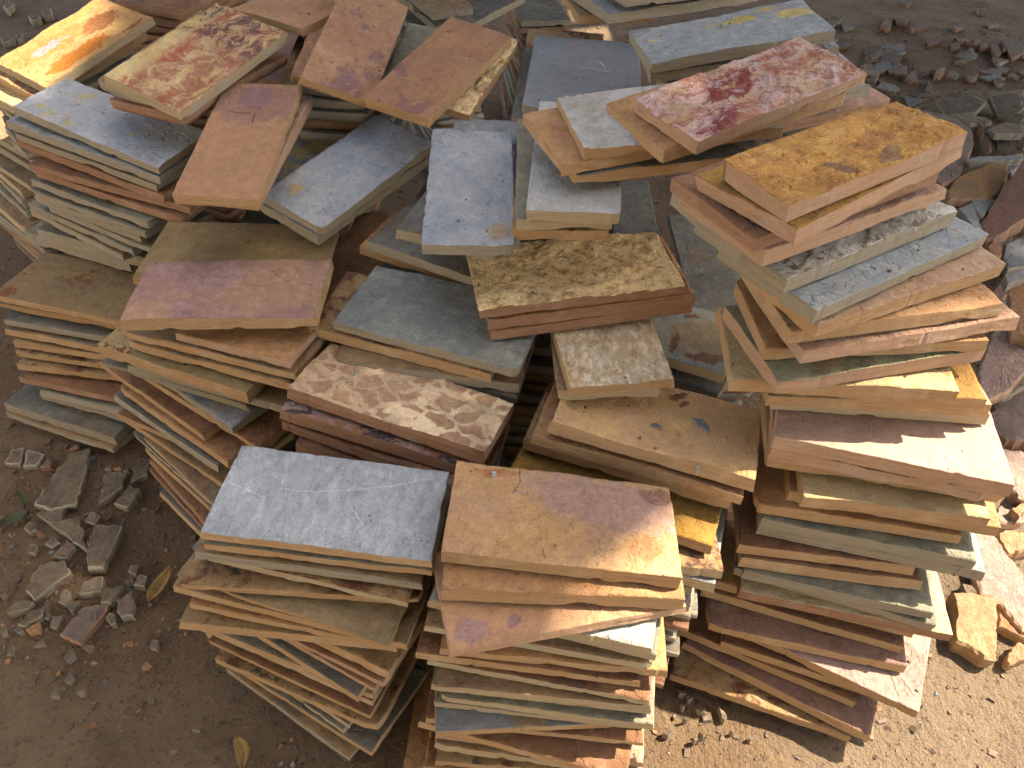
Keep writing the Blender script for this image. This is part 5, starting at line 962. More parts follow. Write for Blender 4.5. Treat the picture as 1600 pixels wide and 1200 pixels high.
    ('P', 14, 0.1320, 0.7232, 0.1148, -0.2033, 0.2967, 0.1541, 0.000, 0.000, 0.0179, 'br', 'b', 2),
    ('E', 20, -0.2992, 1.3463, 0.1146, 1.0662, 0.3074, 0.1522, 0.000, 0.000, 0.0179, 'ol', 'b', 2),
    ('BH', 19, -0.2703, 2.4562, 0.1138, 1.9014, 0.3064, 0.1546, 0.000, 0.000, 0.0178, 'gd', 'g', 1),
    ('M', 14, -0.1821, 0.8458, 0.1134, -0.2027, 0.2987, 0.1548, 0.000, 0.000, 0.0177, 'ol', 'b', 2),
    ('Y', 23, -0.8101, 2.0715, 0.1130, 1.1298, 0.3129, 0.1602, 0.000, 0.000, 0.0176, 'rd', 'r', 1),
    ('Q', 32, 0.3715, 1.3648, 0.1112, 0.0596, 0.3029, 0.1573, 0.000, 0.000, 0.0174, 'gg', 'g', 2),
    ('H', 22, -0.8690, 1.4840, 0.1109, -0.5710, 0.3045, 0.1543, 0.000, 0.000, 0.0146, 'rd', 'r', 2),
    ('U', 26, 0.0875, 1.5484, 0.1109, 1.5724, 0.2988, 0.1505, 0.000, 0.000, 0.0173, 'gd', 'g', 2),
    ('Tp', 31, 0.2247, 1.7979, 0.0952, 0.3941, 0.3002, 0.1555, 0.000, 0.000, 0.0186, 'gd', 'g', 2),
    ('W', 13, -1.1911, 1.7476, 0.0940, -0.7046, 0.2965, 0.1600, 0.000, 0.000, 0.0183, 'gg', 'g', 1),
    ('BI', 13, 0.0199, 2.7773, 0.0931, 1.6213, 0.2980, 0.1511, 0.000, 0.000, 0.0181, 'rd', 'r', 1),
    ('TL', 22, -0.4581, 1.7500, 0.0927, 1.4660, 0.2943, 0.1565, 0.000, 0.000, 0.0181, 'rd', 'r', 2),
    ('I', 27, -0.5560, 1.4525, 0.0926, 1.7528, 0.2974, 0.1512, 0.000, 0.000, 0.0181, 'gg', 'g', 2),
    ('Kb', 13, 0.0606, 1.1622, 0.0919, 1.6771, 0.2922, 0.1574, 0.000, 0.000, 0.0179, 'rd', 'r', 2),
    ('P', 15, 0.1353, 0.7147, 0.0918, -0.2881, 0.3089, 0.1539, 0.000, 0.000, 0.0179, 'rd', 'r', 1),
    ('E', 21, -0.3022, 1.3461, 0.0916, 1.0187, 0.3024, 0.1518, 0.000, 0.000, 0.0179, 'gg', 'g', 2),
    ('BH', 20, -0.2691, 2.4621, 0.0911, 1.9023, 0.2981, 0.1552, 0.000, 0.000, 0.0178, 'gd', 'g', 2),
    ('M', 15, -0.1835, 0.8481, 0.0908, -0.1970, 0.2968, 0.1510, 0.000, 0.000, 0.0177, 'ol', 'b', 2),
    ('Y', 24, -0.8088, 2.0676, 0.0904, 1.1507, 0.3035, 0.1559, 0.000, 0.000, 0.0176, 'rd', 'r', 1),
    ('Q', 33, 0.3816, 1.3595, 0.0890, 0.0463, 0.2966, 0.1546, 0.000, 0.000, 0.0174, 'br', 'b', 1),
    ('H', 23, -0.8740, 1.4846, 0.0887, -0.5269, 0.3128, 0.1549, 0.000, 0.000, 0.0146, 'gd', 'g', 2),
    ('Tp', 32, 0.2169, 1.8001, 0.0714, 0.3682, 0.2970, 0.1550, 0.000, 0.000, 0.0186, 'ol', 'b', 2),
    ('W', 14, -1.1886, 1.7492, 0.0705, -0.7114, 0.2993, 0.1518, 0.000, 0.000, 0.0183, 'br', 'b', 2),
    ('BI', 14, 0.0110, 2.7790, 0.0698, 1.6539, 0.3082, 0.1540, 0.000, 0.000, 0.0181, 'rd', 'r', 1),
    ('TL', 23, -0.4606, 1.7405, 0.0695, 1.4736, 0.3038, 0.1546, 0.000, 0.000, 0.0181, 'rd', 'r', 2),
    ('Kb', 14, 0.0566, 1.1552, 0.0689, 1.6546, 0.3079, 0.1567, 0.000, 0.000, 0.0179, 'br', 'b', 1),
    ('E', 22, -0.3024, 1.3490, 0.0687, 0.9730, 0.2917, 0.1515, 0.000, 0.000, 0.0179, 'gd', 'g', 2),
    ('BH', 21, -0.2680, 2.4612, 0.0683, 1.9037, 0.3022, 0.1496, 0.000, 0.000, 0.0178, 'gd', 'g', 2),
    ('M', 16, -0.1777, 0.8527, 0.0681, -0.2048, 0.3058, 0.1540, 0.000, 0.000, 0.0177, 'ol', 'b', 2),
    ('Y', 25, -0.8069, 2.0810, 0.0678, 1.2228, 0.2902, 0.1526, 0.000, 0.000, 0.0176, 'rd', 'r', 1),
    ('Q', 34, 0.3769, 1.3601, 0.0667, 0.0954, 0.2914, 0.1577, 0.000, 0.000, 0.0174, 'gg', 'g', 1),
    ('H', 24, -0.8789, 1.4882, 0.0665, -0.5101, 0.2955, 0.1531, 0.000, 0.000, 0.0146, 'rd', 'r', 2),
    ('Tp', 33, 0.2285, 1.7888, 0.0476, 0.4687, 0.2974, 0.1515, 0.000, 0.000, 0.0186, 'ol', 'b', 2),
    ('W', 15, -1.1908, 1.7484, 0.0470, -0.7428, 0.3094, 0.1549, 0.000, 0.000, 0.0183, 'rd', 'r', 1),
    ('BI', 15, 0.0041, 2.7829, 0.0465, 1.6519, 0.2948, 0.1544, 0.000, 0.000, 0.0181, 'rd', 'r', 1),
    ('TL', 24, -0.4604, 1.7309, 0.0464, 1.5429, 0.2935, 0.1568, 0.000, 0.000, 0.0181, 'rd', 'r', 2),
    ('Kb', 15, 0.0509, 1.1577, 0.0460, 1.6545, 0.3073, 0.1594, 0.000, 0.000, 0.0179, 'ol', 'b', 2),
    ('E', 23, -0.3026, 1.3515, 0.0458, 0.9684, 0.2999, 0.1536, 0.000, 0.000, 0.0179, 'ol', 'b', 2),
    ('BH', 22, -0.2646, 2.4668, 0.0455, 1.9191, 0.2896, 0.1539, 0.000, 0.000, 0.0178, 'ol', 'g', 2),
    ('M', 17, -0.1798, 0.8511, 0.0454, -0.2173, 0.3018, 0.1587, 0.000, 0.000, 0.0177, 'br', 'b', 2),
    ('Y', 26, -0.8116, 2.0753, 0.0452, 1.2292, 0.2921, 0.1578, 0.000, 0.000, 0.0176, 'rd', 'r', 1),
    ('Q', 35, 0.3691, 1.3667, 0.0445, 0.1545, 0.2973, 0.1584, 0.000, 0.000, 0.0174, 'rd', 'r', 1),
    ('H', 25, -0.8813, 1.4935, 0.0443, -0.5433, 0.2957, 0.1531, 0.000, 0.000, 0.0146, 'gd', 'g', 2),
    ('Tp', 34, 0.2285, 1.7857, 0.0238, 0.5048, 0.2929, 0.1545, 0.000, 0.000, 0.0186, 'gg', 'g', 2),
    ('W', 16, -1.1784, 1.7417, 0.0235, -0.8132, 0.3080, 0.1538, 0.000, 0.000, 0.0183, 'gd', 'g', 2),
    ('BI', 16, 0.0101, 2.7908, 0.0233, 1.7077, 0.2984, 0.1547, 0.000, 0.000, 0.0181, 'gd', 'g', 2),
    ('TL', 25, -0.4620, 1.7287, 0.0232, 1.5356, 0.3075, 0.1548, 0.000, 0.000, 0.0181, 'rd', 'r', 2),
    ('N', 21, -0.5285, 0.9614, 0.0231, -0.6933, 0.3012, 0.1539, 0.000, 0.000, 0.0143, 'ol', 'b', 2),
    ('Kb', 16, 0.0443, 1.1528, 0.0230, 1.6431, 0.3058, 0.1533, 0.000, 0.000, 0.0179, 'ol', 'b', 2),
    ('E', 24, -0.3028, 1.3523, 0.0229, 0.8909, 0.3084, 0.1542, 0.000, 0.000, 0.0179, 'rd', 'r', 2),
    ('BH', 23, -0.2682, 2.4683, 0.0228, 1.9522, 0.3051, 0.1568, 0.000, 0.000, 0.0178, 'ol', 'g', 2),
    ('M', 18, -0.1847, 0.8505, 0.0227, -0.2258, 0.3011, 0.1580, 0.000, 0.000, 0.0177, 'ol', 'b', 2),
    ('Y', 27, -0.8068, 2.0906, 0.0226, 1.2012, 0.2950, 0.1599, 0.000, 0.000, 0.0176, 'rd', 'r', 2),
    ('Q', 36, 0.3675, 1.3698, 0.0222, 0.0771, 0.3105, 0.1532, 0.000, 0.000, 0.0174, 'gg', 'g', 1),
    ('H', 26, -0.8733, 1.4910, 0.0222, -0.5329, 0.3019, 0.1529, 0.000, 0.000, 0.0146, 'ol', 'b', 2),
    ('A', 21, -0.3142, 0.6373, 0.0151, -0.5887, 0.2963, 0.1552, 0.000, 0.000, 0.0090, 'br', 'b', 2),
    ('D', 37, 0.4782, 0.6775, 0.0127, -0.3154, 0.3087, 0.1539, 0.000, 0.000, 0.0107, 'ol', 'b', 1),
]
TOPNAME = {
    'A': 'pale grey chalk-lined slab', 'B': 'orange and mauve cracked slab', 'D': 'golden ochre rough slab', 'C': 'smooth pink slab',
    'N': 'purple slab with crossing cracks', 'Z': 'dark khaki rust-stained slab', 'H': 'pale blue yellow-flecked slab', 'W': 'thin khaki slab beside the yellow-flecked pile',
    'R': 'orange and cream striped slab', 'I': 'red and cream swirled slab', 'G': 'brown slab with a purple end', 'E': 'slanting mottled blue-grey slab',
    'F': 'finely veined blue-grey slab', 'V': 'pale buff-stained grey slab', 'J': 'crimson-patched pink slab', 'Q': 'grey slab with yellow patches',
    'U': 'dark slate with white scratches', 'S': 'brown slab streaked with purple', 'T': 'plain reddish-brown slab', 'TL': 'brown slab beyond the purple-ended one',
    'Tp': 'grey slab beyond the yellow-patched one', 'Y': 'dark brown slab behind the swirled one', 'BG': 'olive slab on the far low pile',
    'BH': 'olive slab beyond the reddish-brown one', 'BI': 'dark slab behind the scratched slate',
    'O': 'crusty golden-brown slab', 'X': 'cream slab with brown flecks', 'P': 'tan slab carrying blue-grey flakes', 'M': 'giraffe-patterned slab',
    'K': 'ribbed olive-grey slab', 'Yr': 'grey slab with rust patches', 'Gp': 'dark slab deep in the gap', 'Kb': 'dim olive slab below the crusty one',
}
LOOK = {'gb': 'blue-grey', 'gg': 'green-grey', 'gd': 'dark grey', 'pw': 'white-crusted', 'ol': 'olive', 'br': 'orange-brown', 'pk': 'pinkish', 'pu': 'purple-brown', 'oc': 'ochre',
        'mr': 'rust-mottled', 'rd': 'dark red-brown', 'cr': 'cream', 'sA5': 'khaki blue-blotched', 'sA8': 'khaki rust-spotted', 'sB2': 'orange mauve-stained', 'sB13': 'blue-grey brown-banded',
        'sB17': 'maroon-and-pink', 'sC12': 'cream-ended', 'sC16': 'pale pink', 'sD5': 'white-crusted', 'sD6': 'sky-grey', 'sD7': 'pale orange', 'sD8': 'bright orange', 'sD11': 'mossy green',
        'sG': 'brown', 'sG2': 'blue-grey yellow-ended', 'sJ2': 'grey-white rough', 'sM1': 'black-and-orange crusted', 'sN1': 'dark khaki', 'sN4': 'khaki', 'sO': 'golden-brown', 'sQ1': 'grey yellow-cornered', 'sS': 'brown purple-streaked'}
EDGE = {'b': 'buff', 'c': 'cream', 'g': 'grey-buff', 'k': 'pink-tan', 'r': 'red-brown'}
ORD = ['', 'first', 'second', 'third', 'fourth', 'fifth', 'sixth', 'seventh', 'eighth', 'ninth', 'tenth', 'eleventh', 'twelfth', 'thirteenth', 'fourteenth', 'fifteenth',
       'sixteenth', 'seventeenth', 'eighteenth', 'nineteenth', 'twentieth', 'twenty-first', 'twenty-second', 'twenty-third', 'twenty-fourth', 'twenty-fifth', 'twenty-sixth', 'twenty-seventh', 'twenty-eighth', 'twenty-ninth', 'thirtieth']
ROUGHTOP = {'sD': 0.0026, 'sO': 0.0036, 'sJ': 0.0028, 'sI': 0.0018, 'sJ2': 0.0026, 'sD5': 0.0024, 'sA': 0.0009, 'sC': 0.0006, 'sU': 0.0005, 'sK': 0.0012, 'sN': 0.0017, 'sP': 0.0018, 'sB': 0.0018,
            'sR': 0.0012, 'sZ': 0.0008, 'sY': 0.0008, 'sF': 0.0009, 'sE': 0.0009, 'sM': 0.0018, 'sN1': 0.0006, 'gd': 0.0009}
def basis(x, y, z, yaw, gxx, gyy):
    c, s = math.cos(yaw), math.sin(yaw)
    ax = Vector((c, s, gxx * c + gyy * s)).normalized()
    ay = Vector((-s, c, -gxx * s + gyy * c))
    az = ax.cross(ay).normalized()
    ay = az.cross(ax)
    m = Matrix((ax, ay, az)).transposed().to_4x4()
    m.translation = (x, y, z)
    return m
SLAB_GROUP = 'stone slabs stacked in piles'
count = {}
hidden_v, hidden_f, hidden_n = [], [], 0
for idx, (st, i, x, y, z, yaw, L, W, tx, ty, t, fm, em, fill) in enumerate(SLABS):
    M4 = basis(x, y, z, yaw, tx, ty)
    if fill == 2:                                       # inner slabs nobody can see singly
        c8 = [M4 @ Vector((a * L / 2, b * W / 2, c)) for c in (0, -t) for a, b in ((-1, -1), (1, -1), (1, 1), (-1, 1))]
        hidden_v += [tuple(v) for v in c8]
        hidden_f += [tuple(hidden_n + q for q in f) for f in ((0, 1, 2, 3), (7, 6, 5, 4), (0, 4, 5, 1), (1, 5, 6, 2), (2, 6, 7, 3), (3, 7, 4, 0))]
        hidden_n += 8
        continue
    me = slab_mesh('flagstone', L, W, t, 1000 + idx * 7, TOP[fm], SIDE[em], amp=ROUGHTOP.get(fm, 0.0011), fine=(fill == 0), chip=1.0, hero=(i == 0 or fm[0] == 's'))
    key, n = st, i
    if st == 'D' and i >= 16:
        key, n = 'C', i - 16
    if n == 0:
        lab = {'A': 'pale blue-grey slab with a chalk line, topmost of its pile', 'C': 'smooth pink slab jutting out midway down the ochre-topped tower'}.get(key, TOPNAME[key] + ', topmost of its pile')
    else:
        lab = '%s slab with %s edge, %s below the %s' % (LOOK.get(fm, 'stone'), EDGE[em], ORD[min(n, 30)], TOPNAME[key])
    put('flagstone', me, lab, 'stone slab', SLAB_GROUP, mat=M4)
if hidden_v:
    me = bpy.data.meshes.new('inner_flagstones')
    me.from_pydata(hidden_v, [], hidden_f)
    me.materials.append(TOP['gd'])
    put('inner_flagstones', me, 'stone slabs packed deep inside the piles', 'stone slabs', kind='stuff')

# ------------------------------------------------------------------ loose stone
def shard_mesh(name, pts, t, seed, top, sidem, round_=0.0):
    """broken flat stone: ragged polygon with chipped sloping sides and a riven top; pts in plan about the origin"""
    r = np.random.RandomState(seed)
    P = np.array(pts, float)
    out = []
    for a, b in zip(P, np.roll(P, -1, 0)):
        n = max(2, int(np.linalg.norm(b - a) / 0.008))
        n = min(n, 9)
        d = b - a; nn = np.array([d[1], -d[0]]) / (np.linalg.norm(d) + 1e-9)
        for k in range(n):
            f = k / n
            j = r.normal(0, 0.0016) if k else 0
            out.append(a + d * f + nn * j)
    O = np.array(out); n = len(O)
    c = O.mean(0)
    vs = []; 
    def ring(f, z, jz):
        q = c + (O - c) * f
        return [(q[i, 0], q[i, 1], z + r.normal(0, jz)) for i in range(n)]
    til = r.normal(0, 0.03, 2)
    tilt = lambda v: (v[0], v[1], v[2] + (v[0] - c[0]) * til[0] + (v[1] - c[1]) * til[1])
    vs += [tilt((c[0], c[1], t))]
    vs += [tilt(v) for v in ring(0.5, t * (1.0 + 0.1 * round_), 0.0003)]
    vs += [tilt(v) for v in ring(0.93 - 0.15 * round_, t * (1 - 0.03 - 0.12 * round_), 0.0003)]
    vs += ring(1.0, t * 0.72, 0.0008)
    vs += ring(1.0 + r.uniform(0.0, 0.04), t * 0.25, 0.001)
    vs += ring(0.95, -0.012, 0.0)
    fs = [(0, 1 + i, 1 + (i + 1) % n) for i in range(n)]
    mi = [0] * n
    for k in range(4):
        for i in range(n):
            a = 1 + k * n + i; b = 1 + k * n + (i + 1) % n
            fs.append((a, a + n, b + n, b)); mi.append(0 if k < 1 else 1)
    fs.append(tuple(1 + 4 * n + i for i in range(n))[::-1]); mi.append(1)
    m = bpy.data.meshes.new(name)
    m.from_pydata(vs, [], fs)
    m.polygons.foreach_set('material_index', mi)
    m.materials.append(top); m.materials.append(sidem)
    return m

ray_c, ray_s = math.cos(math.radians(48.5)), math.sin(math.radians(48.5))
FRAG_TOP = {'g': stone('fragment_grey', (0.118, 0.088, 0.058), (0.165, 0.126, 0.084), scale=20, dust=((0.28, 0.2, 0.13), 0.5), bscale=40),
            'o': stone('fragment_orange', (0.30, 0.155, 0.080), (0.36, 0.205, 0.112), scale=16, dust=(PALE, 0.2), bscale=30),
            'd': stone('fragment_dark', (0.13, 0.095, 0.075), (0.17, 0.13, 0.10), scale=16, dust=((0.24, 0.17, 0.12), 0.4), bscale=40),
            'm': stone('fragment_mauve', (0.27, 0.185, 0.155), (0.31, 0.215, 0.17), scale=9, dust=(PALE, 0.2), bscale=20, crack=0.3),
            'r': stone('fragment_red', (0.185, 0.105, 0.08), (0.22, 0.125, 0.085), scale=12, bscale=24),
            'k': stone('fragment_khaki', (0.23, 0.155, 0.08), (0.30, 0.17, 0.07), scale=12, patches=[((0.16, 0.16, 0.15), 12.0, 0.56, 0.66, 0.04)], bscale=30),
            's': stone('fragment_slate', (0.165, 0.175, 0.175), (0.20, 0.205, 0.20), scale=12, dust=(PALE, 0.15), bscale=30),
            'w': stone('fragment_white', (0.42, 0.42, 0.40), (0.5, 0.5, 0.47), scale=20)}
FRAG_SIDE = {'g': SIDE['g'], 'o': SIDE['b'], 'd': SIDE['r'], 'm': SIDE['k'], 'r': SIDE['r'], 'k': SIDE['r'], 's': SIDE['g'], 'w': SIDE['c']}
# plan outline in metres on the soil, height of the underside, thickness, kind, tilt x, tilt y, label, group
FRAGS = [
    ([(-0.8958, 0.9438), (-0.8535, 0.9595), (-0.8662, 1.0298), (-0.8859, 1.1123), (-0.9167, 1.0951), (-0.928, 1.0414), (-0.9339, 0.9556)], 0.000, 0.0109, 'g', 0.00, 0.00, 'largest brown-grey stone fragment with a ragged long edge on the soil', None, 'stone fragment'),
    ([(-0.7803, 1.0104), (-0.7897, 1.0501), (-0.8275, 1.0445), (-0.8104, 0.9666)], 0.000, 0.0088, 'g', 0.00, 0.00, 'flat grey stone fragment beside the foot of the fanned pile', None, 'stone fragment'),
    ([(-0.7526, 0.9599), (-0.7402, 1.001), (-0.766, 1.0177), (-0.7803, 0.9675)], 0.000, 0.0095, 'g', 0.00, 0.00, 'squarish brown-grey fragment touching the flat grey one', None, 'stone fragment'),
    ([(-0.7425, 1.0456), (-0.7527, 1.0904), (-0.7799, 1.0852), (-0.7681, 1.0223)], 0.000, 0.0082, 'g', 0.00, 0.00, 'brown fragment half under the lowest fanned slabs', None, 'stone fragment'),
    ([(-0.8903, 0.9183), (-0.8638, 0.9129), (-0.8703, 0.9529), (-0.9204, 0.9369)], 0.000, 0.0095, 'g', 0.00, 0.00, 'small flat fragment leaning on the largest fragment', None, 'stone fragment'),
    ([(-0.7895, 0.8577), (-0.8369, 0.9331), (-0.8812, 0.9111)], 0.000, 0.0109, 'g', 0.00, 0.00, 'triangular dark stone fragment with a pale thin edge', None, 'stone fragment'),
    ([(-0.7413, 0.8163), (-0.7424, 0.9134), (-0.7963, 0.9141), (-0.7887, 0.8569), (-0.7689, 0.815)], 0.000, 0.0122, 'g', 0.00, 0.00, 'five-sided grey fragment with a pointed foot on the soil', None, 'stone fragment'),
    ([(-0.8197, 0.8401), (-0.8148, 0.8652), (-0.8369, 0.88), (-0.8477, 0.8389)], 0.000, 0.0075, 'g', 0.00, 0.00, 'small brown-grey fragment below the triangular one', None, 'stone fragment'),
    ([(-0.8384, 0.7472), (-0.7982, 0.8095), (-0.8222, 0.8356), (-0.8624, 0.8216), (-0.862, 0.7659)], 0.000, 0.0095, 'g', 0.00, 0.00, 'long pale grey pentagon fragment on the soil', None, 'stone fragment'),
    ([(-0.7286, 0.7709), (-0.7362, 0.8025), (-0.7664, 0.7894), (-0.7656, 0.7636)], 0.000, 0.0109, 'g', 0.00, 0.00, 'grey flake lying over other chippings', None, 'stone fragment'),
    ([(-0.7012, 0.7478), (-0.6921, 0.7823), (-0.7222, 0.7695), (-0.7182, 0.7471)], 0.000, 0.0136, 'g', 0.00, 0.00, 'small pointed grey flake at the end of the low buried slab', None, 'stone fragment'),
    ([(-0.6726, 0.7212), (-0.6519, 0.7248), (-0.6727, 0.7742), (-0.6958, 0.7562)], 0.000, 0.0095, 'g', 0.00, 0.00, 'upright-sided grey fragment beside the fallen leaf', None, 'stone fragment'),
    ([(-0.7213, 0.6657), (-0.7029, 0.7523), (-0.7472, 0.7392), (-0.7652, 0.6846)], 0.000, 0.0061, 'd', 0.00, 0.00, 'long low slab piece half buried in chippings', None, 'stone fragment'),
    ([(-0.7126, 0.7114), (-0.7201, 0.7301), (-0.7344, 0.6998)], 0.000, 0.0095, 'g', 0.00, 0.00, 'tiny triangular grey flake on the half-buried piece', None, 'stone fragment'),
    ([(-0.8396, 0.7296), (-0.8362, 0.7436), (-0.8727, 0.7476), (-0.8717, 0.7201)], 0.000, 0.0109, 'g', 0.00, 0.00, 'weathered brown-grey lump among the chippings', None, 'stone fragment'),
    ([(-0.83, 0.6965), (-0.8112, 0.7188), (-0.8149, 0.7378), (-0.8376, 0.7231), (-0.8467, 0.7011)], 0.000, 0.0082, 'g', 0.00, 0.00, 'narrow grey shard among the chippings', None, 'stone fragment'),
    ([(-1.0126, 1.06), (-1.0253, 1.1055), (-1.0492, 1.1004), (-1.0452, 1.0621)], 0.000, 0.0061, 'g', 0.00, 0.00, 'small rounded brown stone lying loose on the soil', 'small loose stones on the soil', 'stone'),
    ([(-0.9772, 1.058), (-0.9738, 1.0887), (-1.015, 1.1021), (-1.0052, 1.0566)], 0.000, 0.0061, 'g', 0.00, 0.00, 'small rounded brown stone lying loose on the soil', 'small loose stones on the soil', 'stone'),
    ([(-0.943, 1.0522), (-0.9636, 1.0853), (-0.9699, 1.0546)], 0.000, 0.0061, 'd', 0.00, 0.00, 'small rounded brown stone lying loose on the soil', 'small loose stones on the soil', 'stone'),
    ([(-0.8001, 0.9185), (-0.7974, 0.9386), (-0.8201, 0.9477), (-0.8213, 0.9241)], 0.000, 0.0061, 'g', 0.00, 0.00, 'small rounded brown stone lying loose on the soil', 'small loose stones on the soil', 'stone'),
    ([(-0.911, 0.8904), (-0.905, 0.9004), (-0.9244, 0.9192), (-0.93, 0.9025)], 0.000, 0.0061, 'g', 0.00, 0.00, 'small rounded brown stone lying loose on the soil', 'small loose stones on the soil', 'stone'),
    ([(-0.8819, 0.8444), (-0.8852, 0.8629), (-0.9009, 0.8685), (-0.8975, 0.8499)], 0.000, 0.0061, 'g', 0.00, 0.00, 'small rounded brown stone lying loose on the soil', 'small loose stones on the soil', 'stone'),
    ([(-0.6787, 0.8082), (-0.6812, 0.8291), (-0.6975, 0.8314), (-0.6971, 0.8163)], 0.000, 0.0061, 'g', 0.00, 0.00, 'small rounded brown stone lying loose on the soil', 'small loose stones on the soil', 'stone'),
    ([(-0.6553, 0.7858), (-0.6575, 0.8062), (-0.6747, 0.8113), (-0.6762, 0.7878)], 0.000, 0.0061, 'g', 0.00, 0.00, 'small rounded brown stone lying loose on the soil', 'small loose stones on the soil', 'stone'),
    ([(-0.8581, 0.8611), (-0.8481, 0.8741), (-0.8665, 0.886), (-0.8751, 0.8697)], 0.000, 0.0061, 'g', 0.00, 0.00, 'small rounded brown stone lying loose on the soil', 'small loose stones on the soil', 'stone'),
    ([(-0.9106, 1.1114), (-0.9242, 1.1226), (-0.9291, 1.1065)], 0.000, 0.0061, 'd', 0.00, 0.00, 'small rounded brown stone lying loose on the soil', 'small loose stones on the soil', 'stone'),
    ([(-0.8209, 1.0546), (-0.8295, 1.0692), (-0.8364, 1.0576)], 0.000, 0.0061, 'g', 0.00, 0.00, 'small rounded brown stone lying loose on the soil', 'small loose stones on the soil', 'stone'),
    ([(-0.8003, 1.0534), (-0.8088, 1.068), (-0.8195, 1.0584)], 0.000, 0.0061, 'o', 0.00, 0.00, 'small rounded brown stone lying loose on the soil', 'small loose stones on the soil', 'stone'),
    ([(-0.7824, 1.0513), (-0.787, 1.0638), (-0.7984, 1.0557)], 0.000, 0.0061, 'g', 0.00, 0.00, 'small rounded brown stone lying loose on the soil', 'small loose stones on the soil', 'stone'),
    ([(-0.6883, 0.793), (-0.6819, 0.7963), (-0.6887, 0.8077), (-0.6955, 0.7986)], 0.000, 0.0061, 'g', 0.00, 0.00, 'small rounded brown stone lying loose on the soil', 'small loose stones on the soil', 'stone'),
    ([(-0.685, 0.7065), (-0.6788, 0.7094), (-0.6895, 0.7307), (-0.7019, 0.7247)], 0.000, 0.0061, 'g', 0.00, 0.00, 'small rounded brown stone lying loose on the soil', 'small loose stones on the soil', 'stone'),
    ([(-0.8153, 0.6855), (-0.8028, 0.6897), (-0.8111, 0.708), (-0.8276, 0.6913)], 0.000, 0.0082, 'o', 0.00, 0.00, 'small reddish stone chip among grey chippings', None, 'stone fragment'),
    ([(-0.7635, 0.7291), (-0.7618, 0.7542), (-0.7827, 0.7449)], 0.000, 0.0034, 'g', 0.00, 0.00, 'small flat grey stone flake lying among chippings', 'small flat flakes among the chippings', 'stone fragment'),
    ([(-0.7986, 0.714), (-0.8155, 0.7519), (-0.8229, 0.7516), (-0.807, 0.7163)], 0.000, 0.0034, 'g', 0.00, 0.00, 'small flat grey stone flake lying among chippings', 'small flat flakes among the chippings', 'stone fragment'),
    ([(-0.8396, 0.6872), (-0.8318, 0.6912), (-0.8415, 0.7014), (-0.8496, 0.6931)], 0.000, 0.0034, 'g', 0.00, 0.00, 'small flat grey stone flake lying among chippings', 'small flat flakes among the chippings', 'stone fragment'),
    ([(-0.7815, 0.7422), (-0.7873, 0.773), (-0.7996, 0.7725), (-0.7972, 0.7499)], 0.000, 0.0034, 'g', 0.00, 0.00, 'small flat grey stone flake lying among chippings', 'small flat flakes among the chippings', 'stone fragment'),
    ([(-0.7797, 0.6987), (-0.7781, 0.723), (-0.795, 0.7223), (-0.7903, 0.7009)], 0.000, 0.0034, 'g', 0.00, 0.00, 'small flat grey stone flake lying among chippings', 'small flat flakes among the chippings', 'stone fragment'),
    ([(-0.8658, 0.6819), (-0.8577, 0.6848), (-0.8663, 0.6977), (-0.8733, 0.6921)], 0.000, 0.0034, 'g', 0.00, 0.00, 'small flat grey stone flake lying among chippings', 'small flat flakes among the chippings', 'stone fragment'),
    ([(-0.8986, 0.7539), (-0.8916, 0.7599), (-0.9005, 0.768), (-0.9062, 0.7592)], 0.000, 0.0034, 'g', 0.00, 0.00, 'small flat grey stone flake lying among chippings', 'small flat flakes among the chippings', 'stone fragment'),
    ([(-0.7859, 0.6696), (-0.794, 0.677), (-0.8023, 0.6638)], 0.000, 0.0034, 'g', 0.00, 0.00, 'small flat grey stone flake lying among chippings', 'small flat flakes among the chippings', 'stone fragment'),
    ([(-0.8278, 0.6474), (-0.8349, 0.6624), (-0.8416, 0.6469)], 0.000, 0.0034, 'g', 0.00, 0.00, 'small flat grey stone flake lying among chippings', 'small flat flakes among the chippings', 'stone fragment'),
    ([(-0.7344, 0.6387), (-0.7258, 0.6516), (-0.7347, 0.6614), (-0.7423, 0.6459)], 0.000, 0.0034, 'g', 0.00, 0.00, 'small flat grey stone flake lying among chippings', 'small flat flakes among the chippings', 'stone fragment'),
    ([(-0.7223, 0.5788), (-0.7329, 0.5925), (-0.7357, 0.5783)], 0.000, 0.0034, 'g', 0.00, 0.00, 'small flat grey stone flake lying among chippings', 'small flat flakes among the chippings', 'stone fragment'),
    ([(-0.7144, 0.6028), (-0.7116, 0.6126), (-0.7226, 0.6219), (-0.7232, 0.6073)], 0.000, 0.0034, 'g', 0.00, 0.00, 'small flat grey stone flake lying among chippings', 'small flat flakes among the chippings', 'stone fragment'),
    ([(-0.5911, 0.6663), (-0.5968, 0.6853), (-0.6077, 0.6848), (-0.6046, 0.6694)], 0.000, 0.0034, 'g', 0.00, 0.00, 'small flat grey stone flake lying among chippings', 'small flat flakes among the chippings', 'stone fragment'),
    ([(-0.6862, 0.5849), (-0.6879, 0.5943), (-0.6971, 0.5892)], 0.000, 0.0034, 'g', 0.00, 0.00, 'small flat grey stone flake lying among chippings', 'small flat flakes among the chippings', 'stone fragment'),
    ([(-0.4771, 0.532), (-0.4803, 0.5381), (-0.4899, 0.5333)], 0.000, 0.0034, 'g', 0.00, 0.00, 'small flat grey stone flake lying among chippings', 'small flat flakes among the chippings', 'stone fragment'),
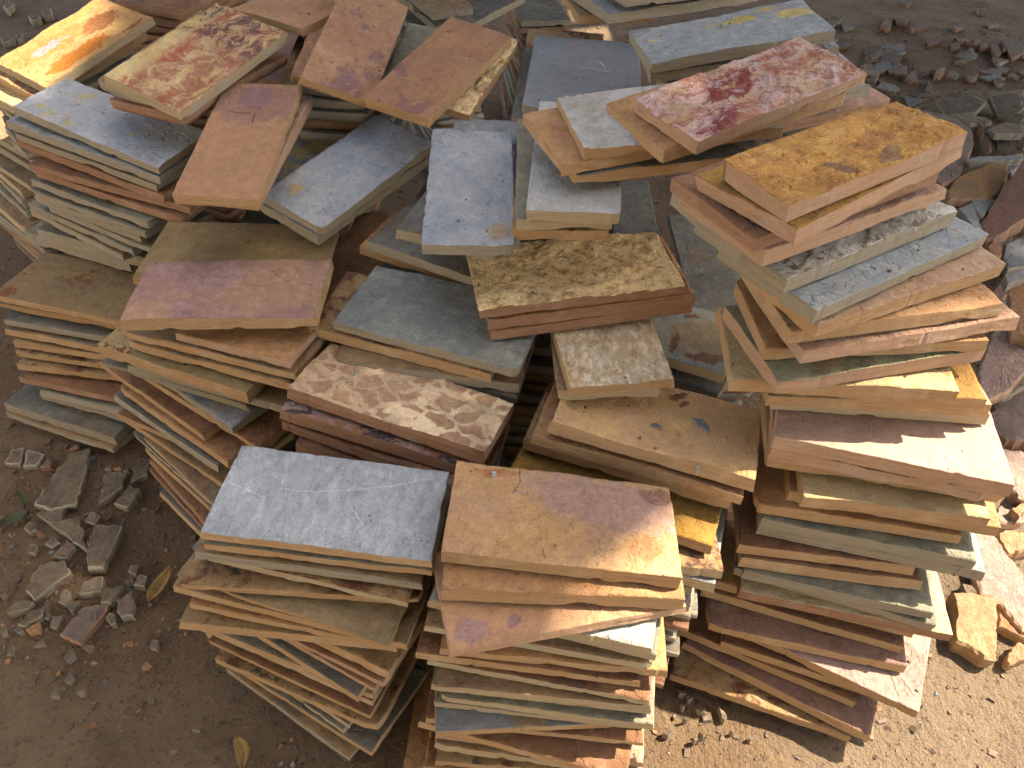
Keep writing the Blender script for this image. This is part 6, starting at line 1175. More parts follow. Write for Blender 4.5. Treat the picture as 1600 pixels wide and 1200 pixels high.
    ([(0.8194, 0.7905), (0.8037, 0.7584), (0.7956, 0.7276), (0.8167, 0.7154), (0.8336, 0.6978), (0.8511, 0.6949), (0.8742, 0.7422), (0.9032, 0.8164), (0.8677, 0.8272), (0.8242, 0.8273)], 0.000, 0.0280, 'o', 0.00, 0.00, 'thick orange-brown rough stone chunk lying in the sun', None, 'stone fragment'),
    ([(0.8805, 0.8279), (0.9088, 0.8087), (0.9268, 0.756), (0.9532, 0.7475), (0.9768, 0.8075), (0.9788, 0.8746), (0.9641, 0.9227), (0.9582, 0.964), (0.9085, 0.9711)], 0.004, 0.0200, 'm', 0.00, 0.00, 'large flat mauve slab lying on the sunlit soil', None, 'stone fragment'),
    ([(0.8936, 0.7674), (0.9248, 0.7494), (0.95, 0.7428), (0.9481, 0.7542), (0.9237, 0.7964), (0.9122, 0.8122)], 0.000, 0.0120, 'o', 0.00, 0.00, 'orange underlayer sheet poking from below the mauve slab', None, 'stone fragment'),
    ([(0.8813, 0.6945), (0.9306, 0.713), (0.9244, 0.7352), (0.914, 0.7386), (0.88, 0.7036)], 0.000, 0.0100, 'o', 0.00, 0.00, 'pale orange triangular flake near the rough orange chunk', None, 'stone fragment'),
    ([(0.7522, 0.7049), (0.7584, 0.7125), (0.7437, 0.7101)], 0.000, 0.0080, 'o', 0.00, 0.00, 'tiny bright orange chip on the sunlit soil', None, 'stone fragment'),
    ([(0.8578, 0.8334), (0.8802, 0.8344), (0.8757, 0.851), (0.8585, 0.8545)], 0.000, 0.0140, 'g', 0.00, 0.00, 'grey stub of stone beside the mauve slab', None, 'stone fragment'),
    ([(0.9889, 1.0656), (1.0009, 1.0111), (1.0319, 1.0029), (1.0827, 1.1339), (1.0039, 1.1408)], 0.065, 0.0200, 'm', 0.00, 0.00, 'mauve flat slab piece beyond the pink slab', None, 'stone fragment'),
    ([(0.9603, 0.9905), (0.9601, 0.9714), (1.0033, 0.9734), (1.0356, 0.9941), (1.0327, 1.0282), (1.0116, 1.0472)], 0.038, 0.0150, 'm', 0.00, 0.00, 'pinkish broken sheet below the flat mauve piece', None, 'stone fragment'),
    ([(0.9885, 0.9681), (1.0209, 0.9983), (1.0149, 1.0077), (0.9833, 0.9917)], 0.060, 0.0120, 'o', 0.00, 0.00, 'pale tan flake on the pinkish broken sheet', None, 'stone fragment'),
    ([(0.9598, 0.946), (0.9656, 0.9143), (1.0319, 0.9355), (1.0168, 0.9673), (0.9678, 0.9745)], 0.000, 0.0300, 'o', 0.00, 0.00, 'orange-brown broken block behind the mauve slab', None, 'stone fragment'),
    ([(1.006, 1.2943), (0.9901, 1.2146), (1.0563, 1.2492), (1.1289, 1.3232), (1.1499, 1.4048), (1.1183, 1.439), (1.0892, 1.4251), (1.0402, 1.3519)], 0.141, 0.0220, 'm', 0.15, 0.10, 'large pale pink-brown broken slab leaning behind the tower', None, 'stone fragment'),
    ([(1.0597, 1.2542), (1.1456, 1.3153), (1.1609, 1.3496), (1.1022, 1.3019), (1.027, 1.255)], 0.108, 0.0120, 'g', 0.00, 0.00, 'thin grey-buff shard below the leaning pink-brown slab', None, 'stone fragment'),
    ([(1.0154, 1.1781), (1.0264, 1.1448), (1.0871, 1.1384), (1.1521, 1.2828), (1.1424, 1.3203), (1.0686, 1.2889), (1.0211, 1.2183)], 0.000, 0.1000, 'd', 0.00, 0.00, 'dark rusty boulder behind the pink slab', None, 'boulder'),
    ([(1.1018, 1.3996), (1.0953, 1.3757), (1.1231, 1.3543), (1.2286, 1.6001), (1.1763, 1.5829)], 0.184, 0.0200, 'o', 0.30, 0.00, 'tall brown broken slab piece beside the grey one', None, 'stone fragment'),
    ([(1.1302, 1.5195), (1.205, 1.5644), (1.1979, 1.5844), (1.1365, 1.5531)], 0.217, 0.0120, 's', 0.00, 0.00, 'thin blue-grey shard over the brown piece', None, 'stone fragment'),
    ([(1.2121, 1.6577), (1.2795, 1.6767), (1.3467, 1.8274), (1.2568, 1.7734), (1.2213, 1.7098)], 0.163, 0.0150, 's', 0.00, 0.00, 'flat dark grey slab piece on the rubble heap', None, 'stone fragment'),
    ([(1.0032, 1.1647), (1.002, 1.1264), (1.0602, 1.1628), (1.039, 1.1812), (1.0208, 1.1901)], 0.054, 0.0120, 's', 0.00, 0.00, 'grey flat sheet tucked behind the pink slab', None, 'stone fragment'),
    ([(1.1361, 1.5451), (1.1417, 1.5192), (1.2076, 1.6174), (1.2205, 1.668), (1.153, 1.5864)], 0.130, 0.0200, 'r', 0.00, 0.00, 'dim brown piece between tower and rubble', None, 'stone fragment'),
    ([(1.1689, 1.5222), (1.1785, 1.4971), (1.2148, 1.5915), (1.1982, 1.6319)], 0.108, 0.0200, 's', 0.00, 0.00, 'dim grey piece between tower and rubble', None, 'stone fragment'),
    ([(1.1506, 1.9267), (1.2626, 1.9384), (1.3004, 1.9691), (1.3441, 2.0299), (1.3954, 2.1245), (1.366, 2.1457), (1.2224, 2.0502), (1.1605, 1.9728)], 0.184, 0.0300, 'k', 0.00, 0.00, 'khaki and rust stained slab piece on the rubble', None, 'stone fragment'),
    ([(1.3868, 2.0944), (1.4195, 2.1352), (1.4805, 2.1954), (1.4893, 2.2245), (1.4261, 2.2154), (1.381, 2.1636)], 0.174, 0.0150, 's', 0.00, 0.00, 'grey slab piece behind the khaki one', None, 'stone fragment'),
    ([(1.2751, 2.1108), (1.3566, 2.125), (1.4443, 2.1516), (1.4533, 2.1723), (1.3146, 2.1532), (1.2696, 2.126)], 0.217, 0.0080, 's', 0.00, 0.00, 'long thin pale grey shard lying across the rubble', None, 'stone fragment'),
    ([(1.1865, 1.7789), (1.2195, 1.7688), (1.3185, 1.8325), (1.4326, 2.0482), (1.4116, 2.0766), (1.267, 1.908), (1.1829, 1.8037)], 0.184, 0.0400, 'r', 0.25, 0.10, 'big reddish-brown broken slab on the rubble', None, 'stone fragment'),
    ([(1.1222, 1.716), (1.139, 1.7172), (1.1598, 1.8374), (1.1467, 1.83), (1.1146, 1.8083)], 0.239, 0.0150, 's', 0.00, 0.00, 'thin grey slab piece stood beside the blue-grey slab', None, 'stone fragment'),
    ([(1.2061, 1.8786), (1.2134, 1.8528), (1.2925, 1.9424), (1.2351, 1.9521), (1.2142, 1.9401)], 0.195, 0.0120, 's', 0.00, 0.00, 'pale grey flat flake below the khaki piece', None, 'stone fragment'),
    ([(1.2295, 1.772), (1.2326, 1.7301), (1.2891, 1.8069), (1.3254, 1.8668), (1.2371, 1.8158)], 0.152, 0.0150, 'd', 0.00, 0.00, 'dark brown sheet low in the rubble', None, 'stone fragment'),
    ([(1.1848, 1.6904), (1.2019, 1.6915), (1.2247, 1.7462), (1.2055, 1.757), (1.185, 1.7315)], 0.152, 0.0400, 'o', 0.00, 0.00, 'small splintered yellow-brown block in the rubble', None, 'stone fragment'),
    ([(1.3959, 2.0885), (1.4228, 2.0982), (1.4349, 2.1259), (1.4128, 2.1281)], 0.184, 0.0120, 'w', 0.00, 0.00, 'small white stone chip in the rubble', None, 'stone fragment'),
    ([(1.1781, 2.2762), (1.1271, 2.0181), (1.1487, 1.9764), (1.2276, 2.0405), (1.3573, 2.2653), (1.3925, 2.3647), (1.3744, 2.4463), (1.3106, 2.479), (1.1896, 2.4976)], 0.000, 0.2200, 'd', 0.00, 0.00, 'big black-brown boulder behind the ochre slab', None, 'boulder'),
    ([(1.5044, 2.7521), (1.6114, 2.7721), (1.6782, 2.8435), (1.6456, 2.9084), (1.5061, 2.8618)], 0.072, 0.0120, 'g', 0.12, 0.04, 'dull grey-brown broken sheet in the shaded rubble heap', 'broken sheets in the shaded rubble heap', 'stone fragment'),
    ([(1.6631, 2.8501), (1.7024, 2.8874), (1.7003, 2.9682), (1.6439, 2.9513)], 0.068, 0.0120, 'g', -0.09, 0.12, 'dull grey-brown broken sheet in the shaded rubble heap', 'broken sheets in the shaded rubble heap', 'stone fragment'),
    ([(1.6989, 2.7727), (1.7606, 2.7834), (1.8101, 2.8312), (1.8308, 2.9463), (1.7229, 2.925)], 0.068, 0.0120, 'g', 0.01, 0.02, 'dull grey-brown broken sheet in the shaded rubble heap', 'broken sheets in the shaded rubble heap', 'stone fragment'),
    ([(1.5284, 2.6257), (1.6033, 2.6421), (1.6297, 2.6955), (1.5699, 2.7323), (1.4758, 2.6927)], 0.089, 0.0120, 'g', -0.08, -0.05, 'dull grey-brown broken sheet in the shaded rubble heap', 'broken sheets in the shaded rubble heap', 'stone fragment'),
    ([(1.5761, 2.5474), (1.6799, 2.5608), (1.7204, 2.6533), (1.6676, 2.6692), (1.5648, 2.5853)], 0.093, 0.0120, 'g', -0.03, -0.10, 'dull grey-brown broken sheet in the shaded rubble heap', 'broken sheets in the shaded rubble heap', 'stone fragment'),
    ([(1.5456, 2.484), (1.5586, 2.4943), (1.5858, 2.6724), (1.5542, 2.6393)], 0.083, 0.0120, 'd', -0.10, 0.19, 'dull grey-brown broken sheet in the shaded rubble heap', 'broken sheets in the shaded rubble heap', 'stone fragment'),
    ([(1.5367, 2.5204), (1.5923, 2.5248), (1.5937, 2.6406), (1.5705, 2.6287)], 0.035, 0.0120, 's', 0.08, 0.15, 'dull grey-brown broken sheet in the shaded rubble heap', 'broken sheets in the shaded rubble heap', 'stone fragment'),
    ([(1.5892, 2.5009), (1.683, 2.5223), (1.6799, 2.5984), (1.6274, 2.6039)], 0.050, 0.0120, 'g', 0.03, 0.18, 'dull grey-brown broken sheet in the shaded rubble heap', 'broken sheets in the shaded rubble heap', 'stone fragment'),
    ([(1.6853, 2.5357), (1.7303, 2.5969), (1.7203, 2.6157), (1.6698, 2.5726)], 0.058, 0.0120, 'g', 0.09, 0.03, 'dull grey-brown broken sheet in the shaded rubble heap', 'broken sheets in the shaded rubble heap', 'stone fragment'),
    ([(1.7364, 2.6972), (1.7579, 2.7251), (1.7576, 2.7568), (1.7137, 2.7423)], 0.080, 0.0120, 'g', 0.02, 0.19, 'dull grey-brown broken sheet in the shaded rubble heap', 'broken sheets in the shaded rubble heap', 'stone fragment'),
    ([(1.6396, 3.7955), (1.6687, 3.8186), (1.7171, 3.9471), (1.686, 3.9438), (1.626, 3.8342)], 0.000, 0.0088, 'd', 0.00, 0.00, 'dark stone fragment on the shaded soil behind the piles', 'fragments on the shaded soil behind the piles', 'stone fragment'),
    ([(1.721, 3.8914), (1.756, 3.8848), (1.7857, 3.9295), (1.723, 3.9437)], 0.000, 0.0102, 'd', 0.00, 0.00, 'dark stone fragment on the shaded soil behind the piles', 'fragments on the shaded soil behind the piles', 'stone fragment'),
    ([(1.7577, 3.7996), (1.8066, 3.8147), (1.8284, 3.8776), (1.7605, 3.8299)], 0.000, 0.0082, 'd', 0.00, 0.00, 'dark stone fragment on the shaded soil behind the piles', 'fragments on the shaded soil behind the piles', 'stone fragment'),
    ([(1.6995, 3.2625), (1.75, 3.3647), (1.7225, 3.3621), (1.6659, 3.2594)], 0.000, 0.0110, 'o', 0.00, 0.00, 'dark stone fragment on the shaded soil behind the piles', 'fragments on the shaded soil behind the piles', 'stone fragment'),
    ([(1.7517, 3.2788), (1.7842, 3.3304), (1.76, 3.3362), (1.721, 3.2839)], 0.000, 0.0095, 'd', 0.00, 0.00, 'dark stone fragment on the shaded soil behind the piles', 'fragments on the shaded soil behind the piles', 'stone fragment'),
    ([(1.5503, 3.2068), (1.5796, 3.2173), (1.6065, 3.3155), (1.556, 3.2624)], 0.000, 0.0120, 'd', 0.00, 0.00, 'dark stone fragment on the shaded soil behind the piles', 'fragments on the shaded soil behind the piles', 'stone fragment'),
    ([(2.0844, 3.4949), (2.1587, 3.5552), (2.2005, 3.6504), (2.1943, 3.7348), (2.1375, 3.7194)], 0.000, 0.0127, 'd', 0.00, 0.00, 'dark stone fragment on the shaded soil behind the piles', 'fragments on the shaded soil behind the piles', 'stone fragment'),
    ([(2.0271, 3.5056), (2.0646, 3.5626), (2.0912, 3.6944), (2.0371, 3.6143)], 0.000, 0.0131, 'd', 0.00, 0.00, 'dark stone fragment on the shaded soil behind the piles', 'fragments on the shaded soil behind the piles', 'stone fragment'),
    ([(1.799, 3.1044), (1.9689, 3.1197), (1.9894, 3.1664), (1.8048, 3.1346)], 0.000, 0.0105, 'g', 0.00, 0.00, 'dark stone fragment on the shaded soil behind the piles', 'fragments on the shaded soil behind the piles', 'stone fragment'),
    ([(1.7875, 2.928), (1.932, 3.0381), (1.939, 3.1113), (1.8092, 3.0704)], 0.000, 0.0130, 'g', 0.00, 0.00, 'dark stone fragment on the shaded soil behind the piles', 'fragments on the shaded soil behind the piles', 'stone fragment'),
    ([(1.5833, 2.9272), (1.7267, 2.9397), (1.775, 2.9994), (1.7652, 3.0992), (1.5947, 3.0259)], 0.000, 0.0114, 'g', 0.00, 0.00, 'dark stone fragment on the shaded soil behind the piles', 'fragments on the shaded soil behind the piles', 'stone fragment'),
    ([(1.6231, 2.812), (1.7134, 2.8325), (1.7536, 2.9019), (1.6166, 2.9036)], 0.000, 0.0112, 'g', 0.00, 0.00, 'dark stone fragment on the shaded soil behind the piles', 'fragments on the shaded soil behind the piles', 'stone fragment'),
    ([(2.0537, 3.3131), (2.0912, 3.3987), (2.0483, 3.3614)], 0.000, 0.0104, 'd', 0.00, 0.00, 'dark stone fragment on the shaded soil behind the piles', 'fragments on the shaded soil behind the piles', 'stone fragment'),
    ([(1.9083, 3.2152), (1.9385, 3.2257), (1.9422, 3.2811), (1.9116, 3.2703)], 0.000, 0.0094, 'g', 0.00, 0.00, 'dark stone fragment on the shaded soil behind the piles', 'fragments on the shaded soil behind the piles', 'stone fragment'),
    ([(1.5943, 3.1018), (1.615, 3.1335), (1.6354, 3.2273), (1.5889, 3.1311)], 0.000, 0.0100, 'g', 0.00, 0.00, 'dark stone fragment on the shaded soil behind the piles', 'fragments on the shaded soil behind the piles', 'stone fragment'),
    ([(1.7075, 3.0171), (1.75, 3.0785), (1.7478, 3.1375), (1.6926, 3.0588)], 0.000, 0.0135, 'g', 0.00, 0.00, 'dark stone fragment on the shaded soil behind the piles', 'fragments on the shaded soil behind the piles', 'stone fragment'),
    ([(1.5633, 3.0738), (1.6343, 3.0802), (1.6314, 3.1243), (1.548, 3.1018)], 0.000, 0.0082, 'g', 0.00, 0.00, 'dark stone fragment on the shaded soil behind the piles', 'fragments on the shaded soil behind the piles', 'stone fragment'),
    ([(1.465, 3.4333), (1.4956, 3.4449), (1.505, 3.4982), (1.4714, 3.4773)], 0.000, 0.0097, 'g', 0.00, 0.00, 'dark stone fragment on the shaded soil behind the piles', 'fragments on the shaded soil behind the piles', 'stone fragment'),
    ([(1.5419, 3.3597), (1.5716, 3.3793), (1.5754, 3.422), (1.5517, 3.4111)], 0.000, 0.0116, 'g', 0.00, 0.00, 'dark stone fragment on the shaded soil behind the piles', 'fragments on the shaded soil behind the piles', 'stone fragment'),
    ([(1.9109, 3.5231), (1.9507, 3.5717), (1.951, 3.6082), (1.9073, 3.5494)], 0.000, 0.0122, 'g', 0.00, 0.00, 'dark stone fragment on the shaded soil behind the piles', 'fragments on the shaded soil behind the piles', 'stone fragment'),
    ([(1.9982, 3.6037), (2.0277, 3.6158), (2.0436, 3.6638), (2.0101, 3.6511)], 0.000, 0.0122, 'd', 0.00, 0.00, 'dark stone fragment on the shaded soil behind the piles', 'fragments on the shaded soil behind the piles', 'stone fragment'),
    ([(1.3595, 3.123), (1.3994, 3.1255), (1.4121, 3.1641), (1.37, 3.1636)], 0.000, 0.0061, 'g', -0.02, -0.09, 'dark stone fragment on the shaded soil behind the piles', 'fragments on the shaded soil behind the piles', 'stone fragment'),
    ([(1.5097, 2.8981), (1.4647, 2.8123), (1.545, 2.8174), (1.5806, 2.869)], 0.000, 0.0048, 'g', -0.11, 0.09, 'dark stone fragment on the shaded soil behind the piles', 'fragments on the shaded soil behind the piles', 'stone fragment'),
    ([(1.9961, 3.42), (2.0804, 3.5052), (2.0095, 3.5138)], 0.000, 0.0062, 'g', -0.06, -0.05, 'dark stone fragment on the shaded soil behind the piles', 'fragments on the shaded soil behind the piles', 'stone fragment'),
    ([(2.1356, 3.5789), (2.1891, 3.5865), (2.213, 3.6276), (2.1509, 3.6298)], 0.000, 0.0053, 'g', -0.01, 0.02, 'dark stone fragment on the shaded soil behind the piles', 'fragments on the shaded soil behind the piles', 'stone fragment'),
    ([(1.4934, 3.4229), (1.5114, 3.4823), (1.4635, 3.4887), (1.4358, 3.4502), (1.4558, 3.4108)], 0.000, 0.0045, 'd', -0.04, -0.04, 'dark stone fragment on the shaded soil behind the piles', 'fragments on the shaded soil behind the piles', 'stone fragment'),
    ([(1.9917, 3.3578), (1.9663, 3.3721), (1.9295, 3.326), (1.9563, 3.32)], 0.000, 0.0063, 'g', 0.03, -0.05, 'dark stone fragment on the shaded soil behind the piles', 'fragments on the shaded soil behind the piles', 'stone fragment'),
    ([(1.7442, 3.0066), (1.8368, 3.043), (1.8251, 3.1344)], 0.000, 0.0083, 'd', 0.09, 0.11, 'dark stone fragment on the shaded soil behind the piles', 'fragments on the shaded soil behind the piles', 'stone fragment'),
    ([(1.3839, 3.6521), (1.3652, 3.7129), (1.2948, 3.6864), (1.2731, 3.5999), (1.334, 3.6016)], 0.000, 0.0046, 'g', 0.11, 0.01, 'dark stone fragment on the shaded soil behind the piles', 'fragments on the shaded soil behind the piles', 'stone fragment'),
    ([(2.2344, 4.1497), (2.1939, 4.14), (2.1774, 4.0932), (2.2047, 4.0876)], 0.000, 0.0052, 'g', 0.03, 0.00, 'dark stone fragment on the shaded soil behind the piles', 'fragments on the shaded soil behind the piles', 'stone fragment'),
    ([(1.6717, 2.7292), (1.675, 2.7544), (1.6304, 2.7316)], 0.000, 0.0069, 's', -0.03, -0.07, 'dark stone fragment on the shaded soil behind the piles', 'fragments on the shaded soil behind the piles', 'stone fragment'),
    ([(1.8156, 3.4283), (1.8472, 3.4255), (1.8732, 3.4497), (1.8728, 3.4813), (1.8291, 3.4602)], 0.000, 0.0067, 'd', 0.05, -0.10, 'dark stone fragment on the shaded soil behind the piles', 'fragments on the shaded soil behind the piles', 'stone fragment'),
    ([(1.9791, 3.6602), (1.9971, 3.6451), (2.0282, 3.6776), (2.0364, 3.7118), (2.0089, 3.7098)], 0.000, 0.0073, 'd', -0.03, 0.08, 'dark stone fragment on the shaded soil behind the piles', 'fragments on the shaded soil behind the piles', 'stone fragment'),
    ([(1.8667, 3.589), (1.9094, 3.6124), (1.9211, 3.6637), (1.8771, 3.6424)], 0.000, 0.0072, 'd', -0.01, 0.05, 'dark stone fragment on the shaded soil behind the piles', 'fragments on the shaded soil behind the piles', 'stone fragment'),
    ([(1.6409, 2.6623), (1.5783, 2.6254), (1.5803, 2.5573), (1.6439, 2.5808), (1.6817, 2.6395)], 0.000, 0.0053, 'd', -0.07, 0.02, 'dark stone fragment on the shaded soil behind the piles', 'fragments on the shaded soil behind the piles', 'stone fragment'),
    ([(1.7986, 3.6375), (1.8105, 3.6641), (1.7849, 3.6676), (1.7704, 3.6311)], 0.000, 0.0064, 'd', 0.05, 0.09, 'dark stone fragment on the shaded soil behind the piles', 'fragments on the shaded soil behind the piles', 'stone fragment'),
    ([(1.9904, 3.316), (2.03, 3.2924), (2.0626, 3.3543), (2.032, 3.3606)], 0.000, 0.0048, 'g', -0.11, -0.08, 'dark stone fragment on the shaded soil behind the piles', 'fragments on the shaded soil behind the piles', 'stone fragment'),
    ([(1.9192, 3.5497), (1.8991, 3.5646), (1.8534, 3.5147), (1.8822, 3.4963), (1.9194, 3.5168)], 0.000, 0.0074, 'g', -0.03, -0.01, 'dark stone fragment on the shaded soil behind the piles', 'fragments on the shaded soil behind the piles', 'stone fragment'),
    ([(1.4343, 3.1703), (1.3396, 3.1219), (1.3614, 3.0654), (1.429, 3.0982)], 0.000, 0.0045, 'd', 0.01, 0.10, 'dark stone fragment on the shaded soil behind the piles', 'fragments on the shaded soil behind the piles', 'stone fragment'),
    ([(1.6187, 2.9813), (1.6553, 3.0151), (1.6141, 3.0336), (1.5739, 2.994)], 0.000, 0.0084, 'd', -0.11, 0.00, 'dark stone fragment on the shaded soil behind the piles', 'fragments on the shaded soil behind the piles', 'stone fragment'),
    ([(1.5619, 3.5127), (1.5222, 3.5573), (1.4852, 3.4545)], 0.000, 0.0068, 'd', 0.04, -0.03, 'dark stone fragment on the shaded soil behind the piles', 'fragments on the shaded soil behind the piles', 'stone fragment'),
    ([(1.7038, 2.8286), (1.6859, 2.7946), (1.7328, 2.7976), (1.7551, 2.8369)], 0.000, 0.0089, 's', 0.04, -0.05, 'dark stone fragment on the shaded soil behind the piles', 'fragments on the shaded soil behind the piles', 'stone fragment'),
    ([(1.864, 3.2942), (1.8962, 3.2564), (1.9776, 3.2996), (1.9404, 3.3283)], 0.000, 0.0046, 's', -0.05, 0.04, 'dark stone fragment on the shaded soil behind the piles', 'fragments on the shaded soil behind the piles', 'stone fragment'),
    ([(1.5899, 3.2164), (1.5904, 3.2501), (1.5462, 3.2352), (1.5501, 3.2029)], 0.000, 0.0083, 'd', -0.02, 0.06, 'dark stone fragment on the shaded soil behind the piles', 'fragments on the shaded soil behind the piles', 'stone fragment'),
    ([(1.8179, 3.9682), (1.8034, 3.9794), (1.7779, 3.9608), (1.775, 3.9433), (1.8034, 3.9497)], 0.000, 0.0076, 'd', -0.03, -0.03, 'dark stone fragment on the shaded soil behind the piles', 'fragments on the shaded soil behind the piles', 'stone fragment'),
    ([(1.5215, 3.0795), (1.5315, 3.065), (1.5647, 3.0849), (1.5569, 3.0985)], 0.000, 0.0062, 'd', -0.08, 0.08, 'dark stone fragment on the shaded soil behind the piles', 'fragments on the shaded soil behind the piles', 'stone fragment'),
    ([(1.6084, 3.5841), (1.5563, 3.5675), (1.5208, 3.5085), (1.5756, 3.4964), (1.6223, 3.5207)], 0.000, 0.0054, 'g', 0.07, -0.01, 'dark stone fragment on the shaded soil behind the piles', 'fragments on the shaded soil behind the piles', 'stone fragment'),
    ([(2.083, 3.5804), (2.1348, 3.5994), (2.1635, 3.6621), (2.1099, 3.6424)], 0.000, 0.0064, 'd', -0.07, 0.00, 'dark stone fragment on the shaded soil behind the piles', 'fragments on the shaded soil behind the piles', 'stone fragment'),
    ([(1.918, 3.484), (1.9476, 3.522), (1.9362, 3.5707), (1.8911, 3.5349), (1.8803, 3.4888)], 0.000, 0.0082, 's', 0.01, 0.10, 'dark stone fragment on the shaded soil behind the piles', 'fragments on the shaded soil behind the piles', 'stone fragment'),
    ([(1.5375, 3.3535), (1.5259, 3.4273), (1.4348, 3.3735), (1.4596, 3.3058)], 0.000, 0.0045, 's', 0.05, 0.04, 'dark stone fragment on the shaded soil behind the piles', 'fragments on the shaded soil behind the piles', 'stone fragment'),
    ([(1.5698, 2.6813), (1.5668, 2.6234), (1.6339, 2.6453), (1.627, 2.6972)], 0.000, 0.0083, 'd', 0.00, 0.00, 'dark stone fragment on the shaded soil behind the piles', 'fragments on the shaded soil behind the piles', 'stone fragment'),
    ([(1.8421, 3.2776), (1.8747, 3.3208), (1.8396, 3.3266)], 0.000, 0.0072, 'd', 0.06, 0.09, 'dark stone fragment on the shaded soil behind the piles', 'fragments on the shaded soil behind the piles', 'stone fragment'),
    ([(1.4345, 2.7417), (1.5265, 2.7532), (1.4948, 2.8228)], 0.000, 0.0070, 'd', -0.07, -0.04, 'dark stone fragment on the shaded soil behind the piles', 'fragments on the shaded soil behind the piles', 'stone fragment'),
    ([(2.183, 3.5696), (2.1619, 3.5793), (2.1335, 3.551), (2.1615, 3.5442)], 0.000, 0.0064, 's', 0.07, -0.02, 'dark stone fragment on the shaded soil behind the piles', 'fragments on the shaded soil behind the piles', 'stone fragment'),
    ([(1.8336, 2.7194), (1.7235, 2.6887), (1.7005, 2.6169), (1.8273, 2.6455)], 0.000, 0.0077, 'd', -0.05, -0.10, 'dark stone fragment on the shaded soil behind the piles', 'fragments on the shaded soil behind the piles', 'stone fragment'),
    ([(1.4007, 3.3703), (1.4072, 3.3314), (1.4437, 3.3476), (1.4548, 3.3939), (1.4357, 3.4011)], 0.000, 0.0041, 'g', -0.03, -0.03, 'dark stone fragment on the shaded soil behind the piles', 'fragments on the shaded soil behind the piles', 'stone fragment'),
    ([(1.3889, 3.1455), (1.4092, 3.1098), (1.446, 3.1501)], 0.000, 0.0057, 'g', -0.11, -0.11, 'dark stone fragment on the shaded soil behind the piles', 'fragments on the shaded soil behind the piles', 'stone fragment'),
    ([(1.6598, 2.8102), (1.5396, 2.7524), (1.6466, 2.7332)], 0.000, 0.0059, 's', 0.03, -0.05, 'dark stone fragment on the shaded soil behind the piles', 'fragments on the shaded soil behind the piles', 'stone fragment'),
    ([(1.6242, 3.5814), (1.658, 3.5968), (1.6707, 3.6442), (1.6176, 3.6259)], 0.000, 0.0064, 'd', -0.05, 0.05, 'dark stone fragment on the shaded soil behind the piles', 'fragments on the shaded soil behind the piles', 'stone fragment'),
    ([(1.9203, 2.9974), (1.9815, 3.0682), (1.9334, 3.0981), (1.8687, 3.0779), (1.8393, 3.0014)], 0.000, 0.0065, 'd', 0.11, 0.06, 'dark stone fragment on the shaded soil behind the piles', 'fragments on the shaded soil behind the piles', 'stone fragment'),
    ([(1.785, 3.3082), (1.7628, 3.3164), (1.7443, 3.2874), (1.7695, 3.2834)], 0.000, 0.0059, 's', 0.12, -0.05, 'dark stone fragment on the shaded soil behind the piles', 'fragments on the shaded soil behind the piles', 'stone fragment'),
    ([(1.4289, 3.8988), (1.3692, 3.8682), (1.374, 3.8005), (1.4206, 3.8298)], 0.000, 0.0064, 'g', 0.06, 0.01, 'dark stone fragment on the shaded soil behind the piles', 'fragments on the shaded soil behind the piles', 'stone fragment'),
    ([(1.991, 3.3844), (1.9717, 3.4046), (1.902, 3.3625), (1.9009, 3.3321), (1.9499, 3.3346)], 0.000, 0.0047, 'd', 0.02, -0.11, 'dark stone fragment on the shaded soil behind the piles', 'fragments on the shaded soil behind the piles', 'stone fragment'),
    ([(1.3916, 3.8744), (1.4353, 3.858), (1.4792, 3.9228), (1.4233, 3.9353)], 0.000, 0.0070, 'g', 0.05, 0.07, 'dark stone fragment on the shaded soil behind the piles', 'fragments on the shaded soil behind the piles', 'stone fragment'),
    ([(1.9732, 3.6915), (1.9729, 3.7274), (1.934, 3.7159), (1.9255, 3.6816)], 0.000, 0.0052, 'd', -0.03, -0.07, 'dark stone fragment on the shaded soil behind the piles', 'fragments on the shaded soil behind the piles', 'stone fragment'),
    ([(1.4602, 3.115), (1.4456, 3.1646), (1.3908, 3.1042)], 0.000, 0.0050, 'd', -0.02, -0.07, 'dark stone fragment on the shaded soil behind the piles', 'fragments on the shaded soil behind the piles', 'stone fragment'),
    ([(1.4813, 3.3379), (1.428, 3.3759), (1.3578, 3.2758), (1.4072, 3.239)], 0.000, 0.0070, 'd', -0.10, -0.11, 'dark stone fragment on the shaded soil behind the piles', 'fragments on the shaded soil behind the piles', 'stone fragment'),
    ([(1.3382, 3.5665), (1.4048, 3.5628), (1.4225, 3.6206), (1.354, 3.6106)], 0.000, 0.0082, 'd', -0.04, 0.10, 'dark stone fragment on the shaded soil behind the piles', 'fragments on the shaded soil behind the piles', 'stone fragment'),
    ([(1.4796, 2.713), (1.4648, 2.6511), (1.5501, 2.7195)], 0.000, 0.0081, 'd', 0.08, 0.10, 'dark stone fragment on the shaded soil behind the piles', 'fragments on the shaded soil behind the piles', 'stone fragment'),
    ([(1.4989, 3.441), (1.6041, 3.4619), (1.5991, 3.5385), (1.508, 3.4956)], 0.000, 0.0062, 'd', 0.05, 0.09, 'dark stone fragment on the shaded soil behind the piles', 'fragments on the shaded soil behind the piles', 'stone fragment'),
    ([(1.6498, 2.9052), (1.623, 2.9351), (1.5664, 2.8995), (1.5948, 2.8738)], 0.000, 0.0051, 'd', 0.04, 0.03, 'dark stone fragment on the shaded soil behind the piles', 'fragments on the shaded soil behind the piles', 'stone fragment'),
    ([(1.4849, 3.1864), (1.4413, 3.2019), (1.3875, 3.1274), (1.4365, 3.1057), (1.4901, 3.1388)], 0.000, 0.0078, 's', -0.09, -0.02, 'dark stone fragment on the shaded soil behind the piles', 'fragments on the shaded soil behind the piles', 'stone fragment'),
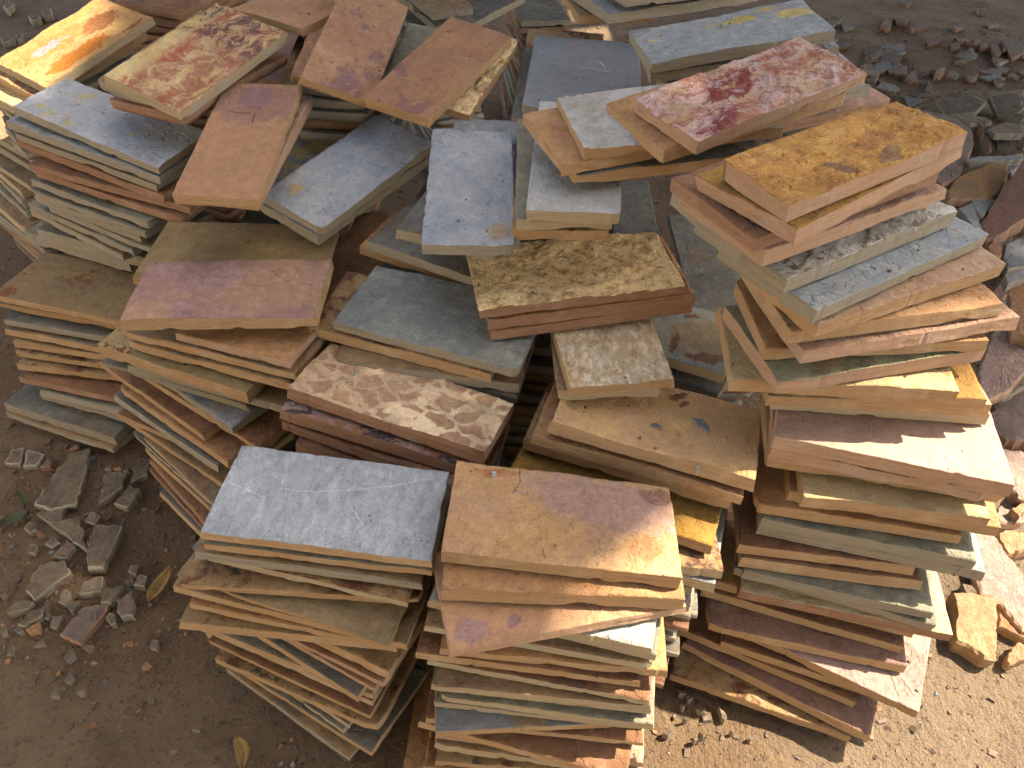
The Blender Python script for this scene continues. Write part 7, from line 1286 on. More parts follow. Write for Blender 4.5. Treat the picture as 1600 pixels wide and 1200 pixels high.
    ([(2.2121, 3.9223), (2.2112, 3.9604), (2.1561, 3.9372), (2.1568, 3.9027)], 0.000, 0.0069, 'g', 0.04, -0.05, 'dark stone fragment on the shaded soil behind the piles', 'fragments on the shaded soil behind the piles', 'stone fragment'),
    ([(1.4965, 2.6004), (1.5539, 2.6934), (1.4907, 2.7029), (1.4272, 2.6084)], 0.000, 0.0049, 's', -0.03, -0.07, 'dark stone fragment on the shaded soil behind the piles', 'fragments on the shaded soil behind the piles', 'stone fragment'),
    ([(1.4686, 3.1143), (1.4448, 3.1262), (1.4207, 3.0942), (1.4493, 3.0829)], 0.000, 0.0052, 'g', -0.06, -0.07, 'dark stone fragment on the shaded soil behind the piles', 'fragments on the shaded soil behind the piles', 'stone fragment'),
    ([(1.9068, 2.9984), (1.8744, 3.03), (1.8526, 2.9812)], 0.000, 0.0081, 'g', -0.09, -0.11, 'dark stone fragment on the shaded soil behind the piles', 'fragments on the shaded soil behind the piles', 'stone fragment'),
    ([(1.5536, 3.2739), (1.5952, 3.3676), (1.5419, 3.391), (1.4953, 3.3076)], 0.000, 0.0082, 'd', 0.05, -0.03, 'dark stone fragment on the shaded soil behind the piles', 'fragments on the shaded soil behind the piles', 'stone fragment'),
    ([(1.542, 2.6715), (1.5413, 2.6196), (1.5721, 2.6262), (1.6044, 2.6813), (1.5818, 2.7006)], 0.000, 0.0040, 'd', -0.10, 0.07, 'dark stone fragment on the shaded soil behind the piles', 'fragments on the shaded soil behind the piles', 'stone fragment'),
    ([(1.9782, 3.89), (1.9668, 3.8192), (2.0252, 3.8756)], 0.000, 0.0062, 'd', -0.06, -0.12, 'dark stone fragment on the shaded soil behind the piles', 'fragments on the shaded soil behind the piles', 'stone fragment'),
    ([(1.5038, 3.8654), (1.4557, 3.863), (1.4476, 3.7802), (1.4965, 3.8064)], 0.000, 0.0073, 's', 0.06, 0.01, 'dark stone fragment on the shaded soil behind the piles', 'fragments on the shaded soil behind the piles', 'stone fragment'),
    ([(1.6413, 3.6039), (1.5704, 3.596), (1.5405, 3.4906), (1.6415, 3.5313)], 0.000, 0.0080, 's', 0.06, 0.06, 'dark stone fragment on the shaded soil behind the piles', 'fragments on the shaded soil behind the piles', 'stone fragment'),
    ([(1.8481, 4.1364), (1.8957, 4.1945), (1.8777, 4.2227), (1.8335, 4.1684)], 0.000, 0.0077, 'd', 0.01, 0.06, 'dark stone fragment on the shaded soil behind the piles', 'fragments on the shaded soil behind the piles', 'stone fragment'),
    ([(1.4834, 3.0634), (1.4715, 2.9712), (1.5689, 3.0524)], 0.000, 0.0062, 's', -0.04, 0.11, 'dark stone fragment on the shaded soil behind the piles', 'fragments on the shaded soil behind the piles', 'stone fragment'),
    ([(1.4613, 3.3049), (1.3628, 3.2545), (1.399, 3.1705)], 0.000, 0.0073, 'd', 0.12, -0.11, 'dark stone fragment on the shaded soil behind the piles', 'fragments on the shaded soil behind the piles', 'stone fragment'),
    ([(1.5079, 3.3451), (1.5782, 3.4047), (1.5737, 3.4733), (1.523, 3.4742), (1.4811, 3.3941)], 0.000, 0.0047, 'd', 0.09, 0.06, 'dark stone fragment on the shaded soil behind the piles', 'fragments on the shaded soil behind the piles', 'stone fragment'),
    ([(1.7838, 3.0496), (1.8599, 3.0745), (1.8583, 3.1375), (1.778, 3.0896)], 0.000, 0.0089, 'd', -0.09, 0.07, 'dark stone fragment on the shaded soil behind the piles', 'fragments on the shaded soil behind the piles', 'stone fragment'),
    ([(1.9965, 3.3452), (2.0351, 3.4032), (1.9903, 3.4131), (1.9596, 3.3548)], 0.000, 0.0054, 'd', -0.10, 0.09, 'dark stone fragment on the shaded soil behind the piles', 'fragments on the shaded soil behind the piles', 'stone fragment'),
    ([(1.5295, 3.515), (1.5552, 3.5756), (1.489, 3.5824), (1.4609, 3.5085)], 0.000, 0.0088, 'g', 0.10, 0.10, 'dark stone fragment on the shaded soil behind the piles', 'fragments on the shaded soil behind the piles', 'stone fragment'),
    ([(1.7952, 3.7019), (1.7694, 3.6518), (1.8428, 3.6615), (1.8543, 3.7114)], 0.000, 0.0064, 'd', 0.07, -0.01, 'dark stone fragment on the shaded soil behind the piles', 'fragments on the shaded soil behind the piles', 'stone fragment'),
    ([(1.8079, 3.2426), (1.8449, 3.2685), (1.8622, 3.3069), (1.8298, 3.3159), (1.7952, 3.2667)], 0.000, 0.0064, 'd', 0.05, -0.08, 'dark stone fragment on the shaded soil behind the piles', 'fragments on the shaded soil behind the piles', 'stone fragment'),
    ([(1.7533, 2.7468), (1.6713, 2.7952), (1.6049, 2.7156)], 0.000, 0.0084, 's', 0.01, -0.10, 'dark stone fragment on the shaded soil behind the piles', 'fragments on the shaded soil behind the piles', 'stone fragment'),
    ([(-2.0634, 3.2688), (-2.0518, 3.2961), (-2.0852, 3.346), (-2.098, 3.3312)], 0.000, 0.0200, 'g', 0.00, 0.00, 'dim stone lying on the soil beyond the striped slab', 'dim stones beyond the striped slab', 'stone'),
    ([(-2.0976, 3.4692), (-2.0711, 3.5007), (-2.1077, 3.5698), (-2.1377, 3.5224)], 0.000, 0.0200, 'g', 0.00, 0.00, 'dim stone lying on the soil beyond the striped slab', 'dim stones beyond the striped slab', 'stone'),
    ([(-2.1011, 3.2262), (-2.0727, 3.2678), (-2.1248, 3.3151), (-2.1406, 3.287)], 0.000, 0.0200, 'g', 0.00, 0.00, 'dim stone lying on the soil beyond the striped slab', 'dim stones beyond the striped slab', 'stone'),
    ([(-2.0738, 3.5293), (-2.0455, 3.547), (-2.0885, 3.632), (-2.1156, 3.5987)], 0.000, 0.0200, 'g', 0.00, 0.00, 'dim stone lying on the soil beyond the striped slab', 'dim stones beyond the striped slab', 'stone'),
    ([(-2.2548, 3.5834), (-2.2717, 3.673), (-2.3112, 3.6999), (-2.3027, 3.6387)], 0.000, 0.0200, 'g', 0.00, 0.00, 'dim stone lying on the soil beyond the striped slab', 'dim stones beyond the striped slab', 'stone'),
    ([(0.3134, 0.6112), (0.3219, 0.6162), (0.3115, 0.6188)], 0.000, 0.0070, 'g', 0.00, 0.00, 'small pale stone chip on the soil below the tower', 'pale chips on the soil below the tower', 'stone fragment'),
    ([(0.3018, 0.5968), (0.3074, 0.6026), (0.2999, 0.6043)], 0.000, 0.0070, 'g', 0.00, 0.00, 'small pale stone chip on the soil below the tower', 'pale chips on the soil below the tower', 'stone fragment'),
    ([(0.3645, 0.5891), (0.3687, 0.5795), (0.3735, 0.5855), (0.3677, 0.5971), (0.3625, 0.6008)], 0.000, 0.0070, 'g', 0.00, 0.00, 'small pale stone chip on the soil below the tower', 'pale chips on the soil below the tower', 'stone fragment'),
    ([(0.3318, 0.5898), (0.3397, 0.5979), (0.3352, 0.5997), (0.3261, 0.5974)], 0.000, 0.0070, 'g', 0.00, 0.00, 'small pale stone chip on the soil below the tower', 'pale chips on the soil below the tower', 'stone fragment'),
    ([(0.2732, 0.5502), (0.2794, 0.5551), (0.2782, 0.5608), (0.2652, 0.5546)], 0.000, 0.0070, 'g', 0.00, 0.00, 'small pale stone chip on the soil below the tower', 'pale chips on the soil below the tower', 'stone fragment'),
    ([(0.3156, 0.5434), (0.3245, 0.5466), (0.3186, 0.551), (0.3136, 0.5489)], 0.000, 0.0070, 'g', 0.00, 0.00, 'small pale stone chip on the soil below the tower', 'pale chips on the soil below the tower', 'stone fragment'),
    ([(0.3042, 0.578), (0.3057, 0.5819), (0.3007, 0.5808)], 0.000, 0.0070, 'g', 0.00, 0.00, 'small pale stone chip on the soil below the tower', 'pale chips on the soil below the tower', 'stone fragment'),
    ([(0.3029, 0.6209), (0.3112, 0.6238), (0.3079, 0.6288), (0.3004, 0.6244)], 0.000, 0.0070, 'g', 0.00, 0.00, 'small pale stone chip on the soil below the tower', 'pale chips on the soil below the tower', 'stone fragment'),
    ([(0.3298, 0.5505), (0.3371, 0.5545), (0.3322, 0.5534), (0.3235, 0.5587)], 0.000, 0.0070, 'g', 0.00, 0.00, 'small pale stone chip on the soil below the tower', 'pale chips on the soil below the tower', 'stone fragment'),
    ([(0.3785, 0.5589), (0.3793, 0.5637), (0.3734, 0.5625)], 0.000, 0.0070, 'g', 0.00, 0.00, 'small pale stone chip on the soil below the tower', 'pale chips on the soil below the tower', 'stone fragment'),
    ([(0.4059, 0.5487), (0.4083, 0.5563), (0.4042, 0.5543)], 0.000, 0.0070, 'g', 0.00, 0.00, 'small pale stone chip on the soil below the tower', 'pale chips on the soil below the tower', 'stone fragment'),
    ([(0.2786, 0.823), (0.2903, 0.8123), (0.2937, 0.8238), (0.2873, 0.8373), (0.2711, 0.8411)], 0.440, 0.0030, 's', 0.00, 0.00, 'larger blue-grey flake lying on the tan slab', None, 'stone fragment'),
    ([(0.1906, 0.7849), (0.2028, 0.7878), (0.2039, 0.8055), (0.1928, 0.8095)], 0.440, 0.0030, 's', 0.00, 0.00, 'blue and tan flake lying on the tan slab', None, 'stone fragment'),
    ([(0.2243, 0.8179), (0.216, 0.8266), (0.2062, 0.8215)], 0.440, 0.0030, 's', 0.00, 0.00, 'slim pale blue flake lying on the tan slab', None, 'stone fragment'),
    ([(0.2658, 0.741), (0.2704, 0.742), (0.2713, 0.7483), (0.2664, 0.7472)], 0.439, 0.0030, 'w', 0.00, 0.00, 'tiny white chip lying on the tan slab', None, 'stone fragment'),
    ([(-0.023, 0.7007), (-0.0162, 0.702), (-0.0173, 0.7109), (-0.0245, 0.7091)], 0.452, 0.0040, 'w', 0.00, 0.00, 'tiny pale grey chip on the orange and mauve slab', None, 'stone fragment'),
]
for idx, (pts, z0, t, kd, tx, ty, lab, grp, cat) in enumerate(FRAGS):
    P = np.array(pts); c = P.mean(0)
    me = shard_mesh('stone_fragment', P - c, t, 300 + idx, FRAG_TOP[kd], FRAG_SIDE[kd], 0.6 if cat == 'stone' else 0.0)
    put('stone_fragment', me, lab, cat, grp, mat=basis(c[0], c[1], z0, 0.0, tx, ty))

# scattered chippings nobody could count
foot = []
for (st, i, x, y, z, yaw, L, W, tx, ty, t, fm, em, fill) in SLABS:
    if z - t < 0.06:
        foot.append((x, y, math.cos(yaw), math.sin(yaw), L / 2 + 0.004, W / 2 + 0.004))
foot = np.array(foot)
rs = np.random.RandomState(11)
GN = 34000
cx = []
while len(cx) < GN:
    x = rs.uniform(-1.9, 2.3); y = rs.uniform(0.0, 3.9)
    dens = 0.22
    dens += 0.9 * math.exp(-(((x + 0.92) / 0.34) ** 2 + ((y - 0.92) / 0.28) ** 2))
    dens += 0.75 * math.exp(-(((x + 0.58) / 0.30) ** 2 + ((y - 0.75) / 0.25) ** 2))
    dens += 0.9 * math.exp(-(((x - 1.25) / 0.45) ** 2 + ((y - 2.0) / 0.75) ** 2))
    dens += 0.25 * math.exp(-(((x - 0.25) / 0.35) ** 2 + ((y - 0.48) / 0.2) ** 2))
    if rs.rand() < dens:
        dx = x - foot[:, 0]; dy = y - foot[:, 1]
        lu = dx * foot[:, 2] + dy * foot[:, 3]; lv = -dx * foot[:, 3] + dy * foot[:, 2]
        if not np.any((np.abs(lu) < foot[:, 4]) & (np.abs(lv) < foot[:, 5])):
            cx.append((x, y))
cx = np.array(cx)
sz = np.clip(rs.lognormal(math.log(0.0019), 0.62, GN), 0.0009, 0.011)
yaw = rs.uniform(0, 6.28, GN)
gz = ground_height(cx[:, 0], cx[:, 1])
pv = np.array([(-1, -0.7), (0.8, -1), (1.1, 0.6), (-0.5, 1)])
V = np.zeros((GN, 8, 3)); 
jit = rs.normal(0, 0.25, (GN, 4, 2))
asp = rs.uniform(0.45, 1.0, (GN, 1))
pl = pv[None] + jit
pl[:, :, 1] *= asp
ca, sa = np.cos(yaw)[:, None], np.sin(yaw)[:, None]
lx = pl[:, :, 0] * ca - pl[:, :, 1] * sa; ly = pl[:, :, 0] * sa + pl[:, :, 1] * ca
tl = rs.normal(0, 0.28, (GN, 2))
hh = (sz * rs.uniform(0.25, 0.8, GN))[:, None]
for k, (f, zz) in enumerate(((1.1, -0.6), (0.82, 1.0))):
    V[:, k * 4:k * 4 + 4, 0] = cx[:, :1] + lx * sz[:, None] * f
    V[:, k * 4:k * 4 + 4, 1] = cx[:, 1:] + ly * sz[:, None] * f
    V[:, k * 4:k * 4 + 4, 2] = gz[:, None] + hh * zz + (lx * tl[:, :1] + ly * tl[:, 1:]) * sz[:, None]
F0 = np.array([(4, 5, 6, 7), (0, 1, 5, 4), (1, 2, 6, 5), (2, 3, 7, 6), (3, 0, 4, 7)])
Fq = (F0[None] + (np.arange(GN) * 8)[:, None, None]).reshape(-1, 4)
me = bpy.data.meshes.new('chippings')
me.from_pydata(V.reshape(-1, 3).tolist(), [], Fq.tolist())
for kk in ('g', 'o', 'd', 'm', 's'):
    me.materials.append(FRAG_TOP[kk])
mi = rs.choice(5, GN, p=(0.40, 0.10, 0.36, 0.09, 0.05))
me.polygons.foreach_set('material_index', np.repeat(mi, 5).astype(np.int32))
put('chippings', me, 'small stone chippings strewn over the soil', 'chippings', kind='stuff')

# grit and crumbs lying on the upper faces
rs = np.random.RandomState(31)
cv, cf = [], []
tops = [r for r in SLABS if r[13] != 2]
for r in tops:
    (st, i, x, y, z, yaw, L, W, tx, ty, t, fm, em, fill) = r
    M4 = basis(x, y, z, yaw, tx, ty)
    for _ in range(rs.poisson(16 if (i == 0 or fm[0] == 's') else 7)):
        a, b_ = rs.uniform(-0.49, 0.49) * L, rs.uniform(-0.48, 0.48) * W
        sz1 = min(0.0042, rs.lognormal(math.log(0.0011), 0.6))
        n = len(cv)
        yw = rs.uniform(0, 6.28); c_, s_ = math.cos(yw), math.sin(yw)
        for (px, py, pz) in ((-1, -0.6, -1.6), (0.8, -0.9, -1.6), (1.1, 0.6, -1.6), (-0.5, 0.9, -1.6), (-0.6, -0.3, 0.8), (0.6, -0.4, 0.6), (0.5, 0.4, 0.9), (-0.3, 0.5, 0.5)):
            q = M4 @ Vector((a + (px * c_ - py * s_) * sz1, b_ + (px * s_ + py * c_) * sz1, pz * sz1 * 0.6))
            cv.append(tuple(q))
        cf += [tuple(n + k for k in f) for f in ((4, 5, 6, 7), (0, 1, 5, 4), (1, 2, 6, 5), (2, 3, 7, 6), (3, 0, 4, 7))]
me = bpy.data.meshes.new('stone_crumbs')
me.from_pydata(cv, [], cf)
for kk in ('g', 'o', 'd', 'w'):
    me.materials.append(FRAG_TOP[kk])
me.polygons.foreach_set('material_index', np.repeat(rs.choice(4, len(cf) // 5, p=(0.4, 0.25, 0.25, 0.1)), 5).astype(np.int32))
put('stone_crumbs', me, 'tiny stone crumbs and grit lying on the slabs', 'crumbs', kind='stuff')

# ------------------------------------------------------------------ fallen leaves
def leaf_mat(name, c1, c2):
    k = NT(name)
    k.randomise()
    base = k.mix(k.ramp(k.noise(30.0, 5.0, 0.65), 0.4, 0.62), c1, c2)
    s = k.sep(k.raw)
    mid = k.ramp(k.math('ABSOLUTE', s[1]), 0.0012, 0.0004)
    base = k.mix(k.math('MULTIPLY', mid, 0.6), base, tuple(v * 1.6 for v in c1))
    return k.finish(base, k.noise(120.0, 4.0, 0.6), 0.4, 0.001, 0.7)
def leaf_mesh(name, ln, wd, curl, m):
    vs, fs = [], []
    n = 12
    for i in range(n + 1):
        u = i / n
        w = wd * (math.sin(math.pi * u ** 0.85) ** 0.8 if 0 < u < 1 else 0.0) + 0.0005
        z = 0.004 + curl * (u - 0.5) ** 2 * 4
        for s in (-1, -0.5, 0, 0.5, 1):
            vs.append(((u - 0.5) * ln, s * w / 2 + 0.004 * math.sin(u * 4), z + abs(s) * curl * 0.9 - 0.002 * (s == 0)))
    for i in range(n):
        for j in range(4):
            a = i * 5 + j
            fs.append((a, a + 5, a + 6, a + 1))
    m0 = bpy.data.meshes.new(name)
    m0.from_pydata(vs, [], fs)
    m0.polygons.foreach_set('use_smooth', [True] * len(fs))
    m0.materials.append(m)
    return m0
def solid(o, th=0.0006):
    md = o.modifiers.new('thickness', 'SOLIDIFY')
    md.thickness = th
    return o
LM = leaf_mat('dry_leaf', (0.20, 0.12, 0.03), (0.13, 0.075, 0.022))
LG = leaf_mat('green_leaf', (0.045, 0.06, 0.02), (0.03, 0.04, 0.016))
solid(put('fallen_leaf', leaf_mesh('fallen_leaf', 0.0771, 0.026, 0.010, LM), 'yellow-brown leaf on the soil beside the chalk-lined pile', 'leaf', mat=basis(-0.6240, 0.7869, 0.0, 1.4032, 0, 0)))
solid(put('fallen_leaf', leaf_mesh('fallen_leaf', 0.0529, 0.022, 0.004, LM), 'dry yellow leaf lying flat on bare soil', 'leaf', mat=basis(-0.4014, 0.4982, 0.0, -1.0404, 0, 0)))
solid(put('fallen_leaf', leaf_mesh('fallen_leaf', 0.0561, 0.022, 0.008, LG), 'dull green leaf on the soil beside rounded stones', 'leaf', mat=basis(-0.9550, 0.9202, 0.0, 0.6797, 0, 0)))
solid(put('fallen_leaf', leaf_mesh('fallen_leaf', 0.0480, 0.012, 0.006, LG), 'small curled green leaf beside the largest fragment', 'leaf', mat=basis(-0.9631, 0.9674, 0.0, -0.7585, 0, 0)))

# ------------------------------------------------------------------ unseen trees added to shade the piles and screen the sky
def bark():
    k = NT('bark')
    base = k.mix(k.ramp(k.noise((9.0, 9.0, 2.0), 5.0, 0.65), 0.4, 0.65), (0.10, 0.075, 0.055), (0.17, 0.135, 0.10))
    return k.finish(base, k.noise((30.0, 30.0, 6.0), 5.0, 0.7), 1.0, 0.03, 0.95)
def foliage():
    k = NT('tree_leaves')
    k.randomise()
    base = k.mix(k.noise(1.5, 3.0, 0.6), (0.045, 0.085, 0.022), (0.085, 0.12, 0.035))
    return k.finish(base, None, rough=0.55)
TREE = Vector((6.6, 6.8, -0.03))
tree = bpy.data.objects.new('added_shade_tree', None)
COL.objects.link(tree)
tree.location = TREE
tree['label'] = 'unseen leafy tree added to shade the piles between sun patches'
tree['category'] = 'tree'
def limb(vs, fs, a, b, r0, r1, n=10, seg=6, wob=0.1, seed=0):
    r = random.Random(seed)
    base = len(vs); a, b = Vector(a), Vector(b); d = (b - a)
    z = d.normalized(); x = z.orthogonal().normalized(); y = z.cross(x)
    for i in range(seg + 1):
        f = i / seg
        p = a + d * f + (x * r.uniform(-wob, wob) + y * r.uniform(-wob, wob)) * math.sin(f * math.pi)
        rad = r0 + (r1 - r0) * f
        for k in range(n):
            an = 2 * math.pi * k / n
            vs.append(tuple(p + (x * math.cos(an) + y * math.sin(an)) * rad * r.uniform(0.93, 1.07)))
    for i in range(seg):
        for k in range(n):
            q = base + i * n + k; q2 = base + i * n + (k + 1) % n
            fs.append((q, q2, q2 + n, q + n))
vs, fs = [], []
limb(vs, fs, (0, 0, 0), (-0.2, -0.3, 4.6), 0.30, 0.19, 14, 9, 0.10, 1)
for q, (e, r0) in enumerate((((-2.6, -2.2, 7.2), 0.13), ((-0.6, -3.6, 7.4), 0.12), ((1.0, -0.6, 7.8), 0.12), ((-2.2, 0.9, 7.4), 0.11), ((-3.8, -3.8, 7.0), 0.09), ((0.6, 1.6, 7.6), 0.10))):
    limb(vs, fs, (-0.19, -0.28, 4.2), e, r0, 0.03, 8, 7, 0.18, 5 + q)
me = bpy.data.meshes.new('trunk')
me.from_pydata(vs, [], fs)
me.materials.append(bark())
tr = put('trunk', me); tr.parent = tree
tree2 = bpy.data.objects.new('added_shade_tree', None)
COL.objects.link(tree2)
tree2.location = (-2.6, -7.6, -0.03)
tree2['label'] = 'unseen spreading tree added behind the house to block high front sky'
tree2['category'] = 'tree'
vs, fs = [], []
limb(vs, fs, (0, 0, 0), (0.3, 0.2, 3.4), 0.26, 0.17, 14, 9, 0.08, 31)
for q, e in enumerate(((2.2, 1.6, 5.2), (4.2, 3.4, 5.8), (6.6, 1.0, 5.6), (-1.6, 2.6, 5.6), (-1.0, -2.2, 5.4), (3.0, -2.4, 5.4))):
    limb(vs, fs, (0.29, 0.19, 3.1), e, 0.11, 0.025, 8, 7, 0.15, 40 + q)
me = bpy.data.meshes.new('trunk')
me.from_pydata(vs, [], fs)
me.materials.append(bark())
o = put('trunk', me); o.parent = tree2
r2 = np.random.RandomState(51)
N2 = 34000  # leaves of the added crown, spread to cut the high sky in front
p2 = np.stack([r2.uniform(-6.5, 6.0, N2), r2.uniform(-10.5, -2.4, N2), r2.uniform(4.6, 7.2, N2)], 1)
ln = r2.uniform(0.09, 0.14, N2)
d1 = r2.normal(0, 1, (N2, 3)); d1[:, 2] *= 0.4; d1 /= np.linalg.norm(d1, axis=1)[:, None]
d2 = np.cross(d1, r2.normal(0, 1, (N2, 3)) * np.array([0.35, 0.35, 1.4])); d2 /= np.linalg.norm(d2, axis=1)[:, None] + 1e-9
quad = np.stack([p2 - d1 * ln[:, None], p2 - d2 * ln[:, None] * 0.5, p2 + d1 * ln[:, None], p2 + d2 * ln[:, None] * 0.5], 1) - np.array(tree2.location)
me = bpy.data.meshes.new('crown')
me.from_pydata(quad.reshape(-1, 3).tolist(), [], (np.arange(N2)[:, None] * 4 + np.arange(4)[None]).tolist())
LEAFM = foliage()
me.materials.append(LEAFM)
o = put('crown', me); o.parent = tree2
# unseen house added as a reflector: its sunlit wall lights the cut edges
def plaster():
    k = NT('cream_plaster')
    base = k.mix(k.ramp(k.noise(2.2, 5.0, 0.65), 0.4, 0.65), (0.78, 0.73, 0.64), (0.70, 0.65, 0.56))
    return k.finish(base, k.noise(60.0, 4.0, 0.6), 0.3, 0.004, 0.9)
def plain(name, c):
    k = NT(name)
    return k.finish(k.mix(k.noise(8.0, 4.0, 0.6), c, tuple(v * 0.7 for v in c)), None, rough=0.6)
def boxes(name, lst, m, parent):
    vs, fs = [], []
    for (x0, x1, y0, y1, z0, z1) in lst:
        n = len(vs)
        vs += [(x0, y0, z0), (x1, y0, z0), (x1, y1, z0), (x0, y1, z0), (x0, y0, z1), (x1, y0, z1), (x1, y1, z1), (x0, y1, z1)]
        fs += [tuple(n + q for q in f) for f in ((3, 2, 1, 0), (4, 5, 6, 7), (0, 1, 5, 4), (1, 2, 6, 5), (2, 3, 7, 6), (3, 0, 4, 7))]
    me = bpy.data.meshes.new(name)
    me.from_pydata(vs, [], fs)
    me.materials.append(m)
    o = put(name, me)
    o.parent = parent
    return o
house = bpy.data.objects.new('added_house', None)
COL.objects.link(house)
house['label'] = 'unseen cream plastered house added to bounce sunlight onto the slab edges'
house['category'] = 'house'
house.rotation_euler = (0, 0, math.radians(-45))
boxes('wall', [(-5.5, 5.5, -6.5, -3.0, -0.05, 3.0)], plaster(), house)
boxes('roof', [(-5.9, 5.9, -6.9, -2.75, 3.002, 3.10)], plain('roof_sheeting', (0.25, 0.16, 0.11)), house)
boxes('door', [(-0.55, 0.45, -2.998, -2.96, 0.0, 2.05)], plain('door_paint', (0.16, 0.10, 0.06)), house)
for wx in (-3.2, 2.4):
    w = boxes('window', [(wx, wx + 1.1, -2.998, -2.965, 0.95, 2.05)], plain('window_glass', (0.06, 0.07, 0.08)), house)
    boxes('frame', [(wx - 0.06, wx, -2.999, -2.94, 0.89, 2.11), (wx + 1.1, wx + 1.16, -2.999, -2.94, 0.89, 2.11), (wx, wx + 1.1, -2.999, -2.94, 2.051, 2.11), (wx, wx + 1.1, -2.999, -2.94, 0.89, 0.949)], plain('window_frame', (0.5, 0.48, 0.45)), w)
# unseen sheet roofs added to shade the far piles and block front sky
def sheet_mat():
    k = NT('weathered_sheet_metal')
    base = k.mix(k.ramp(k.noise(3.0, 5.0, 0.65), 0.42, 0.62), (0.22, 0.20, 0.18), (0.20, 0.11, 0.06))
    return k.finish(base, k.noise(60.0, 3.0, 0.6), 0.3, 0.004, 0.7)
SHM = sheet_mat()
WOOD = bark()
def sheet(x0, x1, y0, y1, z0, z1):
    vs, fs = [], []
    n = int((x1 - x0) / 0.038)
    for i in range(n + 1):
        x = x0 + (x1 - x0) * i / n
        dz = 0.009 * math.cos(i * math.pi / 1.0)
        for (yy, zz) in ((y0, z0), (y1, z1)):
            vs += [(x, yy, zz + dz), (x, yy, zz + dz - 0.0012)]
    for i in range(n):
        a = i * 4; c = a + 4
        fs += [(a, c, c + 2, a + 2), (a + 1, a + 3, c + 3, c + 1), (a, a + 1, c + 1, c), (a + 2, c + 2, c + 3, a + 3)]
    m = bpy.data.meshes.new('roof_sheet')
    m.from_pydata(vs, [], fs)
    m.materials.append(SHM)
    return m
def shelter(label, bays, posts, zf, slope):
    root = bpy.data.objects.new('added_shelter', None)
    COL.objects.link(root)
    root['label'] = label
    root['category'] = 'shelter'
    for (x0, x1, y0, y1, lift) in bays:
        o = put('roof_sheet', sheet(x0, x1, y0, y1, zf + lift + slope * (y0 - 2.0), zf + lift + slope * (y1 - 2.0)))
        o.parent = root
    for (x, y) in posts:
        vs, fs = [], []
        limb(vs, fs, (x, y, -0.05), (x, y, zf + slope * (y - 2.0) - 0.02), 0.055, 0.045, 8, 5, 0.01, int(x * 10))
        m = bpy.data.meshes.new('post')
        m.from_pydata(vs, [], fs)
        m.materials.append(WOOD)
        o = put('post', m)
        o.parent = root
bays = []
for q in range(5):
    x0 = -3.2 + q * 0.93
    if q not in (2, 3):
        bays.append((x0, x0 + 0.96, 1.62, 4.4, 0.012 * (q % 2)))
    if q != 2:
        bays.append((x0, x0 + 0.96, 4.3, 6.6, 0.03 + 0.012 * (q % 2)))
bays += [(-1.34, -0.84, 1.62, 4.4, 0.0), (-0.84, -0.10, 2.12, 4.4, 0.012), (-0.10, 0.55, 1.62, 4.4, 0.024), (-1.34, -0.38, 4.3, 6.6, 0.03)]  # gap left in the added roof so sun reaches the striped slab
shelter('unseen roof of weathered sheets on posts, added to shade the back piles', bays, [(-3.15, 2.2), (-3.15, 6.4), (1.75, 6.4), (2.05, 2.6)], 1.74, 0.06)
shelter('unseen narrow canopy of roofing sheets, added to block sky above the front piles', [(-2.7 + q * 0.93, -2.7 + q * 0.93 + 0.96, -1.15, 0.20, 0.012 * (q % 2)) for q in range(5)], [(-2.65, -1.1), (-2.65, 0.3), (1.95, -1.1), (1.95, 0.3)], 2.42, 0.05)  # added canopy keeps overhead sky off the front piles
bays = [(1.46 + q * 0.93, 1.46 + q * 0.93 + 0.96, 2.20, 6.9, 0.012 * (q % 2)) for q in range(4)]
shelter('unseen second roof of weathered sheets, added to darken the ground at back right', bays, [(5.2, 2.7), (5.2, 6.7), (1.9, 6.7)], 1.52, 0.03)  # added low roof darkens the ground beyond the tower
rs = np.random.RandomState(21)
OPEN = [(0.49, 0.12, 0.84, 0.67, 0.0), (1.10, 0.42, 0.85, 0.72, 0.0), (-1.68, 1.50, 0.36, 0.48, 0.0)]  # gaps shaped in the added crown so sun lands on chosen patches
LEAVES = 38000
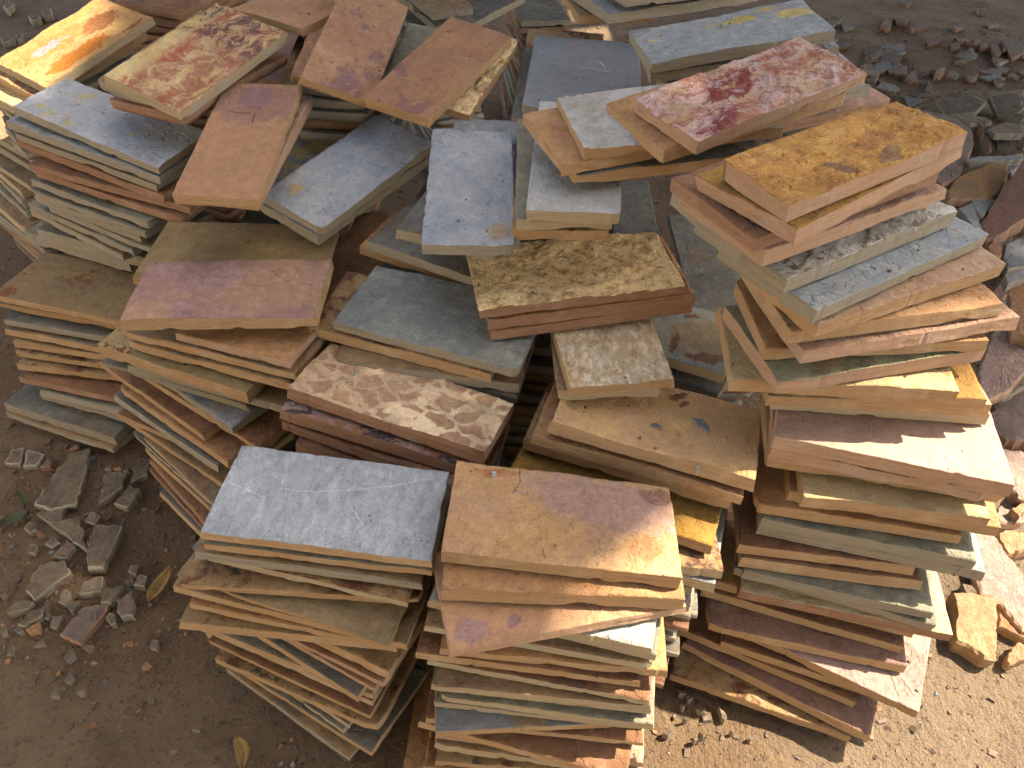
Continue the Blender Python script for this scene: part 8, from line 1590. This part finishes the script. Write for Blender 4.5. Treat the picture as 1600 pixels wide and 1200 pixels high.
_lat = np.random.RandomState(9)
_tab = _lat.random((64, 64))
def OPEN_N(u, v):
    x = (u + 20) * 3.0; y = (v + 20) * 3.0
    xi, yi = int(x), int(y); fx, fy = x - xi, y - yi
    a = _tab[xi % 64, yi % 64] * (1 - fx) + _tab[(xi + 1) % 64, yi % 64] * fx
    b = _tab[xi % 64, (yi + 1) % 64] * (1 - fx) + _tab[(xi + 1) % 64, (yi + 1) % 64] * fx
    return (a * (1 - fy) + b * fy) * 2 - 1
def is_open(u, v):
    n = OPEN_N(u, v)
    for (cu, cv, ru, rv, ang) in OPEN:
        c, s = math.cos(ang), math.sin(ang)
        a = ((u - cu) * c + (v - cv) * s) / ru; b = (-(u - cu) * s + (v - cv) * c) / rv
        if a * a + b * b < (1 + 0.10 * n) ** 2:
            return True
    return False
LV = []
while len(LV) < LEAVES:
    u = rs.uniform(-2.8, 3.2, 400); v = rs.uniform(-1.8, 2.6, 400)
    for a, b in zip(u, v):
        if not is_open(a, b):
            LV.append((a, b))
LV = np.array(LV[:LEAVES])
hz = rs.uniform(5.2, 8.2, LEAVES)
cxy = np.stack([LV[:, 0] + SUN.x / SUN.z * hz, LV[:, 1] + SUN.y / SUN.z * hz, hz], 1)
ln = rs.uniform(0.055, 0.085, LEAVES)
d1 = rs.normal(0, 1, (LEAVES, 3)); d1[:, 2] *= 0.5; d1 /= np.linalg.norm(d1, axis=1)[:, None]
d2 = np.cross(d1, rs.normal(0, 1, (LEAVES, 3)) * np.array([0.4, 0.4, 1.4])); d2 /= np.linalg.norm(d2, axis=1)[:, None] + 1e-9
quad = np.stack([cxy - d1 * ln[:, None], cxy - d2 * ln[:, None] * 0.5, cxy + d1 * ln[:, None], cxy + d2 * ln[:, None] * 0.5], 1) - np.array(TREE)
me = bpy.data.meshes.new('crown')
me.from_pydata(quad.reshape(-1, 3).tolist(), [], (np.arange(LEAVES)[:, None] * 4 + np.arange(4)[None]).tolist())
me.materials.append(foliage())
cr = put('crown', me); cr.parent = tree
